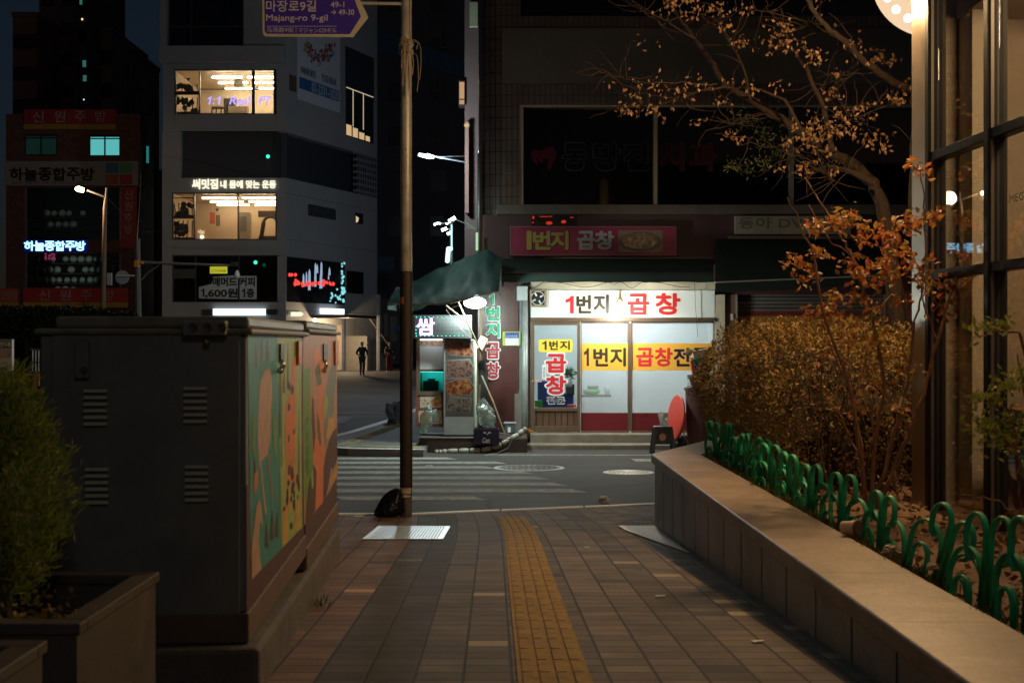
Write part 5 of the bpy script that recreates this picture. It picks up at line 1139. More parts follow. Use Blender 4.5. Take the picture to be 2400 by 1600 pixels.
# kerb-side corner pavement
M_pv2 = tiles('corner_paver', (.20, .20, .185), (.17, .17, .16), (.06, .06, .055), .4, .4, .7)
def corner(): 
    pts = [(-1.6, 25.65), (-3.0, 26.0), (-3.9, 26.8), (-4.05, 28.0), (-3.55, 30.5), (-2.95, 35.7), (-2.2, 48), (-1.6, 60), (6, 60), (6, 28.8), (X(1120, D), 28.8), (X(1120, D), 28.3), (-1.6, 28.3)]
    b = MB(); n = len(pts); b.add([(x, y, gz(y) + .13) for x, y in pts] + [(x, y, -.3) for x, y in pts], [tuple(range(n))] + [(i, n + i, n + (i + 1) % n, (i + 1) % n) for i in range(n)])
    b.out('pavement', mat('corner_pavement', (.17, .175, .165), .75, var=.25, scale=5, bump=.2), kind='structure')
    b = MB(); k = pts[:9]
    for (p, q) in zip(k, k[1:]):
        p, q = V(p), V(q); dv = (q - p).normalized(); nn = V((dv.y, -dv.x)) * .2
        b.hexa([(p.x, p.y, gz(p.y) + .131), (q.x, q.y, gz(q.y) + .131), (q.x + nn.x, q.y + nn.y, gz(q.y) + .131), (p.x + nn.x, p.y + nn.y, gz(p.y) + .131)] + [(a.x, a.y, gz(a.y) + .136) for a in (p.to_3d(), q.to_3d(), (q + nn).to_3d(), (p + nn).to_3d())])
    b.out('kerb', M_kerb, kind='structure')
    b = MB()
    for (p, q, n_) in ((V((-3.35, 27.0)), V((-2.75, 33.2)), 20), (V((-3.2, 26.55)), V((-1.7, 26.15)), 5)):
        dv = (q - p).normalized(); nn = V((-dv.y, dv.x)); L_ = (q - p).length
        for i in range(n_):
            for j in range(4):
                c = p + dv * (L_ * (i + .5) / n_) + nn * (.05 + .075 * j) * (-1 if n_ > 10 else 1)
                b.obox((c.x, c.y, gz(c.y) + .137), (dv.x, dv.y, 0), (nn.x, nn.y, 0), UP, L_ / n_ * .44, .022, .006)
    b.out('tactile_path', M_yel2, kind='structure')
corner()
# ================================================================== street food stall on the corner
SDp = 27.4; fk = FX(SDp)
M_plat = mat('platform_dark', (.055, .035, .03), .6, var=.3, scale=5, bump=.2)
b = MB(); b.box(X(982, 26.9), X(1236, 26.9), 26.9, 28.6, -.02, .27); thing1(b, 'stall_platform', M_plat, 'dark low platform under the food stall at the street corner', 'platform', bevel=.015)
b = MB(); b.box(X(982, 26.9) - .01, X(1115, 26.9), 26.89, 28.0, .272, .285); thing1(b, 'steel_sheet', mat('sheet_steel', (.32, .34, .33), .35, .6, var=.2), 'bright sheet of metal covering the stall platform', 'metal sheet')
t = T('food_stall', 'street food stall with a glass hatch, food pictures and a brown frame', 'food stall', (X(1010, SDp), SDp, .285))
b = MB(); fk.box(b, 976, 984, 792, 926, .02, -1.4); fk.box(b, 984.2, 1040, 792, 794.5, .02, -.08); fk.box(b, 984.2, 1040, 865, 871, .03, -.08); fk.box(b, 984.2, 1040, 917, 926, .03, -.08); b.out('frame', mat('stall_frame', (.16, .10, .07), .5, var=.2), t)
b = MB(); fk.box(b, 984.2, 1040, 811, 864.8, -.01, -.04); b.out('white_screen', mat('stall_screen', (.72, .76, .80), .4, var=.05), t)
b = MB(); fk.box(b, 984.2, 1040, 794.7, 810.8, -.01, -.04); b.out('food_picture', food('pic_top', [(.3, .24, .18), (.6, .55, .45), (.45, .12, .06), (.7, .65, .5)], 9, 5), t)
b = MB(); fk.box(b, 984.2, 1040, 871.2, 916.8, -.02, -.03); b.out('hatch_pane', glass('teal_glass', (.18, .72, .68), .8, .03), t)
b = MB(); fk.box(b, 985, 1042, 871, 917, -.55, -.6); b.out('hatch_back', mat('hatch_back', (.45, .62, .60), .6), t)
b = MB(); fk.box(b, 990, 1026, 893, 916, -.2, -.5); fk.box(b, 1000, 1018, 888, 893, -.25, -.45); b.out('pan', mat('pan_dark', (.02, .035, .035), .4), t)
b = MB(); fk.box(b, 985, 1042, 870, 872.5, -.1, -.5); b.out('hatch_lamp', emis('hatch_glow', (.5, 1, .95), 3.5), t)
b = MB(); fk.box(b, 986, 1037, 795, 797, .16, .12); b.out('hatch_glow', emis('hatch_screen_fill', (.9, 1, 1), 7), t)  # added glowing bar that brightens the white screen
b = MB(); fk.box(b, 974, 1040, 926.2, 1000, .01, -1.3); b.out('counter_front', mat('counter_brown', (.24, .08, .055), .5, var=.25), t)
F1 = food('pic_rings', [(.30, .18, .14), (.55, .40, .33), (.66, .55, .46), (.25, .1, .07)], 10, 11); F2 = food('pic_spicy', [(.35, .06, .02), (.55, .17, .05), (.62, .34, .16), (.2, .2, .06)], 10, 21); F3 = food('pic_pale', [(.5, .42, .34), (.62, .55, .46), (.3, .2, .15), (.7, .64, .55)], 10, 31)
M_dish = mat('pic_dish', (.55, .52, .46), .4)
for (cx, cy, w, h, m) in ((999, 941, 15, 14, F1), (1023.5, 941, 12, 14, F2), (997, 977, 16, 16, F2), (1027, 977, 10, 16, F3)):
    b = MB(); fk.poly(b, [(cx - w, cy - h + 2), (cx + w - 2, cy - h), (cx + w, cy + h - 1), (cx - w + 1, cy + h)], .013); b.out('dish_picture', M_dish, t)
    b = MB(); fk.poly(b, ell(cx, cy, w * .86, h * .84, 16), .016); b.out('food_picture', m, t)
# tall cabinet with four food pictures
fc = FX(27.15)
t = T('picture_cabinet', 'tall narrow cabinet with four food pictures on its front beside the stall hatch', 'cabinet', (X(1078, 27.15), 27.15, .285))
b = MB(); fc.box(b, 1039, 1112, 795, 1020, 0, -.7); b.out('body', mat('cab_grey', (.26, .27, .26), .5, var=.15), t, bevel=.02)
b = MB(); fc.box(b, 1112.5, 1117.5, 797, 1000, .0, -.05); b.out('corner_strip', mat('cab_strip', (.6, .62, .5), .4), t)
b = MB(); fc.box(b, 1044, 1110, 797.5, 974, .006, .001); b.out('picture_panel', mat('panel_grey', (.06, .055, .05), .5, var=.2), t)
G1 = food('pic_a', [(.015, .007, .006), (.07, .016, .009), (.14, .035, .016), (.20, .10, .05)], 9, 41); G2 = food('pic_b', [(.02, .011, .009), (.07, .035, .028), (.16, .095, .08), (.05, .018, .015)], 11, 51); G3 = food('pic_c', [(.03, .007, .005), (.11, .02, .008), (.19, .06, .017), (.22, .14, .07)], 9, 61); G4 = food('pic_d', [(.018, .012, .01), (.06, .04, .034), (.15, .11, .09), (.035, .023, .019)], 8, 71)
for pts, m in (([(1048, 803), (1075, 798), (1102, 806), (1109, 826), (1103, 834), (1060, 830), (1046, 822)], G1), ([(1046, 846), (1100, 843), (1110, 862), (1104, 882), (1048, 886)], G2), ([(1045, 900), (1070, 890), (1098, 888), (1110, 908), (1100, 924), (1056, 926), (1046, 914)], G3), ([(1056, 930), (1105, 934), (1100, 964), (1046, 962)], G4)):
    cx = sum(p[0] for p in pts) / len(pts); cy = sum(p[1] for p in pts) / len(pts)
    b = MB(); fc.poly(b, [(cx + (x - cx) * 1.07, cy + (y - cy) * 1.12) for x, y in pts], .008); b.out('dish_picture', mat('pic_dish_dim', (.15, .14, .125), .5, var=.2), t)
    b = MB(); fc.poly(b, pts, .011); b.out('food_picture', m, t)
text('국내산 야채곱창볶음', fc, 1050, 1108, 834, 840, mat('ink', (.02, .02, .025), .6), .014, .01, parent=t)
# LED sign
fl = FX(26.95)
t = T('led_sign', 'LED message sign with green border lights and one glowing white letter', 'LED sign', fl.hit(1037, 765))
b = MB(); fl.box(b, 968, 1106, 738, 793, .0, -.12); b.out('case', mat('led_case', (.05, .05, .055), .5), t, bevel=.01)
b = MB(); fl.box(b, 972, 1102, 742, 789, .003, .001); b.out('matrix_panel', tiles('led_matrix', (.018, .02, .022), (.018, .02, .022), (.10, .11, .115), .026, .026, .5, ms=.004), t)
pts = [(976 + 9.9 * i, 743) for i in range(10)] + [(976 + 9.9 * i, 787) for i in range(12)] + [(1100, 743 + 11 * i) for i in range(4)] + [(975, 765), (975, 773), (975, 781)]
for (x, y) in pts:
    b = MB(); b.ball(fl.hit(x, y, .008), .011, 8); b.out('border_light', emis('led_green', (.03, .9, .5), 2.2), t)
text('쌈', fl, 978, 1018, 746, 784, emis('led_white', (.95, .85, 1.0), 1.5), .007, .045, parent=t)
text('쌈', fl, 977, 1019, 745, 785, emis('led_violet', (.45, .12, .75), .45), .005, .085, parent=t)
# tarpaulin canopy on poles
t = T('tarp_canopy', 'dark green tarpaulin canopy stretched to a peak above the food stall', 'canopy', (X(1060, 27.4), 27.4, 2.4))
def tarp_pt(u, v):      # u 0..1 left to right, v 0 front edge .. 1 ridge/back
    xl = -2.30; xr = -.24
    x = xl + (xr - xl) * u
    fz = Z(ramp([(0, 712), (.12, 708), (.42, 712), (.6, 706), (.8, 690), (1, 684)], u), 26.3)
    rz = Z(ramp([(0, 674), (.2, 656), (.4, 632), (.6, 612), (.78, 592), (.86, 588), (1, 602)], u), 27.7)
    y = 26.3 + 1.4 * v
    z = fz + (rz - fz) * (v ** .8)
    z -= .10 * math.sin(PI * v) * (.5 + .5 * math.sin(u * 9)) * .5
    z += .05 * noise.noise(V((u * 9, v * 3, 2))) + .028 * abs(math.sin(u * 16 + v * 6)) * v
    return V((x + .05 * v, y, z))
b = MB(); nu, nv = 44, 18
for i in range(nu + 1):
    for j in range(nv + 1): b.v.append(tuple(tarp_pt(i / nu, j / nv)))
for i in range(nu):
    for j in range(nv): b.f.append((i * (nv + 1) + j, (i + 1) * (nv + 1) + j, (i + 1) * (nv + 1) + j + 1, i * (nv + 1) + j + 1)); b.m.append(0)
k = len(b.v)   # back slope, right gable and short front valance
for i in range(nu + 1):
    p = tarp_pt(i / nu, 1); b.v += [tuple(p), (p.x, p.y + 1.0, p.z - .55)]
for i in range(nu): b.f.append((k + 2 * i, k + 2 * i + 2, k + 2 * i + 3, k + 2 * i + 1)); b.m.append(0)
k = len(b.v)
for j in range(nv + 1):
    p = tarp_pt(1, j / nv); b.v += [tuple(p), (p.x - .02, p.y, tarp_pt(1, 0).z - .04)]
for j in range(nv): b.f.append((k + 2 * j, k + 2 * j + 2, k + 2 * j + 3, k + 2 * j + 1)); b.m.append(0)
k = len(b.v)
for j in range(nv + 1):
    p = tarp_pt(0, j / nv); b.v += [tuple(p), (p.x, p.y, tarp_pt(0, 0).z - .10)]
for j in range(nv): b.f.append((k + 2 * j, k + 2 * j + 2, k + 2 * j + 3, k + 2 * j + 1)); b.m.append(0)
b.out('tarpaulin', mat('tarp_green', (.014, .038, .032), .62, var=.3, scale=5, bump=.5, bscale=9), t, smooth=True)
M_rod = mat('rod_grey', (.16, .12, .08), .5, .1, var=.2)
b = MB(); b.tube([tarp_pt(i / 20, 0) + V((0, .02, -.02)) for i in range(21)], .018, 6); b.out('front_rod', M_rod, t)
for q0, q1 in (((1078, 745), (1100, 760)), ): pass
for (xa, ya, xb, yb) in ((1046, 716, 1104, 762), (1074, 708, 1122, 812), (1122, 812, 1130, 830)):
    b = MB(); b.tube([P(xa, ya, 26.5), P(xb, yb, 26.8)], .016, 6); b.out('strut', M_rod, t)
b = MB(); b.tube([P(1080, 714, 26.45), P(1045, 725, 26.5), P(1080, 770, 26.6), P(1124, 812, 26.7)], .005, 5); b.out('guy_rope', M_rod, t)
b = MB(); b.tube([P(1128, 605, 27.7), P(1126, 1028, 27.75)], .025, 8); b.out('support_pole', M_rod, t)
# stall lamp
LS = P(1118, 712, 26.75)
t = T('stall_lamp', 'dazzling white globe lamp hanging under the edge of the green tarpaulin', 'lamp', LS)
MB().ball(LS + V((-.04, 0, .02)), .125, 20, sq=(1.7, .9, .85)).out('globe', emis('stall_glow', (.86, 1, .96), 16), t, smooth=True)
MB().lathe(LS + V((0, 0, .15)), [(.06, 0), (.03, .05), (.012, .06), (.012, .22)], 12).out('socket', mat('socket_white', (.5, .5, .48), .5), t)
# things round the stall
def bag(c, r, sq, seed, m, label, lean=0.0):
    b = MB(); b.ball(c, r, 24, sq=sq, wob=.5, seed=seed)
    b.v = [tuple(V(p) + V((noise.noise(V(p) * 11), noise.noise(V(p) * 12 + V((3, 0, 0))), noise.noise(V(p) * 13 + V((0, 5, 0))))) * r * .3 + V((lean * (p[2] - c.z), 0, 0))) for p in b.v]
    top = c + V((lean * r * sq[2], 0, r * sq[2]))
    for i in range(6): b.leaf(top - V((0, 0, .05)), (rnd.gauss(0, .7), rnd.gauss(0, .3), 1), .10, .16)
    return b.out('plastic_bag', m, label=label, cat='plastic bag', smooth=True)
def clearbag():
    m = glass('clear_plastic', (.75, .82, .78), 1.6, .16, film=.35, filmcol=(.6, .72, .66)); return m
bag(P(1003, 985, 26.75), .17, (.85, .6, 1.35), 2, clearbag(), 'clear plastic bag tied shut standing in front of the stall food pictures', .35)
bag(P(1140, 973, 27.0), .21, (.85, .7, 1.15), 5, clearbag(), 'clear plastic bag of rubbish piled on the dark blue crate', -.25)
c = V((X(1141, 26.85), 26.85, 0))
t = T('bottle_crate', 'dark navy bottle crate with white lettering beside the stall platform', 'crate', c)
fr = FX(26.62); b = MB(); fr.box(b, 1110, 1170, 1005, 1042, 0, -.02); fr.box(b, 1110, 1112.5, 1005, 1042, -.021, -.36); fr.box(b, 1167.5, 1170, 1005, 1042, -.021, -.36); fr.box(b, 1112.6, 1167.4, 1005, 1042, -.34, -.36); fr.box(b, 1112.6, 1167.4, 1038, 1042, -.021, -.339)
b.out('crate_body', mat('crate_navy', (.012, .016, .05), .4), t, bevel=.006)
text('Cass', fr, 1131, 1148, 1025, 1037, M_wht, .003, .015, ital=.25, parent=t)
b = MB(); fr.box(b, 1133, 1139, 1012, 1015, .003, .0005); fr.box(b, 1144, 1150, 1012, 1015, .003, .0005); fr.poly(b, [(1139, 1016), (1145, 1016), (1143, 1019)], .003); b.out('emblem', M_wht, t)
b = MB(); fk2 = FX(28.2); fk2.box(b, 1182, 1208, 993, 1016, .1, -.2); thing1(b, 'grey_bin', mat('bin_slate', (.08, .10, .12), .5, var=.2), 'small slate coloured bin against the maroon wall behind the hose', 'bin', bevel=.03)
b = MB(); fk2.box(b, 1180, 1210, 989, 992.8, .12, -.22); b.out('lid', mat('lid_grey', (.3, .33, .34), .5), bpy.data.objects['grey_bin'], bevel=.02)
b = MB(); fk2.box(b, 1190, 1197, 1000, 1012, .104, .1); b.out('label', M_wht, bpy.data.objects['grey_bin'])
b = MB(); b.tube([P(1129, 880, 27.3), P(1156, 942, 27.1), P(1183, 1016, 26.95)], [.016, .018, .014], 8); thing1(b, 'leaning_pole', mat('bamboo', (.24, .19, .12), .5, var=.3), 'thin wooden pole leaning from the stall to the platform edge', 'pole')
b = MB(); b.tube([P(1118, 830, 27.5), P(1122, 980, 27.5)], .014, 6); b.tube([P(1125, 900, 27.5), P(1124, 975, 27.5)], .012, 6); thing1(b, 'broom_handles', M_rod, 'two upright pale broom handles standing between the cabinet and the maroon wall', 'broom handles')
b = MB(); b.lathe(P(1130, 880, 27.7), [(.05, -1.0), (.11, -.1), (.12, .1), (.06, .3)], 12); thing1(b, 'folded_parasol', mat('parasol_dark', (.015, .02, .022), .7), 'dark folded parasol standing between the picture cabinet and the wall', 'parasol', smooth=True)
b = MB(); b.obox(P(1129, 803, 27.2), (.9, 0, -.45), (0, 1, 0), (.45, 0, .9), .075, .03, .12); thing1(b, 'food_card', food('pic_card', [(.5, .08, .03), (.66, .2, .08), (.7, .45, .3), (.3, .05, .03)], 8, 81), 'tilted red food picture card hung at the top of the stall cabinet', 'card')
# sand-filled hose
t = MB(); path = [(1019, 1060), (1028, 1059.5), (1036, 1059), (1048, 1058), (1074, 1056.5), (1100, 1056), (1127, 1055), (1153, 1049), (1176, 1040), (1198, 1028), (1216, 1018), (1228, 1008), (1234, 1004)]
def hp(i):
    x, y = path[i]; d = 26.75 + .35 * max(0, (x - 1130) / 110); return P(x, y, d)
for i in range(len(path) - 1):
    a, c = hp(i), hp(i + 1); g = (c - a)
    t.tube([a + g * .03, a + g * .10, a + g * .5, a + g * .9, a + g * .97], [.022, .05, .056, .05, .022], 10)
thing1(t, 'sand_hose', mat('hose_cloth', (.42, .42, .36), .6, var=.3, scale=9, bump=.4), 'long pale tube tied into sausage segments lying along the platform', 'flood tube', smooth=True)
b = MB()
for i in range(26): b.tube([P(1237, 1006, 27.1), P(1240 + rnd.gauss(0, 5), 1008 + rnd.gauss(2, 4), 27.05)], .006, 4)
thing1(b, 'orange_twine', mat('twine', (.45, .20, .03), .8), 'frayed orange twine at the upper end of the pale tube', 'twine')
b = MB(); b.tube([P(*p, 26.6) for p in ((1010, 1066), (1060, 1066), (1120, 1066), (1165, 1062), (1190, 1050), (1200, 1030), (1194, 1018), (1170, 1014))], .012, 6); thing1(b, 'water_hose', mat('hose_grey', (.2, .2, .19), .5), 'thin grey hose looping on the road beside the pale tube', 'hose')
crumple(P(931, 972, 33.5), .26, mat('bag_grey', (.2, .21, .22), .35, var=.5, scale=8), 'pile of grey plastic rubbish bags at the kerb half hidden by the steel pole', 8, (1, .7, 1.3), 'rubbish_bag', 'rubbish bag')
# ================================================================== in front of the restaurant: stool, table, pots, boxes
c = V((X(1553, 26.5), 26.5, 0)); zt = Z(998, 26.5)
t = T('plastic_stool', 'dark plastic stool with a pink hand mark holding a clear bag', 'stool', c)
b = MB(); b.box(c.x - .175, c.x + .175, 26.33, 26.67, zt - .035, zt); b.out('seat', mat('stool_dark', (.035, .038, .04), .45), t, bevel=.015)
for sx in (-1, 1):
    for sy in (-1, 1):
        b = MB(); b.hexa([(c.x + sx * .20 - .03, 26.5 + sy * .19 - .03, gz(26.5)), (c.x + sx * .20 + .03, 26.5 + sy * .19 - .03, gz(26.5)), (c.x + sx * .20 + .03, 26.5 + sy * .19 + .03, gz(26.5)), (c.x + sx * .20 - .03, 26.5 + sy * .19 + .03, gz(26.5)),
                          (c.x + sx * .15 - .025, 26.5 + sy * .14 - .025, zt - .036), (c.x + sx * .15 + .025, 26.5 + sy * .14 - .025, zt - .036), (c.x + sx * .15 + .025, 26.5 + sy * .14 + .025, zt - .036), (c.x + sx * .15 - .025, 26.5 + sy * .14 + .025, zt - .036)]); b.out('leg', mat('stool_dark', (0, 0, 0)), t)
b = MB(); b.box(c.x - .15, c.x + .15, 26.345, 26.36, zt - .33, zt - .036); b.out('side_panel', mat('stool_dark', (0, 0, 0)), t)
b = MB(); FX(26.342).poly(b, ell(1553, 1024, 8, 9, 12), .002); b.out('pink_mark', mat('mark_pink', (.6, .32, .22), .6), t)
bag(V((c.x + .02, 26.5, zt + .09)), .085, (1, .9, 1.1), 9, clearbag(), 'small clear plastic bag sitting on the dark stool')
tc = P(1585, 977, 26.85); ax = V((-.95, -.24, .10)).normalized()
t = T('folding_table', 'round red folding table tipped upright on its edge beside the stool', 'table', V((tc.x, tc.y, 0)))
b = MB(); b.lathe(tc, [(.415, -.02), (.42, -.012), (.42, .012), (.41, .02)], 40, ax=ax); b.out('tabletop', mat('table_red', (.62, .055, .035), .35, var=.08), t)
s1 = ax.cross(UP).normalized(); up1 = s1.cross(ax).normalized()
for sg_ in (-1, 1):
    b = MB(); p0 = tc - ax * .03 + s1 * .2 * sg_
    b.tube([p0 + up1 * .25, p0 - ax * .12 - up1 * .30 - s1 * .12 * sg_, p0 - ax * .2 + V((0, 0, -1)) * (tc.z - .02 - gz(26.8)) + s1 * .02], .012, 6); b.out('leg', mat('leg_chrome', (.6, .58, .55), .3, .8), t, smooth=True)
def pot(c, r0, r1, h, m, label, name='plant_pot', cat='flower pot'):
    b = MB(); b.lathe(c, [(r0, 0), (r1, h - .05), (r1 + .025, h - .05), (r1 + .025, h), (r1 - .01, h), (r1 - .02, h - .05)], 24, cap=False); b.lathe(c, [(0.0, .004), (r0, .004)], 24, cap=False); b.lathe(c + V((0, 0, h - .06)), [(0.001, 0), (r1 - .02, 0)], 24, cap=False)
    return b.out(name, m, label=label, cat=cat, smooth=False)
M_pot = mat('pot_brown', (.10, .035, .028), .5, var=.15)
px_ = X(1643, 26.7)
pot(V((px_, 26.7, gz(26.7))), .25, .30, Z(908, 26.7) - gz(26.7), M_pot, 'tall dark brown pot standing behind the hedge end by the red table')
pot(V((px_ + .0, 26.7, Z(907, 26.7))), .17, .235, Z(878, 26.7) - Z(907, 26.7), M_pot, 'wide brown pot set on top of the tall brown pot')
c = V((px_ + .02, 26.7, Z(878, 26.7)))
for i, (nm, zz, h, w, m, lab, ct) in enumerate((('blue_basin', .0, .17, .19, ('basin_blue', (.03, .04, .22)), 'dark blue plastic basin in the stack on the brown pots', 'basin'), ('green_basin', .175, .15, .21, ('basin_green', (.03, .17, .09)), 'green plastic basin near the top of the stack on the brown pots', 'basin'))):
    b = MB(); b.lathe(c + V((0, 0, zz)), [(w * .75, 0), (w, h - .02), (w + .02, h - .02), (w + .02, h), (w - .01, h)], 22); thing1(b, nm, mat(*m, .4), lab, ct)
b = MB(); b.obox(c + V((.02, 0, .405)), (.97, 0, .2), (0, 1, 0), (-.2, 0, .97), .21, .16, .075); thing1(b, 'carton', mat('carton_tan', (.45, .38, .24), .7, var=.2), 'open tan cardboard carton tilted on top of the stacked basins', 'carton', bevel=.006)
b = MB(); b.leaf(c + V((-.18, -.16, .47)), (-.9, 0, -.5), .16, .18); b.out('flap', mat('carton_tan', (0, 0, 0)), bpy.data.objects['carton'])
b = MB(); b.obox(c + V((-.19, -.12, .14)), (.98, 0, .15), (0, 1, 0), (-.15, 0, .98), .035, .03, .15); thing1(b, 'red_bottle', mat('bottle_red', (.6, .1, .08), .35), 'pink red plastic bottle wedged beside the blue and green basins', 'bottle', bevel=.025)
b = MB(); b.ball(V((px_ - .28, 27.1, .16)), .2, 14, sq=(1, .7, .9), wob=.4, seed=3); thing1(b, 'black_sack', mat('black_plastic', (.006, .006, .008), .22), 'black sack on the ground behind the upright red table', 'sack', smooth=True)
b = MB(); b.box(px_ + .35, px_ + 1.4, 26.9, 27.2, .0, .9); thing1(b, 'storage_chest', mat('chest_dark', (.03, .03, .032), .5), 'dark storage chest hidden behind the hedge in front of the shutter', 'chest', bevel=.02)
crumple(V((X(1415, 17.6), 17.6, gz(17.6) + .05)), .075, mat('bag_pale', (.4, .4, .37), .4), 'crumpled pale plastic scrap lying on the kerb by the bench', 21)
for (x, y, s_) in ((1006, 1092, .06), (1375, 1284, .02), (1548, 1399, .03), (1776, 1506, .03), (1572, 1315, .02), (840, 1211, .05)):
    dd = 20.0
    for _ in range(8): dd = (CZ - (sz(dd) if y > 1190 else gz(dd))) * F / (y - 800)
    b = MB(); p = V((X(x, dd), dd, (sz(dd) if y > 1190 else gz(dd)) + .008)); b.obox(p, (.95, .3, 0), (-.3, .95, 0), UP, s_, s_ * .4, .004)
    thing1(b, 'paper_scrap', mat('scrap_white', (.7, .68, .62), .6), 'tiny white scrap of paper litter dropped on the pavement or crossing', 'litter', group='white paper scraps on the ground')
# ================================================================== white office building with the gym, 74 m away
GD = 74.0; fg = FX(GD); fsd = Fr((X(670, GD), GD, 0), (.36, 1, 0))
t = T('gym_building', 'pale angular office building with warm lit gym windows on two floors', 'building', (X(560, GD), GD, gz(GD))); GYM = t
M_gw = mat('gym_wall', (.34, .33, .32), .75, var=.10, scale=.6)
M_gdk = mat('gym_dark_wall', (.035, .036, .045), .6, var=.2)
M_gsl = mat('gym_soffit', (.26, .20, .16), .7)
M_gfr = mat('gym_frame', (.025, .024, .024), .5)
M_dgl = glass('dark_glass', (.10, .12, .14), 1.0, .03)
g0 = fg.z(500, 890)
b = MB(); K_ = -.4
def W(x0, x1, y0, y1, f=0.0, k=K_): fg.box(b, x0, x1, y0, y1, f, k)
W(380, 403, 417, 752); W(648.2, 669.8, 417, 597.8); W(403.2, 648, 417, 451.8); W(403.2, 648, 562.2, 597.8); W(403.2, 669.8, 708.2, 752)
W(382, 409, 150, 308); W(409.2, 648, 268.2, 308); W(648.2, 669.8, 150, 308); W(409.2, 648, 150, 163)
W(378, 669.8, 112, 149.8, .5); W(380, 396, -200, 111.8, .5); W(572, 669.8, -200, 111.8, .1); W(396.2, 571.8, -200, -60, .3)
W(380, 424, 308.2, 416.8, -.02); W(383, 395, 752.2, 890, -.5, -.9); W(560, 570, 752.2, 890, -.5, -.9)
b.out('front_wall', M_gw, t)
b = MB(); fg.box(b, 424.2, 669.6, 308.2, 416.8, -.5, -.8); b.out('recess_wall', M_gdk, t)
b = MB(); fg.box(b, 424, 672, 304, 308, .05, -.45); b.out('ledge', M_gw, t)
b = MB(); fg.box(b, 396.2, 571.8, -60, 111.6, -.06, -.08); b.out('dark_window', M_dgl, t); dwn = t.children[-1]
b = MB()
for x in (396.4, 447, 568): fg.box(b, x, x + 4, -60, 111.6, .05, -.05)
fg.box(b, 400.6, 568, 60, 66, .04, -.05); b.out('window_frame', M_gfr, dwn)
# side wall as one slab; windows stand proud
def sd(mb, x0, x1, y0, y1, f, k, ref=None): fsd.box(mb, x0, x1, y0, y1, f, k, ref)
b = MB(); sd(b, 670, 884, -260, 310, 0, -.5, 670); sd(b, 670, 884, 417, 890, 0, -.5, 670); b.out('side_wall', M_gw, t)
b = MB()
for y in (452, 560, 726): sd(b, 671, 883, y, y + .9, .004, .001, 670)
b.out('joint_line_trim', mat('joint_dark', (.10, .10, .10), .8), t)
b = MB(); sd(b, 672, 882, 310.3, 416.7, -.5, -.8, 670); b.out('side_recess', M_gdk, t)
b = MB(); sd(b, 838, 884, 311, 416.6, .02, -.3, 670); b.out('perforated_screen', tiles('screen_holes', (.012, .012, .015), (.012, .012, .015), (.24, .24, .25), .30, .36, .7, ms=.075, bump=0, plane='YZ'), t)
b = MB(); sd(b, 722, 786, 478, 505, .03, -.0, 722); b.out('slot_window', mat('slot_dark', (.05, .055, .06), .3), t)
b = MB(); sd(b, 832, 850, 498, 523, .03, 0, 832); b.out('small_window', M_gfr, t); sw = t.children[-1]
b = MB(); fsd.poly(b, [(833, 522), (833, 506), (840, 511), (838, 520)], .034); b.out('lit_pane', emis('warm_glow', (1, .72, .42), .7), sw)
b = MB(); sd(b, 812, 851, 634, 686, .03, 0, 812); b.out('side_window', M_dgl, t); b = MB(); sd(b, 812, 851, 634, 686, .001, -.0, 812); b.out('side_window_back', M_gdk, t)
# lit side windows seen edge on
b = MB(); sd(b, 809, 876, 108, 200, .02, -.01, 809); b.out('dark_side_window', M_gdk, t)
b = MB(); sd(b, 810, 875, 202, 318, .02, -.01, 810); b.out('lit_side_window', M_gfr, t); sw = t.children[-1]
b = MB()
for x0, x1, y0 in ((811, 823, 291), (826, 838, 294), (841, 853, 300), (856, 866, 304)): sd(b, x0, x1, y0, 316, .026, .021, 811)
b.out('lit_pane', emis('side_glow', (1, .68, .34), .6), sw)
b = MB()
for x in (826, 850): sd(b, x, x + 1.6, 206, 292, .03, .021, 811)
sd(b, 811, 874, 204, 206, .03, .021, 811); b.out('lit_mullion', emis('mullion_glow', (1, .8, .5), .55), sw)
# gym rooms
M_gi = mat('gym_room_wall', (.55, .44, .32), .8, var=.08); M_gm = mat('gym_machine', (.05, .045, .04), .5)
def room(x0, x1, y0, y1, dd, name):
    xa, xb = X(x0 - 6, GD), X(x1 + 6, GD); zt, zb_ = fg.z(x0, y0 - 3), fg.z(x0, y1 + 4)
    b = MB(); b.box(xa, xb, GD + dd, GD + dd + .1, zb_, zt); b.box(xa - .1, xa, GD + .42, GD + dd, zb_, zt); b.box(xb, xb + .1, GD + .42, GD + dd, zb_, zt); b.box(xa, xb, GD + .42, GD + dd, zt + .01, zt + .1); b.box(xa, xb, GD + .42, GD + dd, zb_ - .1, zb_ - .01)
    b.out('room_wall', M_gi, GYM); return xa, xb, zt, zb_
def rlamps(x0, x1, ds_, zt, s, n=2):
    for d in ds_:
        for i in range(n):
            a = x0 + (x1 - x0) * (i + .08) / n; c = x0 + (x1 - x0) * (i + .92) / n
            tt = T('gym_lamp', 'warm white tube lamp on the gym ceiling of the pale office building', 'ceiling lamp', ((a + c) / 2, d, zt - .15), 'tube lamps on the gym ceilings')
            MB().tube([(a, d, zt - .22), (c, d, zt - .22)], .05, 6).out('tube', emis('gym_tube_%d' % s, (1, .87, .62) if s > 30 else (1, .78, .50), s), tt); MB().box(a, c, d - .06, d + .06, zt - .16, zt - .1).out('housing', M_gi, tt)
xa, xb, zt, zb_ = room(410, 648, 163, 268, 6, 'a'); rlamps(X(478, GD), X(645, GD), (75.4, 77, 78.8), zt, 46)
xa3, xb3, zt3, zb3 = room(403, 648, 452, 562, 6, 'b'); rlamps(X(455, GD), X(645, GD), (75.2, 77.2, 79), zt3, 22)
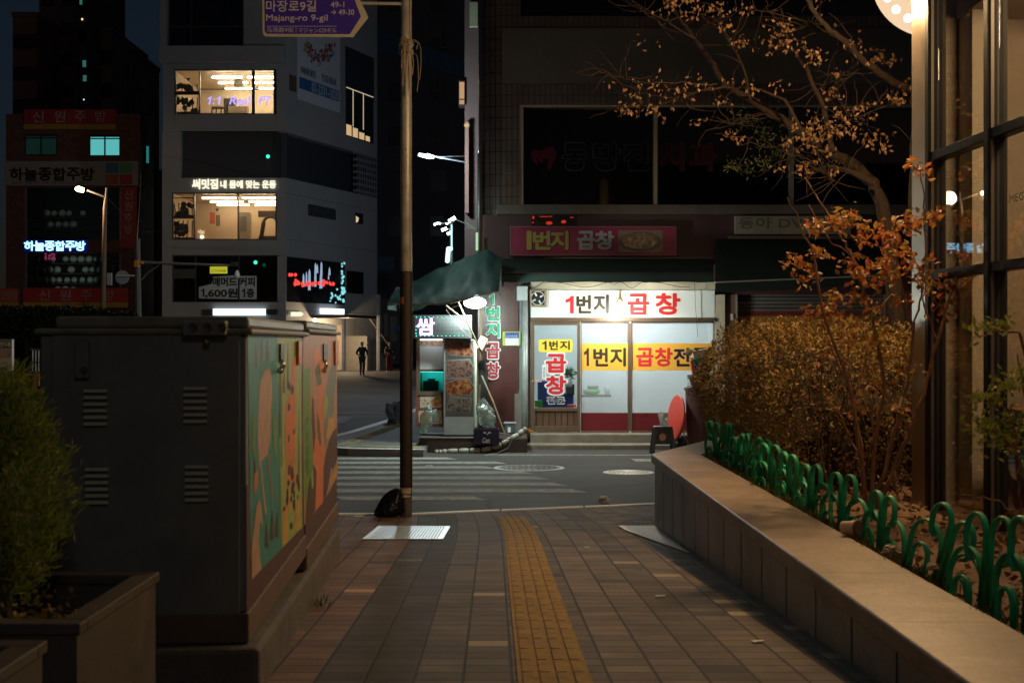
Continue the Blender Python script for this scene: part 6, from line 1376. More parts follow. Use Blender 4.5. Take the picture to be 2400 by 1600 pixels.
def win(x0, x1, y0, y1, vs, hs, name='gym_window'):
    b = MB(); fg.box(b, x0, x1, y0, y0 + 2, .03, -.2); fg.box(b, x0, x1, y1 - 2, y1, .03, -.2)
    for x in vs: fg.box(b, x - 1.3, x + 1.3, y0 + 2.1, y1 - 2.1, .02, -.2)
    for (h0, h1, y, w) in hs: fg.box(b, h0, h1, y - w, y + w, .015, -.15)
    b.out(name, M_gfr, GYM); w_ = GYM.children[-1]
    b = MB(); fg.box(b, x0 + .5, x1 - .5, y0 + 2.2, y1 - 2.2, -.1, -.12); b.out('pane', glass('gym_glass', (.92, .92, .9), .5, .03), w_); return w_
w5 = win(409.5, 647.8, 163.4, 268, (410.8, 467.5, 647), ((412, 466, 219, 2.6), (469, 646, 209.5, .4)))
for x in (592, 643): 
    b = MB(); fg.box(b, x - 3.5, x + 3.5, 165.6, 265.8, -.2, -.3); b.out('column', M_gfr, w5)
w3 = win(403.5, 647.8, 452.2, 562, (404.8, 455, 558, 647), ((406, 453.5, 510, 2.2), (406, 453.5, 464, .7)))
for w_, pts in ((w5, [(436, 183), (446, 183), (441, 191)]), (w3, [(504, 489), (513, 489), (508.5, 496)])):
    b = MB(); fg.poly(b, pts, -.05); b.out('warning_triangle', mat('triangle_black', (.01, .01, .01), .5), w_)
E1 = emis('violet_letters', (.50, .38, 1.0), 1.15)
for s_, x0, x1 in (('1', 487, 497), (':', 500, 504), ('1', 509, 519), ('Real', 538, 589), ('PT', 607, 638)): text(s_, fg, x0, x1, 227 + 5 * (s_ == ':'), 245.5, E1, .06, .035, .28, parent=w5)
for s_, x0, x1, y0, y1 in (('써밋짐', 452, 511, 421, 443), ('내 몸에 맞는 운동', 518, 647, 424, 441.5)):
    text(s_, fg, x0, x1, y0, y1, emis('ivory_letters', (1, .93, .70), 1.1), .10, .055, parent=GYM, name='sign_lettering')
# gym equipment silhouettes
def gthing(name, label, cat, c, parts):
    tt = T(name, label, cat, c)
    for nm, bb, m in parts: bb.out(nm, m, tt)
    return tt
for (x0, x1, y0, y1, d, lab) in ((412, 466, 196, 218, 74.9, 'weight plate rack in the upper gym window corner'), (412, 466, 224, 266, 74.9, 'lower row of weight plates in the upper gym window'), (406, 454, 474, 508, 74.9, 'cable machine with dark stacks in the lower gym window corner'), (406, 454, 514, 560, 74.9, 'dark exercise bikes low in the lower gym window corner')):
    b = MB(); f2 = FX(d)
    for i in range(12):
        x, y = rnd.uniform(x0 + 4, x1 - 4), rnd.uniform(y0 + 4, y1 - 5); b.lathe(f2.hit(x, y), [(.05, -.04), (rnd.uniform(.1, .17), -.04), (.14, .04), (.05, .04)], 12, ax=(rnd.gauss(0, .4), -1, rnd.gauss(0, .2)))
    b2 = MB()
    for i in range(5):
        x = x0 + 3 + (x1 - x0 - 6) * i / 4; b2.tube([f2.hit(x, y0 + rnd.random() * 6), f2.hit(x + rnd.gauss(0, 3), y1)], .03, 6)
    b2.tube([f2.hit(x0, y1 - 2), f2.hit(x1, y1 - 2)], .05, 6)
    gthing('exercise_rack', lab, 'gym machine', f2.hit((x0 + x1) / 2, y1), (('weights', b, M_gm), ('frame', b2, mat('rack_bronze', (.14, .09, .06), .4, .5))))
f2 = FX(77); b = MB(); f2.box(b, 524, 552, 231, 266, 0, -.3); b2 = MB(); f2.box(b2, 496, 522, 250, 254, 0, -.4)
for x in (498, 508, 519): b2.tube([f2.hit(x, 254), f2.hit(x + rnd.gauss(0, 2), 266)], .04, 6)
gthing('gym_desk', 'dark desk and cabinet behind the violet letters in the upper gym', 'desk', f2.hit(524, 266), (('cabinet', b, M_gm), ('desk', b2, M_gm)))
b = MB(); b.ball(f2.hit(559, 196), .26, 14, sq=(1.1, .6, .9)); b2 = MB(); b2.tube([f2.hit(559, 180), f2.hit(559, 196)], .02, 5)
gthing('hanging_fan', 'round grey fan shape hanging in the upper gym', 'fan', f2.hit(559, 196), (('fan_body', b, mat('fan_grey', (.2, .18, .14), .6)), ('rod', b2, M_gm)))
b = MB(); f2.box(b, 536, 580, 250, 266, .2, -.5); thing1(b, 'weight_bench', mat('bench_tan', (.3, .24, .17), .6), 'low tan bench at the bottom of the upper gym window', 'bench', bevel=.04)
f3 = FX(78.5)
b = MB(); f3.box(b, 492, 504, 498, 525, .02, 0); thing1(b, 'red_poster', mat('poster_red', (.5, .13, .07), .6), 'red poster on the wall of the lower gym', 'poster')
b = MB(); f3.box(b, 506, 516, 504, 530, .03, .0); thing1(b, 'grey_poster', mat('poster_grey', (.2, .16, .14), .6), 'dark grey poster beside the red one in the lower gym', 'poster')
b = MB(); f3.box(b, 563, 588, 500, 560, .6, -.2); b2 = MB(); f3.box(b2, 568, 583, 510, 545, .62, .601); gthing('vending_machine', 'grey cabinet machine standing in the middle of the lower gym window', 'machine', f3.hit(575, 560), (('body', b, mat('machine_grey', (.22, .19, .15), .5)), ('panel', b2, mat('machine_panel', (.12, .11, .09), .5))))
b = MB()
f2 = FX(76)
for i in range(9):
    a0, a1 = PI * i / 8, PI * (i + 1) / 8
    if i < 8: b.tube([f2.hit(634 - 16 * math.cos(a0), 522 - 14 * math.sin(a0)), f2.hit(634 - 16 * math.cos(a1), 522 - 14 * math.sin(a1))], .09, 6)
b.tube([f2.hit(618, 522), f2.hit(612, 560)], .12, 6); b2 = MB(); f2.box(b2, 606, 650, 553, 561, 0, -.6)
b3 = MB(); f2.box(b3, 605, 650, 494, 508, 0, -.4)
gthing('cable_machine', 'dark arched exercise machine filling the end of the lower gym window', 'gym machine', f2.hit(630, 560), (('arch_frame', b, M_gm), ('base', b2, M_gm), ('head', b3, mat('machine_brown', (.08, .05, .04), .5))))
# lower dark windows with the coffee banner
b = MB(); fg.box(b, 403.2, 669.6, 598, 708, -.25, -.28); b.out('office_window', M_dgl, t); w2 = t.children[-1]
b = MB(); fg.box(b, 403.2, 669.6, 598, 708, -1.6, -1.7); b.out('office_back', mat('office_blue', (.05, .07, .09), .8), t)
b = MB()
for x in (404, 456, 558): fg.box(b, x, x + 2, 600.1, 706, -.14, -.24)
fg.box(b, 403.2, 669.6, 598, 600, -.13, -.24); fg.box(b, 403.2, 669.6, 706.1, 708, -.13, -.24); fg.box(b, 406.1, 455.9, 630, 652, -.13, -.24); b.out('window_frame', M_gfr, w2)
M_bn = mat('banner_pale', (.58, .60, .56), .7, var=.06)
b = MB(); fg.poly(b, [(464, 672), (494, 665), (498, 648), (556, 644), (556, 701), (464, 699)], -.2); fg.poly(b, [(560, 646), (600, 646), (600, 701), (560, 701)], -.2); b.out('price_banner', M_bn, w2)
M_bk = mat('banner_black', (.015, .016, .02), .6)
for s_, x0, x1, y0, y1 in (('매머드', 497, 553, 650, 670), ('커피', 560, 595, 650, 670), ('1', 469, 477, 676, 694), (',600원', 480, 555, 676, 697), ('1', 565, 573, 676, 696), ('층', 577, 594, 676, 696)): text(s_, fg, x0, x1, y0, y1, M_bk, -.196, .05, parent=w2)
# glossy corner window on the side wall with neon reflections painted as glowing shapes
b = MB(); sd(b, 672, 807, 601, 707, .03, .0, 672); b.out('reflection_window', mat('window_black', (.012, .013, .016), .12, spec=.8), t); w1 = t.children[-1]
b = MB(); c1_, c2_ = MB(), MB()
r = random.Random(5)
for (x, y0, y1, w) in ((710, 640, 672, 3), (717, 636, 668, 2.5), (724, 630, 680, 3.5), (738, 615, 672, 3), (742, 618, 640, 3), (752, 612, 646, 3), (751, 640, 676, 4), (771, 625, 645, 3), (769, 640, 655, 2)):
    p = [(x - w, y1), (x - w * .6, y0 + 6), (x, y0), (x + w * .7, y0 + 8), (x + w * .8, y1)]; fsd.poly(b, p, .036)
b.out('cold_neon_reflection', emis('cold_reflection', (.55, .72, 1.0), .55), w1)
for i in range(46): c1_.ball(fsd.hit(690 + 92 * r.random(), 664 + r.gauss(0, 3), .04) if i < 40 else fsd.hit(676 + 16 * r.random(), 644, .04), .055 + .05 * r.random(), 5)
c1_.out('red_neon_reflection', emis('red_reflection', (1, .06, .05), 1.4), w1)
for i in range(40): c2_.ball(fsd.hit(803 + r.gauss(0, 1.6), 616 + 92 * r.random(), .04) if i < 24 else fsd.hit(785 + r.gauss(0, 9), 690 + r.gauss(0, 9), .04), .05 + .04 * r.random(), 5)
c2_.out('cyan_reflection_pattern', emis('cyan_reflection', (.3, .85, .9), .9), w1)
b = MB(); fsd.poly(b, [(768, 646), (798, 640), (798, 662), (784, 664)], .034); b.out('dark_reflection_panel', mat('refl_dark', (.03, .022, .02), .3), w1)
# ground-floor signs and awning of the office building
def boxsign(fr, x0, x1, y0, y1, f, k, m, label, name='light_box', ref=None):
    b = MB(); fr.box(b, x0, x1, y0, y1, f, k, ref); return b.out(name, m, None, label, 'sign', bevel=.03)
boxsign(fg, 501, 624, 723.5, 739, .25, .05, emis('box_white', (.78, .88, 1), 1.6), 'long glowing white light box sign on the wall above the cabinet')
b = MB(); fg.box(b, 475, 500.5, 725, 738, .2, .03); fg.box(b, 624.5, 650, 725, 736, .2, .03); b.out('end_cap', M_gfr, bpy.data.objects['light_box'])
boxsign(fsd, 745, 789, 722, 735.5, .5, .1, emis('box_white', (0, 0, 0), 0), 'short glowing white light box sign above the small dark awning', ref=745)
b = MB(); fsd.poly(b, [(677, 731), (702, 731), (707, 736), (702, 741), (677, 741)], .12); b.out('arrow_sign', emis('arrow_glow', (1, .92, .66), 1.1), None, 'small glowing cream arrow sign at the corner of the pale office building', 'sign')
tt = T('entrance_awning', 'small dark flat awning over the bright shop entrance of the office building', 'awning', fsd.hit(760, 745))
b = MB(); fsd.box(b, 728, 800, 738, 745, 2.2, .05, 728); b.out('canopy_panel', mat('awning_black', (.03, .028, .028), .5), tt)
b = MB(); b.ball(fsd.hit(738, 750, 1.2), .10, 10); b.out('spot', emis('spot_warm', (1, .85, .6), 8), tt)
b = MB(); sd(b, 672, 800, 758, 872, .04, .01, 672); b.out('shop_front', mat('shop_cream', (.66, .54, .40), .6, var=.08), t); sf = t.children[-1]
b = MB()
for x in (700, 742, 786): sd(b, x, x + 3, 760, 872, .07, .041, 700)
b.out('shop_post', mat('post_tan', (.5, .38, .27), .5), sf)
b = MB(); sd(b, 704, 741, 762, 866, .055, .041, 704); sd(b, 746, 785, 762, 868, .055, .041, 746); b.out('shop_pane', emis('shop_glow', (1, .66, .36), .42), sf)
b = MB(); sd(b, 801, 806, 745, 873, .12, .0, 801); b.out('drain_pipe', mat('pipe_blue', (.10, .12, .16), .5), t)
b = MB()
for i in range(8):
    a0 = fsd.a(808) + i * .42; z0 = gz(GD); fsd.abox(b, a0, a0 + .42, z0, z0 + .25 * (8 - i), 1.4, .02)
b.out('outdoor_stair', mat('stair_grey', (.22, .20, .17), .7), t)
b = MB(); b.tube([fsd.pt(fsd.a(808), gz(GD) + 3.1, 1.45), fsd.pt(fsd.a(808) + 3.4, gz(GD) + 1.1, 1.45)], .04, 6); b.out('handrail', mat('rail_cream', (.5, .45, .35), .4), t)
# banner with a phone number high on the side wall
tt = T('wall_banner', 'large white advertising banner with a blue phone number strip on the side wall', 'banner', fsd.hit(745, 160))
b = MB(); sd(b, 695, 795, 20, 232, .06, .02, 695); b.out('cloth', mat('banner_white', (.62, .64, .66), .7, var=.05), tt)
r = random.Random(11); cols = [mat('dab_%s' % n, c, .7) for n, c in (('rust', (.35, .12, .06)), ('red', (.4, .05, .06)), ('slate', (.12, .16, .2)), ('sand', (.4, .3, .2)))]
b = MB()
for i in range(110):
    an = PI * (.02 + .96 * r.random()); rr = 27 + r.gauss(0, 4.5); b0 = (745 + rr * math.cos(an) * 1.05, 98 + rr * math.sin(an) * 1.35 + (5 if i % 3 else 0))
    fsd.poly(b, ell(b0[0], b0[1], 1.2 + 2 * r.random(), 2 + 4 * r.random(), 6), .064 + .0004 * i, r.randrange(4))
b.out('printed_pattern', cols, tt)
def slanted(s_, x0, x1, ref, y0, y1, m, off, bo=.03): text(s_, fsd, x0, x1, y0, y1, m, off, bo, parent=tt, ref=ref)
slanted('WARNER BROS.', 702, 738, 702, 155, 171, mat('print_dark', (.05, .06, .08), .6), .064); slanted('YOGI BEAR', 751, 786, 702, 155, 172, mat('print_dark', (0, 0, 0)), .064)
b = MB(); sd(b, 699, 792, 180, 207, .066, .061, 699); b.out('phone_strip', mat('strip_blue', (.03, .14, .34), .6), tt)
slanted('02-2231-1828', 728, 790, 699, 183, 204, mat('print_pale', (.5, .56, .6), .6), .07, .03)
b = MB(); sd(b, 678, 693, 175, 212, .04, .0, 678); b.out('brown_panel', mat('panel_rust', (.13, .07, .05), .7), t)

# ================================================================== brick building with kitchen shop on the far side
LD = 88.0; fl_ = FX(LD)
t = T('brick_building', 'dark brick building with kitchen supply signs and dish filled windows', 'building', (X(170, LD), LD, 0)); BR = t
M_brk = tiles('red_brick', (.17, .075, .05), (.13, .06, .045), (.09, .06, .05), .5, .16, .8, off=.5, ms=.02)
b = MB()
for (x0, x1, y0, y1) in ((14, 60, 440, 900), (283, 322, 440, 900), (60.2, 282.8, 562, 593), (14, 330, 268, 440), (60.2, 282.8, 686, 900)): fl_.box(b, x0, x1, y0, y1 - .2, 0, -.5)
b.out('brick_wall', M_brk, t)
b = MB(); fl_.box(b, 14, 330, 255, 900, -3.2, -3.4); b.out('back_wall', mat('shop_dim', (.10, .11, .12), .8), t)
for (y0, y1) in ((440, 562), (593, 686)):
    b = MB(); fl_.box(b, 60.2, 282.8, y0 + .2, y1 - .2, -.1, -.13); b.out('shop_window', glass('shop_dark_glass', (.42, .46, .48), .9, .03), t); wn = t.children[-1]
    b = MB(); fl_.box(b, 60.2, 62.5, y0 + .2, y1 - .2, .05, -.09); b.out('frame', mat('steel_frame', (.3, .32, .34), .4, .5), wn); b = MB(); fl_.box(b, 281, 282.8, y0 + .2, y1 - .2, .05, -.09); b.out('frame', mat('steel_frame', (0, 0, 0)), wn)
b = MB()
for y in (508, 534, 616, 640, 663): fl_.box(b, 62, 281, y, y + 1.5, -.25, -.9)
thing1(b, 'display_shelf', M_gm, 'dark display shelves behind the windows of the brick kitchen shop', 'shelf')
r = random.Random(21); first = None
M_potw = mat('pot_alu', (.42, .42, .37), .45, .35, var=.2)
for y, x0, x1 in ((500, 110, 200), (526, 118, 180), (607, 70, 275), (632, 68, 278), (656, 70, 232), (678, 100, 180)):
    x = x0
    while x < x1:
        if r.random() < .84:
            R_ = r.choice((.20, .22, .24)); c = fl_.hit(x, y, -.45)
            if first is None:
                b = MB(); b.lathe((0, 0, 0), [(.02, .05), (.20, .03), (.215, -.03), (.16, -.08)], 16, ax=(0, -1, 0))
                first = b.out('cooking_pot', M_potw, None, 'round pale pan standing on edge on the shelves in the brick shop window', 'pan', 'pans on the kitchen shop shelves', smooth=True); o = first
            else: o = first.copy(); COL.objects.link(o)
            o.location = c; o.scale = (R_ / .22, 1, R_ / .22)
        x += r.uniform(15.5, 19)
# signs of the brick building
M_sr = mat('sign_red_dim', (.34, .03, .035), .55, var=.1); M_sy = mat('sign_yellow_dim', (.42, .24, .03), .55, var=.1); M_sg = mat('sign_grey_dim', (.30, .29, .27), .55, var=.08); M_sl = mat('sign_letter_dim', (.42, .40, .38), .55)
def bsign(name, label, x0, x1, y0, y1, m): 
    b = MB(); fl_.box(b, x0, x1, y0, y1, .25, .02); return b.out(name, m, None, label, 'sign')
s = bsign('rooftop_sign', 'dim red sign board at the roof edge of the brick building', 60, 274, 258, 292, M_sr)
for c_, x in zip('신원주방', (80, 130, 178, 226)): text(c_, fl_, x, x + 26, 262, 288, M_sl, .256, .0, parent=s)
b = MB(); fl_.box(b, 58, 274, 292.5, 304, .25, .02); b.out('yellow_strip', M_sy, s)
s = bsign('wide_sign', 'wide grey sign board with black letters above the street lamp head', 14, 326, 379, 436, M_sg)
for i, c_ in enumerate('하늘종합주방'): text(c_, fl_, 27 + 33.3 * i, 27 + 33.3 * i + 30, 395, 424, mat('black_letter', (.01, .01, .012), .5), .256, .045, parent=s)
text('업소용 주방기구 그릇 전문  02-2252-3000', fl_, 30, 200, 426, 433, mat('black_letter', (0, 0, 0)), .256, .0, parent=s)
for (x0, y0, c_) in ((250, 383, (.06, .16, .26)), (283, 383, (.10, .28, .16)), (250, 410, (.34, .10, .04)), (283, 410, (.36, .03, .08))):
    b = MB(); fl_.box(b, x0, x0 + 30, y0, y0 + 24, .256, .251); b.out('picture_panel', mat('pic_%d' % int(c_[0] * 100 + c_[2] * 1000), c_, .6), s)
s = bsign('vertical_sign', 'tall narrow red sign board with pale letters beside the dark upper shop window', 285, 323, 440, 582, M_sr)
for c_, y in zip('신원주방', (448, 474, 502, 528)): text(c_, fl_, 295, 313, y, y + 20, M_sl, .256, .0, parent=s)
s = bsign('red_banner_sign', 'long bright red sign board low on the brick building above the dark bushes', 57, 303, 675, 708, mat('sign_red_lit', (.55, .045, .045), .5, var=.08))
for c_, x in zip('신원주방', (94, 143, 192, 245)): text(c_, fl_, x, x + 26, 680, 704, mat('letter_greyred', (.5, .4, .4), .5), .256, .0, parent=s)
b = MB(); fl_.box(b, 57, 303, 708.5, 721, .25, .02); b.out('yellow_strip', mat('strip_yellow_lit', (.6, .36, .04), .5), s); text('(02) 2234-4807', fl_, 148, 213, 711, 717, mat('ink', (0, 0, 0)), .256, .0, parent=s)
s = bsign('small_red_sign', 'small square orange red sign board cut by the photo edge', 2, 46, 676, 708, mat('sign_orange_lit', (.55, .13, .05), .5, var=.08))
text('신원주방', fl_, 6, 44, 683, 702, M_sl, .256, .0, parent=s); b = MB(); fl_.box(b, 2, 46, 708.5, 718, .25, .02); b.out('yellow_strip', mat('strip_yellow_lit', (0, 0, 0)), s)
tt = T('neon_sign', 'glowing blue white neon letters on a deep blue backing on the brick building', 'neon sign', fl_.hit(130, 577))
b = MB(); fl_.box(b, 56, 206, 563, 590, .12, .02); b.out('backing', emis('neon_back', (.0, .012, .22), .35), tt)
for i, c_ in enumerate('하늘종합주방'): text(c_, fl_, 59 + 24 * i, 59 + 24 * i + 22.5, 566, 587.5, emis('neon_blue', (.35, .72, 1.0), 2.2), .14, .045, parent=tt)
b = MB()
for x, y in ((107, 595), (107, 601), (107, 606), (115, 600), (119, 598), (115, 606), (123, 594), (127, 597), (126, 602), (122, 606), (128, 606)): b.ball(fl_.hit(x, y, -.3), .07, 6)
thing1(b, 'red_led_numerals', emis('led_pink', (1, .1, .3), 1.2), 'red LED numerals glowing in the brick shop window', 'LED sign')
for (x0, x1, y0, y1, m1, lab) in ((62, 132, 318, 362, ('window_dim', (.06, .22, .18), .06), 'd'), (213, 280, 320, 364, ('window_teal', (.16, .75, .74), .62), 'l')):
    b = MB(); fl_.box(b, x0 - 3, x1 + 3, y0 - 3, y1 + 3, .05, .01); b.out('window', M_gfr, BR); wn = BR.children[-1]
    b = MB(); xm = (x0 + x1) / 2
    fl_.box(b, x0, xm - 2, y0 + 7, y1, .06, .052); fl_.box(b, xm + 2, x1, y0 + 7, y1, .06, .052); fl_.box(b, x0, xm - 2, y0 + 2, y0 + 4, .06, .052); fl_.box(b, xm + 2, x1, y0 + 2, y0 + 4, .06, .052); b.out('lit_pane', emis(*m1), wn)
b = MB(); fl_.box(b, 343, 348, 343, 382, .0, -.1); thing1(b, 'teal_window_slit', emis('slit_teal', (.05, .45, .42), .35), 'narrow glowing teal slit of a window in the gap between the buildings', 'window')
b = MB(); fl_.box(b, 322, 382, 380, 900, -4, -4.5); thing1(b, 'dark_house', mat('gap_dark', (.02, .022, .03), .9), 'unlit house wall closing the gap between brick and pale buildings', 'house')

# ================================================================== far dark towers
def tower(x0, x1, yt, d, m, label, wins=(), side=None):
    tt = T('tower_block', label, 'building', (X((x0 + x1) / 2, d), d, gz(d))); f = FX(d)
    b = MB(); a0, a1 = X(x0, d), X(x1, d); b.box(a0, a1, d, d + 14, 0, Z(yt, d)); b.out('wall', m, tt)
    n = max(2, int((a1 - a0) / 2.9)); zz = Z(yt, d) - 2.6
    while zz > 8:
        for i in range(n):
            c = a0 + (a1 - a0) * (i + .5) / n; b = MB(); b.box(c - .62, c + .62, d - .03, d - .001, zz - .75, zz + .75); b.out('window', mat('far_window', (.02, .022, .03), .3), tt)
        zz -= 3.4
    b = MB(); k = 0
    for (x, y, w, h, c, s) in wins:
        b = MB(); f.box(b, x - w, x + w, y - h, y + h, .06, .035); b.out('lit_window', emis('far_lit_%d' % int(c[0] * 10 + c[2] * 100), c, s), tt)
    b = MB(); b.box(a0 - .1, a1 + .1, d - .12, d + 14.1, Z(yt, d) + .01, Z(yt, d) + .5); b.out('parapet', m, tt)
M_far = mat('far_wall', (.2, .15, .13), .85, var=.2, scale=.2); M_far2 = mat('far_wall_tan', (.32, .21, .14), .85, var=.2, scale=.2); M_far3 = mat('far_wall_blue', (.07, .075, .09), .85, var=.2, scale=.2)
tower(30, 86, 40, 150, M_far2, 'dim brown tower block seen highest at the dark street end', [(114, 178, 5, 1.2, (1, .5, .15), .5)][:0])
tower(92, 180, -200, 158, M_far, 'tall dark tower block behind the brick building running out of the photo top')
tower(181, 203, -220, 140, M_far3, 'thin tall dark block with teal stair lights and one orange light', [(198, 150, 4, 8, (.08, .4, .35), .30), (199, 184, 4, 7, (.08, .4, .35), .35), (190, 6, 3, 6, (1, .62, .25), 2.2), (193, 46, 1.5, 2, (1, .7, .3), 2.0), (197, 234, 1.2, 1.4, (.8, .9, 1), 1.5)])
tower(208, 262, 76, 145, M_far, 'low dark block with flat roof beside the thin tall block')
tower(270, 296, 112, 150, M_far, 'narrow dark block stepping down next to the pale office building')
tower(880, 1175, -180, 108, M_far3, 'big dark apartment block behind the steel pole and the corner building')
f = FX(107.8)
b = MB()
b.hexa([f.hit(885, 118) + V((0, .1, 0)), f.hit(1092, 185) + V((0, .1, 0)), f.hit(1092, 185) + V((0, .15, 0)), f.hit(885, 118) + V((0, .15, 0)), f.hit(885, 70) + V((0, .1, 0)), f.hit(1092, 140) + V((0, .1, 0)), f.hit(1092, 140) + V((0, .15, 0)), f.hit(885, 70) + V((0, .15, 0))])
thing1(b, 'blue_fascia_band', mat('band_blue', (.02, .09, .14), .6), 'sloping dark blue band across the dark apartment block', 'sign band')
for (x, y, h) in ((1040, 92, 22), (1025, 205, 22), (1020, 312, 22), (1018, 425, 18)):
    b = MB(); f.box(b, x - 8, x + 8, y - h, y + h, .10, .02); o = b.out('window', mat('frame_faint', (.10, .10, .12), .6), None, None, None)
    o.parent = bpy.data.objects['tower_block.005'] if 'tower_block.005' in bpy.data.objects else None
    if o.parent: o.matrix_parent_inverse = Matrix.Translation(o.parent.location).inverted()
    b = MB(); f.box(b, x - 5.5, x + 6.5, y - h + 2.5, y + h - 2.5, .12, .101); q = b.out('pane', mat('far_window', (0, 0, 0)), o)
# mid-rise with a warm window peeping out behind the tiled corner
fm = FX(52)
tt = T('side_building', 'brownish building edge with one warm lit window just past the tiled corner', 'building', (X(1105, 52), 52, 0))
b = MB(); fm.box(b, 1089, 1260, -200, 860, 0, -6); b.out('wall', mat('side_wall_brown', (.10, .065, .055), .8, var=.2, scale=.6), tt)
b = MB(); fm.box(b, 1091, 1099, 288, 500, .25, .0); b.out('edge_pier', mat('pier_brown', (.2, .11, .08), .8, var=.2), tt)
b = MB(); fm.box(b, 1075, 1089.5, 190, 248, .1, -.6); b.out('bay_window', mat('bay_dark', (.02, .015, .012), .6), tt); bw = tt.children[-1]
b = MB(); fm.box(b, 1077, 1088.5, 194, 233, .13, .101); fm.box(b, 1077, 1088.5, 236, 246, .13, .101); b.out('lit_pane', emis('bay_glow', (1, .6, .3), .5), bw)
b = MB(); b.ball(fm.hit(1094, 294, .2), .10, 8); b.out('wall_lamp', emis('porch_glow', (1, .72, .35), .6), tt)
b = MB(); fm.box(b, 1099, 1121, 40, 66, .2, .05) if False else fm.box(b, 1101, 1120, 10, 66, .3, .05); b.out('sign_box', mat('sign_olive', (.32, .34, .2), .6), tt)
# drain pipe catching light at the tiled corner
b = MB(); b.tube([(X(1122, 28.6), 28.62, Z(590, 28.6)), (X(1122, 28.6), 28.62, Z(360, 28.6))], .028, 8); thing1(b, 'corner_drainpipe', mat('pipe_pale', (.4, .45, .45), .35, .5), 'pale drainpipe on the rounded tiled corner above the green tarpaulin', 'drainpipe', smooth=True)
b = MB(); fm.box(b, 1058, 1078, 520, 860, 6, 5.4); thing1(b, 'brick_pier', mat('pier_dark', (.07, .055, .05), .8), 'dark narrow pier in the side street behind the stall lights', 'pier')
b = MB(); f85 = FX(96); f85.box(b, 880, 940, 700, 880, 0, -3); o = thing1(b, 'lane_shop', mat('lane_wall', (.11, .10, .095), .8, var=.3), 'dim little shop front at the end of the lane behind the pole', 'shop')
b = MB()
for (x0, x1, y0, y1) in ((888, 896, 740, 800), (900, 910, 735, 790), (914, 930, 742, 800)): f85.box(b, x0, x1, y0, y1, .06, .01)
b.out('window_pane', mat('lane_glass', (.20, .19, .15), .5), o)
b = MB(); f85.box(b, 926, 932, 770, 778, .2, .08); b.lathe(f85.hit(933, 770, .3), [(.2, 0), (.2, .05)], 12, ax=(0, -1, 0)); b.out('blue_disc', mat('disc_blue', (.06, .12, .3), .5), o)
b = MB(); b.tube([P(887, 870, 80), P(887, 690, 80)], .12, 8); thing1(b, 'lane_post', mat('post_grey', (.18, .18, .18), .6), 'grey utility post standing in the lane behind the pole', 'post')
b = MB(); f85.box(b, 880, 935, 610, 640, 4, 3.8); thing1(b, 'lane_roof', mat('roof_blue', (.03, .07, .13), .7), 'dark blue roof edge seen past the steel pole', 'roof edge')
# market lamps on the lane
t0 = T('market_lights', 'cluster of dazzling white market lamps on a pole with hanging bead lights', 'market lights', P(1058, 640, 28.4))
b = MB(); b.tube([P(1058, 640, 28.4), P(1058, 515, 28.4)], .03, 8); b.out('post', mat('post_grey', (0, 0, 0)), t0)
E2 = emis('market_white', (.80, 1, .97), 8)
for (x0, y0, x1, y1, r_) in ((1052, 519, 1067, 510, .06), (1017, 527, 1026, 523, .035), (1026, 523, 1033, 524, .03), (1035, 540, 1047, 535, .05), (1048, 549, 1057, 544, .045), (1045, 524, 1050, 524, .03)):
    b = MB(); b.tube([P(x0, y0, 28.4), P(x1, y1, 28.4)], r_ * .6, 8); b.out('tube_lamp', E2, t0)
b = MB(); b.tube([P(1033, 523, 28.4), P(1058, 523, 28.4)], .012, 5); b.tube([P(1047, 536, 28.4), P(1058, 538, 28.4)], .012, 5); b.tube([P(1067, 514, 28.4), P(1095, 526, 28.4)], .012, 5); b.tube([P(1090, 516, 28.4), P(1115, 536, 28.4)], .03, 5); b.tube([P(1093, 530, 28.4), P(1108, 536, 28.4)], .03, 5); b.out('bracket', mat('bracket_grey', (.4, .4, .36), .5), t0)
E3 = emis('bead_cyan', (.55, .95, 1), 2.2)
b = MB()
for i in range(26): b.ball(P(1058.5, 528 + 2.3 * i, 28.35), .014, 5)
for i in range(7): b.ball(P(1051 - .4 * i, 583 + 4.7 * i, 28.3), .045, 6)
b.ball(P(1056, 583, 28.3), .045, 6)
b.out('bead_light_pattern', E3, t0)
b = MB()
for i in range(9): b.ball(P(1117.5, 548 + 4.5 * i, 28.3), .03, 5)
o = thing1(b, 'coloured_bead_lights', emis('bead_mixed', (.6, .9, .5), .8), 'short string of tiny green and amber lights beside the drainpipe', 'string lights')
# street lamp reaching over the lane
tt = T('lane_lamp', 'cold white street lamp head on a long thin arm before the dark apartments', 'street lamp', P(1093, 380, 50))
b = MB(); b.tube([P(1012, 366, 50), P(1093, 381, 50)], .03, 6); b.tube([P(1020, 368, 50), P(1093, 366, 50)], .008, 4); b.out('arm', mat('arm_grey', (.22, .24, .24), .5), tt)
b = MB(); b.tube([P(1000, 365, 50), P(1018, 369, 50)], [.10, .06], 8); b.out('head', mat('head_grey', (.35, .38, .38), .5), tt)
b = MB(); b.tube([P(981, 362.5, 50), P(998, 366, 50)], [.05, .07], 8); b.out('lamp', emis('lane_lamp_white', (.75, 1, 1), 9), tt)
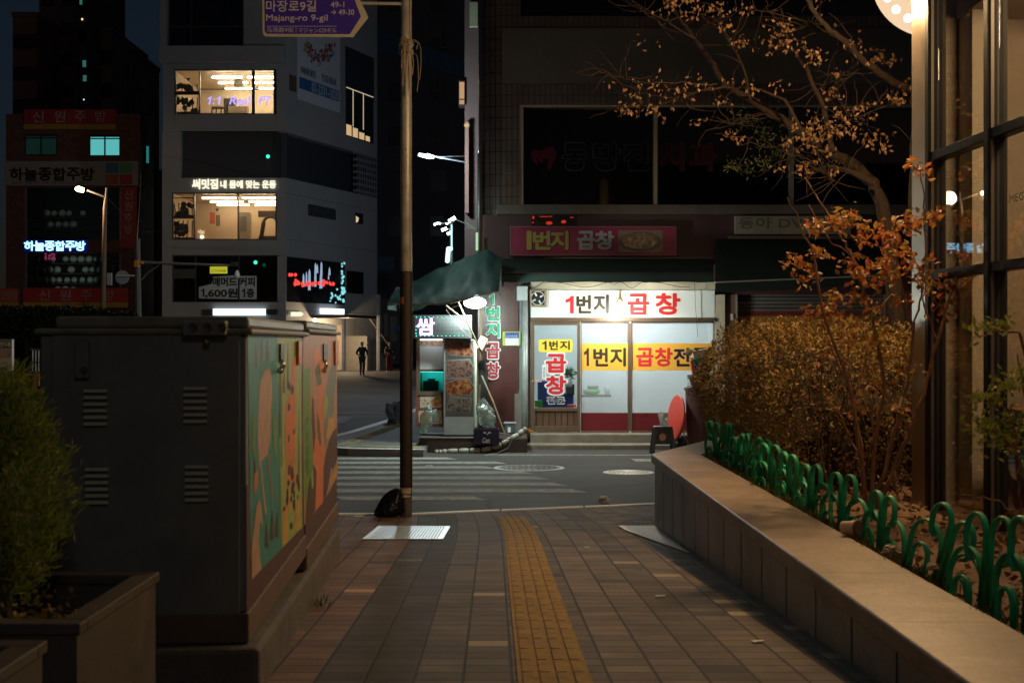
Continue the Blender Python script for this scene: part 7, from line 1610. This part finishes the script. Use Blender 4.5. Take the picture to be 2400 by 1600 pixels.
# warm street lamp and traffic mast in front of the brick building
LPD = 62.0
tt = T('street_lamp', 'tall tan street lamp pole with a glowing warm head in front of the brick building', 'street lamp', P(240, 780, LPD))
b = MB(); b.tube([P(240, 800, LPD), P(246, 490, LPD), P(248, 465, LPD)], [.12, .085, .07], 10); b.out('pole', mat('lamp_tan', (.36, .24, .15), .6, var=.1), tt, smooth=True)
b = MB(); b.tube([P(248, 470, LPD), P(250, 440, LPD)], .05, 8); b.tube([P(248, 462, LPD), P(205, 446, LPD)], .045, 8); b.out('arm', mat('lamp_arm', (.16, .13, .11), .5), tt)
b = MB(); b.tube([P(177, 442, LPD), P(184, 443, LPD), P(196, 446, LPD)], [.06, .13, .10], 10); b.out('lamp', emis('lamp_warm', (1, .80, .50), 16), tt)
b = MB(); b.box(X(252, LPD), X(262, LPD), LPD - .1, LPD + .1, Z(668, LPD), Z(640, LPD)); b.out('box', mat('box_pale2', (.4, .38, .32), .6), tt)
MD = 57.0
tt = T('traffic_mast', 'traffic mast with a long arm over the road and an orange joint box', 'traffic mast', P(323, 745, MD))
b = MB(); b.tube([P(324, 800, MD), P(323, 700, MD), P(322, 560, MD)], [.15, .13, .11], 10); b.out('mast', mat('mast_grey', (.13, .12, .11), .5, var=.2), tt)
b = MB(); b.tube([P(325, 615, MD), P(440, 619, MD), P(556, 622, MD)], [.07, .055, .04], 8); b.tube([P(328, 660, MD), P(345, 640, MD), P(372, 622, MD)], .03, 6); b.out('arm', mat('mast_grey', (0, 0, 0)), tt)
b = MB(); fM = FX(MD - .1); fM.box(b, 316, 328, 611, 627, .2, -.1); fM.box(b, 328, 336, 613, 619, .12, -.1); b.out('joint_box', mat('joint_orange', (.62, .24, .03), .5), tt, bevel=.03)
b = MB(); b.lathe(fM.hit(287, 650, .1), [(.0, .0), (.275, 0), (.275, .03), (0, .03)], 24, ax=(0, -1, 0)); b.out('sign_back', mat('disc_grey', (.33, .31, .3), .5), tt)
b = MB(); b.tube([P(272, 646.5, MD - .3), P(316, 646.5, MD - .2)], .035, 8); b.out('sign_bracket', mat('bracket_tan', (.5, .42, .3), .5), tt)
b = MB(); fM.box(b, 493, 533, 625, 641, .08, .0); b.out('cctv_sign', emis('cctv_yellow', (.85, .85, .05), .5), tt); text('CCTV녹화중', fM, 496, 530, 632, 638, mat('cctv_letter', (.5, .25, .0), .6), .085, .02, parent=tt.children[-1])
b = MB(); b.lathe(P(556, 652, MD), [(.11, -.0), (.115, .1), (.06, .28), (.02, .32)], 12); b.out('dome_camera', mat('dome_white', (.55, .52, .46), .4), tt, smooth=True)
b = MB(); b.box(X(541, MD), X(556, MD), MD - .1, MD + .1, Z(622, MD), Z(614, MD)); b.out('camera_box', M_gfr, tt)
b = MB(); b.ball(P(628, 367, 73.5), .10, 8); b.ball(P(599, 615, 73), .10, 8); thing1(b, 'green_signal_glow', emis('signal_green', (.05, .9, .55), 1.6), 'two tiny green lights glowing on the pale office building windows', 'light')
b = MB(); b.tube([P(250, 462, LPD), P(330, 545, 70), P(378, 540, 74)], .015, 4); b.tube([P(322, 562, MD), P(338, 300, 80)], .012, 4); thing1(b, 'overhead_wire', mat('wire', (.03, .03, .035), .6), 'thin overhead wire slung from the warm street lamp to the pale building', 'wire')
# ---- bushes, fence and notice board at the road edge
tt = T('roadside_hedge', 'row of dark clipped bushes along the road in front of the brick building', 'hedge', P(150, 800, 40))
b = MB(); r = random.Random(4)
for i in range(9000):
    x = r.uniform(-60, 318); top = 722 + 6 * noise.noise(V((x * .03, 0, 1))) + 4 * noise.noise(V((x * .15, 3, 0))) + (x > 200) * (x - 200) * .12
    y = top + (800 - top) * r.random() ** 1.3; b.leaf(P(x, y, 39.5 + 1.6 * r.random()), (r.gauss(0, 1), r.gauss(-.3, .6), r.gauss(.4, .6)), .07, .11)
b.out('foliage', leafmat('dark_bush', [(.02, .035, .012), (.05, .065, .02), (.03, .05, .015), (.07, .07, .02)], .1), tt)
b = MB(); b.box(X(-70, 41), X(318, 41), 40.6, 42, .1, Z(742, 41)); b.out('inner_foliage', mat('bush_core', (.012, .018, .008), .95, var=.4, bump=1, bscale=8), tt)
b = MB()
for x in (20, 60, 100, 150): b.tube([P(x, 900, 40.3), P(x + 3, 770, 40.3)], .06, 6)
b.out('stems', mat('bush_stem', (.05, .04, .03), .9), tt)
tt = T('metal_railing', 'thin metal railing with mesh panel beside the street cabinet', 'railing', P(90, 900, 22))
b = MB()
for x in (76, 83, 90, 97, 104): b.tube([P(x, 905, 22), P(x, 818, 22)], .012, 5)
b.tube([P(70, 818, 22), P(115, 820, 22)], .015, 5); b.tube([P(70, 848, 22), P(115, 850, 22)], .012, 5); b.tube([P(66, 871, 22), P(115, 873, 22)], .02, 5); b.out('rail_grille', mat('rail_dim', (.24, .23, .22), .5, .4), tt)
tt = T('wooden_stake', 'short brown stake with a yellow rope tied low beside the notice board', 'stake', P(84, 905, 16))
b = MB(); b.tube([P(82, 912, 16), P(82, 872, 16)], .025, 7); b.tube([P(90, 905, 16), P(90, 874, 16)], .02, 7); b.out('post', mat('stake_brown', (.22, .11, .06), .8), tt)
b = MB(); b.tube([P(28, 892, 16), P(45, 888, 16), P(60, 880, 16), P(82, 874, 16)], .012, 5); b.tube([P(28, 894, 16), P(82, 892, 16)], .01, 5); b.out('rope', mat('rope_yellow', (.35, .3, .08), .8), tt)
tt = T('notice_board', 'upright white notice board with a grey heading cut by the photo edge', 'notice board', P(0, 905, 14))
fN = FX(14); b = MB(); fN.box(b, -60, 28, 795, 902, .0, -.06); b.out('panel', mat('board_white', (.42, .45, .48), .5, var=.06), tt)
b = MB(); fN.box(b, -60, 27.5, 796, 816, .004, .001); b.out('heading_panel', mat('heading_slate', (.11, .16, .22), .5), tt); text('정차안내', fN, -40, 25, 801, 812, M_wht, .007, .01, parent=tt)
b = MB(); fN.box(b, -60, 27, 817.5, 838, .004, .001); b.out('pink_panel', mat('panel_pink', (.40, .33, .32), .5), tt)
for i, y in enumerate((822, 828, 834)): text('공사 구간 버스 정류소 임시 이전', fN, -55, 24, y - 1.8, y + 1.8, mat('text_brown', (.2, .1, .1), .6), .007, .0, parent=tt)
text('서울시 2→4번', fN, -30, 17, 848, 854, mat('text_brown', (0, 0, 0)), .004, .0, parent=tt); text('→승차장', fN, -20, 18, 859, 867, M_bk, .004, .01, parent=tt)
b = MB(); fN.box(b, -20, 16, 878, 885, .006, .001); b.out('purple_panel', mat('panel_purple', (.28, .05, .2), .5), tt)
b = MB(); b.tube([P(0, 902, 14.05), P(0, 960, 14.05)], .03, 8); b.out('post', mat('post_grey', (0, 0, 0)), tt)
mb = MB(); mb.add([(-40, 16.0, .34), (-2.6, 16.0, .30), (-4.2, 24, .22), (-40, 45, .3)], [(0, 1, 2, 3)]); mb.out('far_pavement', mat('far_paving', (.2, .14, .10), .8, var=.25), kind='structure')

# ================================================================== people
def skinned(pts, edges, rads, name, m, parent, root=0, sub=1):
    me = bpy.data.meshes.new(name); me.from_pydata(pts, edges, []); o = bpy.data.objects.new(name, me); COL.objects.link(o)
    md = o.modifiers.new('skin', 'SKIN'); md.use_smooth_shade = True
    sv = me.skin_vertices[0].data
    for i, r_ in enumerate(rads): sv[i].radius = r_ if isinstance(r_, tuple) else (r_, r_); sv[i].use_root = (i == root)
    o.modifiers.new('sub', 'SUBSURF').levels = sub; o.modifiers['sub'].render_levels = sub
    nm = bpy.data.meshes.new_from_object(o.evaluated_get(DG())); o.modifiers.clear(); o.data = nm; nm.name = name
    nm.materials.clear(); nm.materials.append(m)
    nm.polygons.foreach_set('use_smooth', [True] * len(nm.polygons))
    return fin(o, parent)
def person(loc, label, h, skin, topm, legm, shoem, hairm, kn, arms, yaw=0.0, long=False, wide=0.0):
    k = h / 1.72
    t = T('person', label, 'person', loc); M_ = Matrix.Rotation(yaw, 3, 'Z')
    def q(x, y, z): p = M_ @ V((x, y, z)); return tuple(V(loc) + p * k)
    B = dict(pel=(0, 0, .95), wai=(0, .01, 1.10), che=(0, .0, 1.30), nec=(0, .0, 1.47), chi=(0, -.025, 1.545), hea=(0, -.012, 1.62), cro=(0, .0, 1.70))
    R = dict(pel=(.14, .10), wai=(.125, .09), che=(.15, .10), nec=.052, chi=.062, hea=.083, cro=.045)
    E = [('pel', 'wai'), ('wai', 'che'), ('che', 'nec'), ('nec', 'chi'), ('chi', 'hea'), ('hea', 'cro')]
    for s_, n in ((-1, 'r'), (1, 'l')):
        kx, ky = kn[0 if s_ < 0 else 1]
        el, wr = arms[0 if s_ < 0 else 1]
        B.update({'hip' + n: (.09 * s_, 0, .90), 'kne' + n: (.10 * s_ + kx, ky[0], .50), 'ank' + n: (.10 * s_ + kx, ky[1], .09), 'toe' + n: (.12 * s_ + kx, ky[1] - .15, .035), 'sho' + n: (.17 * s_, 0, 1.405), 'elb' + n: el, 'wri' + n: wr})
        d = (V(wr) - V(el)).normalized(); B['pal' + n] = tuple(V(wr) + d * .06)
        R.update({'hip' + n: .09, 'kne' + n: .058, 'ank' + n: .042, 'toe' + n: .035, 'sho' + n: .055, 'elb' + n: .042, 'wri' + n: .028, 'pal' + n: (.032, .018)})
        E += [('pel', 'hip' + n), ('hip' + n, 'kne' + n), ('kne' + n, 'ank' + n), ('ank' + n, 'toe' + n), ('che', 'sho' + n), ('sho' + n, 'elb' + n), ('elb' + n, 'wri' + n), ('wri' + n, 'pal' + n)]
        side = d.cross(V((0, -1, 0.2))).normalized()
        for j in range(5):
            off = side * (.028 - .014 * j); ln_ = (.05, .075, .08, .072, .055)[j]; bs = .0 if j else -.03
            a = V(B['pal' + n]) + off + d * (.02 + bs); c = a + (d * ln_ if j else (d * .03 + side * .045)); e = c + d * .02 - V((0, -.012, .012))
            B['fa%d%s' % (j, n)] = tuple(a); B['fb%d%s' % (j, n)] = tuple(c); B['fc%d%s' % (j, n)] = tuple(e)
            for z_ in 'abc': R['f%s%d%s' % (z_, j, n)] = .0085
            E += [('pal' + n, 'fa%d%s' % (j, n)), ('fa%d%s' % (j, n), 'fb%d%s' % (j, n)), ('fb%d%s' % (j, n), 'fc%d%s' % (j, n))]
    def chain(names, edges, rr, nm, m, root):
        ix = {n: i for i, n in enumerate(names)}
        return skinned([q(*B[n]) for n in names], [(ix[a], ix[c]) for a, c in edges if a in ix and c in ix], [rr(n) for n in names], nm, m, t, ix[root])
    sc = lambda r_, f, a=0: tuple(x * k * f + a for x in r_) if isinstance(r_, tuple) else r_ * k * f + a
    chain(list(B), E, lambda n: sc(R[n], 1), 'body', skin, 'pel')
    B['hem'] = (0, .0, .84); R['hem'] = (.150, .115); E.append(('pel', 'hem')); B['col'] = (0, .0, 1.465); R['col'] = .062; E.append(('che', 'col'))
    topn = ['hem', 'col', 'pel', 'wai', 'che', 'shor', 'shol', 'elbr', 'elbl', 'wrir', 'wril']
    chain(topn, E, lambda n: sc(R[n], 1.12, .012), 'jacket', topm, 'che')
    legn = ['pel', 'hipr', 'hipl', 'kner', 'knel', 'ankr', 'ankl']
    chain(legn, E, lambda n: sc(R[n], 1.08, .010 + wide * (n[:3] in ('kne', 'ank'))), 'trousers', legm, 'pel')
    for n in 'rl': chain(['ank' + n, 'toe' + n], E, lambda m_: sc(R[m_], 1.05, .012), 'shoe', shoem, 'ank' + n)
    b = MB(); c = V(q(0, .015, 1.645)); b.ball(c, .098 * k, 14, sq=(.95, 1.05, .95 if not long else 1.15))
    b.v = [p for p in b.v]; b.v = [tuple(V(p) + (M_ @ V((0, .05, .03))) * (1 if (M_.transposed() @ (V(p) - c)).y < -.03 and (V(p) - c).z < .05 else 0)) for p in b.v]
    b.out('hair', hairm, t, smooth=True)
    b = MB()
    for s_ in (-1, 1): b.ball(q(.032 * s_, -.085, 1.625), .010 * k, 6)
    b.out('eyes', M_bk, t)
    return t
M_skin = mat('skin', (.45, .26, .18), .6); M_hair = mat('hair_black', (.01, .009, .009), .5); M_jk = mat('jacket_navy', (.012, .014, .02), .8); M_jean = mat('trousers_dark', (.03, .033, .042), .8); M_shoe = mat('shoe_dark', (.015, .015, .015), .6)
d = 74.0
dm = 71.5
person((X(849, dm), dm, gz(dm)), 'man in dark jacket and trousers walking on the street below the pale office building', 1.68, M_skin, M_jk, M_jean, M_shoe, M_hair, ((.02, (-.05, .02)), (-.02, (-.02, .10))), (((-.29, .05, 1.14), (-.22, -.12, 1.06)), ((.29, .04, 1.15), (.19, -.16, 1.10))), .35)
dm = 76.0
person((X(913, dm), dm, gz(dm)), 'woman in dark top and wide maroon trousers holding a red parcel near the pole', 1.66, M_skin, mat('top_black', (.012, .012, .014), .8), mat('trousers_maroon', (.09, .012, .018), .8), mat('shoe_white', (.6, .6, .58), .6), mat('hair_brown', (.03, .018, .012), .5), ((0, (-.02, .0)), (0, (-.03, .02))), (((-.25, .04, 1.14), (-.12, -.2, 1.08)), ((.27, .03, 1.14), (.24, -.06, .92))), .1, True, .035)
b = MB(); b.box(X(913, dm) - .19, X(913, dm) - .08, dm - .36, dm - .26, gz(dm) + .98, gz(dm) + 1.12); thing1(b, 'red_parcel', mat('parcel_red', (.6, .08, .05), .6), 'small red parcel held by the woman in maroon trousers', 'parcel', bevel=.02)
# ================================================================== sky, lamps' light, fill lights, camera
w = bpy.data.worlds.new('World'); S.world = w; w.use_nodes = True
nt = w.node_tree; bg = nt.nodes['Background']; sk = nt.nodes.new('ShaderNodeTexSky'); sk.sky_type = 'NISHITA'; sk.sun_disc = False
sk.sun_elevation = math.radians(8); sk.sun_rotation = math.radians(160); sk.air_density = 1.2; sk.ozone_density = 4.0
tn = nt.nodes.new('ShaderNodeMix'); tn.data_type = 'RGBA'; tn.blend_type = 'MULTIPLY'; tn.inputs[0].default_value = 1; tn.inputs[7].default_value = (1, .80, .92, 1)
nt.links.new(sk.outputs[0], tn.inputs[6]); nt.links.new(tn.outputs[2], bg.inputs[0]); bg.inputs[1].default_value = SKY
WARM = (1.0, .62, .29)
light('POINT', 'globe_light', (2.82, 10.78, 4.7), L_GLOBE, WARM, .08)
light('POINT', 'globe_light_back', (3.1, 12.1, 5.0), L_BACK, WARM, .3)
light('POINT', 'facade_light', (2.55, 6.6, 4.9), L_FAC, WARM, .09)
light('POINT', 'interior_light', (3.62, 7.4, 4.5), L_INT, (1, .74, .45), .3)
light('SPOT', 'road_lamp', (1.5, 21.0, 9.0), L_ROAD, (1, .86, .68), .35, (0, 0, 0), spot_size=math.radians(130), spot_blend=.6)
light('SPOT', 'far_road_lamp', (-8, 55, 12.0), L_FARR, (1, .80, .58), .35, (0, 0, 0), spot_size=math.radians(140), spot_blend=.6)
light('POINT', 'bulb_light', LB + V((0, -.16, -.05)), L_BULB, (1, .96, .84), .1)
light('POINT', 'stall_light', LS + V((-.02, -.22, -.1)), L_STALL, (.82, 1, .92), .12)
light('POINT', 'market_light', (X(1045, 27), 26.9, Z(505, 27)), L_MARKET, (.72, 1, .95), .1)
light('POINT', 'lane_light', (X(985, 50), 49.8, Z(368, 50)), L_LANE, (.72, .88, 1), .3)
light('POINT', 'warm_street_light', P(186, 448, LPD) + V((0, -.3, -.2)), L_SL, (1, .70, .42), .06)
light('POINT', 'shop_entrance_light', fsd.pt(fsd.a(750), Z(780, 74), 1.5), L_ENT, (1, .74, .46), .2)
light('POINT', 'gym_side_fill', (0, 72, 9), L_LF, (.66, .80, 1), .3)  # unseen lamp added to brighten the gym's side wall
light('POINT', 'pavement_lamp', (1.6, -5, 7), L_PAV, (.96, .94, .86), .3)
light('POINT', 'office_fill', fg.hit(540, 610) + V((0, 1.0, 0)), 12, (.5, .75, 1), .2)  # bluish lamp added so the dark office windows show
light('AREA', 'dish_window_fill', fl_.hit(170, 505, -.2), L_DSP, (.9, 1, .85), 3.6, (PI / 2, 0, 0))  # unseen area lamp added to brighten the upper dishes
light('AREA', 'dish_window_fill_low', fl_.hit(170, 640, -.2), L_DSP * 1.6, (.9, 1, .85), 2.6, (PI / 2, 0, 0))  # second added area lamp, for the lower dishes
light('POINT', 'brick_front_fill', (-23, 77, 10), L_SF, (1, .74, .50), .4)  # no lamp stands here; added to lift the brick front
cam = bpy.data.cameras.new('camera'); co = bpy.data.objects.new('camera', cam); COL.objects.link(co)
co.location = (0, 0, CZ); co.rotation_euler = (PI / 2, 0, 0)
cam.lens = 50; cam.sensor_width = 36; cam.clip_end = 2000; cam.clip_start = .1
cam.dof.use_dof = True; cam.dof.focus_distance = 26; cam.dof.aperture_fstop = 6.3
S.camera = co
S.view_settings.view_transform = 'Standard'; S.view_settings.look = 'None'; S.view_settings.exposure = 0; S.view_settings.gamma = 1; S.view_settings.use_curve_mapping = False
c = S.cycles
c.use_denoising = True; c.denoiser = 'OPENIMAGEDENOISE'; c.max_bounces = 6; c.diffuse_bounces = 3; c.glossy_bounces = 3; c.transparent_max_bounces = 12; c.transmission_bounces = 4
c.sample_clamp_indirect = 4; c.caustics_reflective = False; c.caustics_refractive = False; c.use_light_tree = True
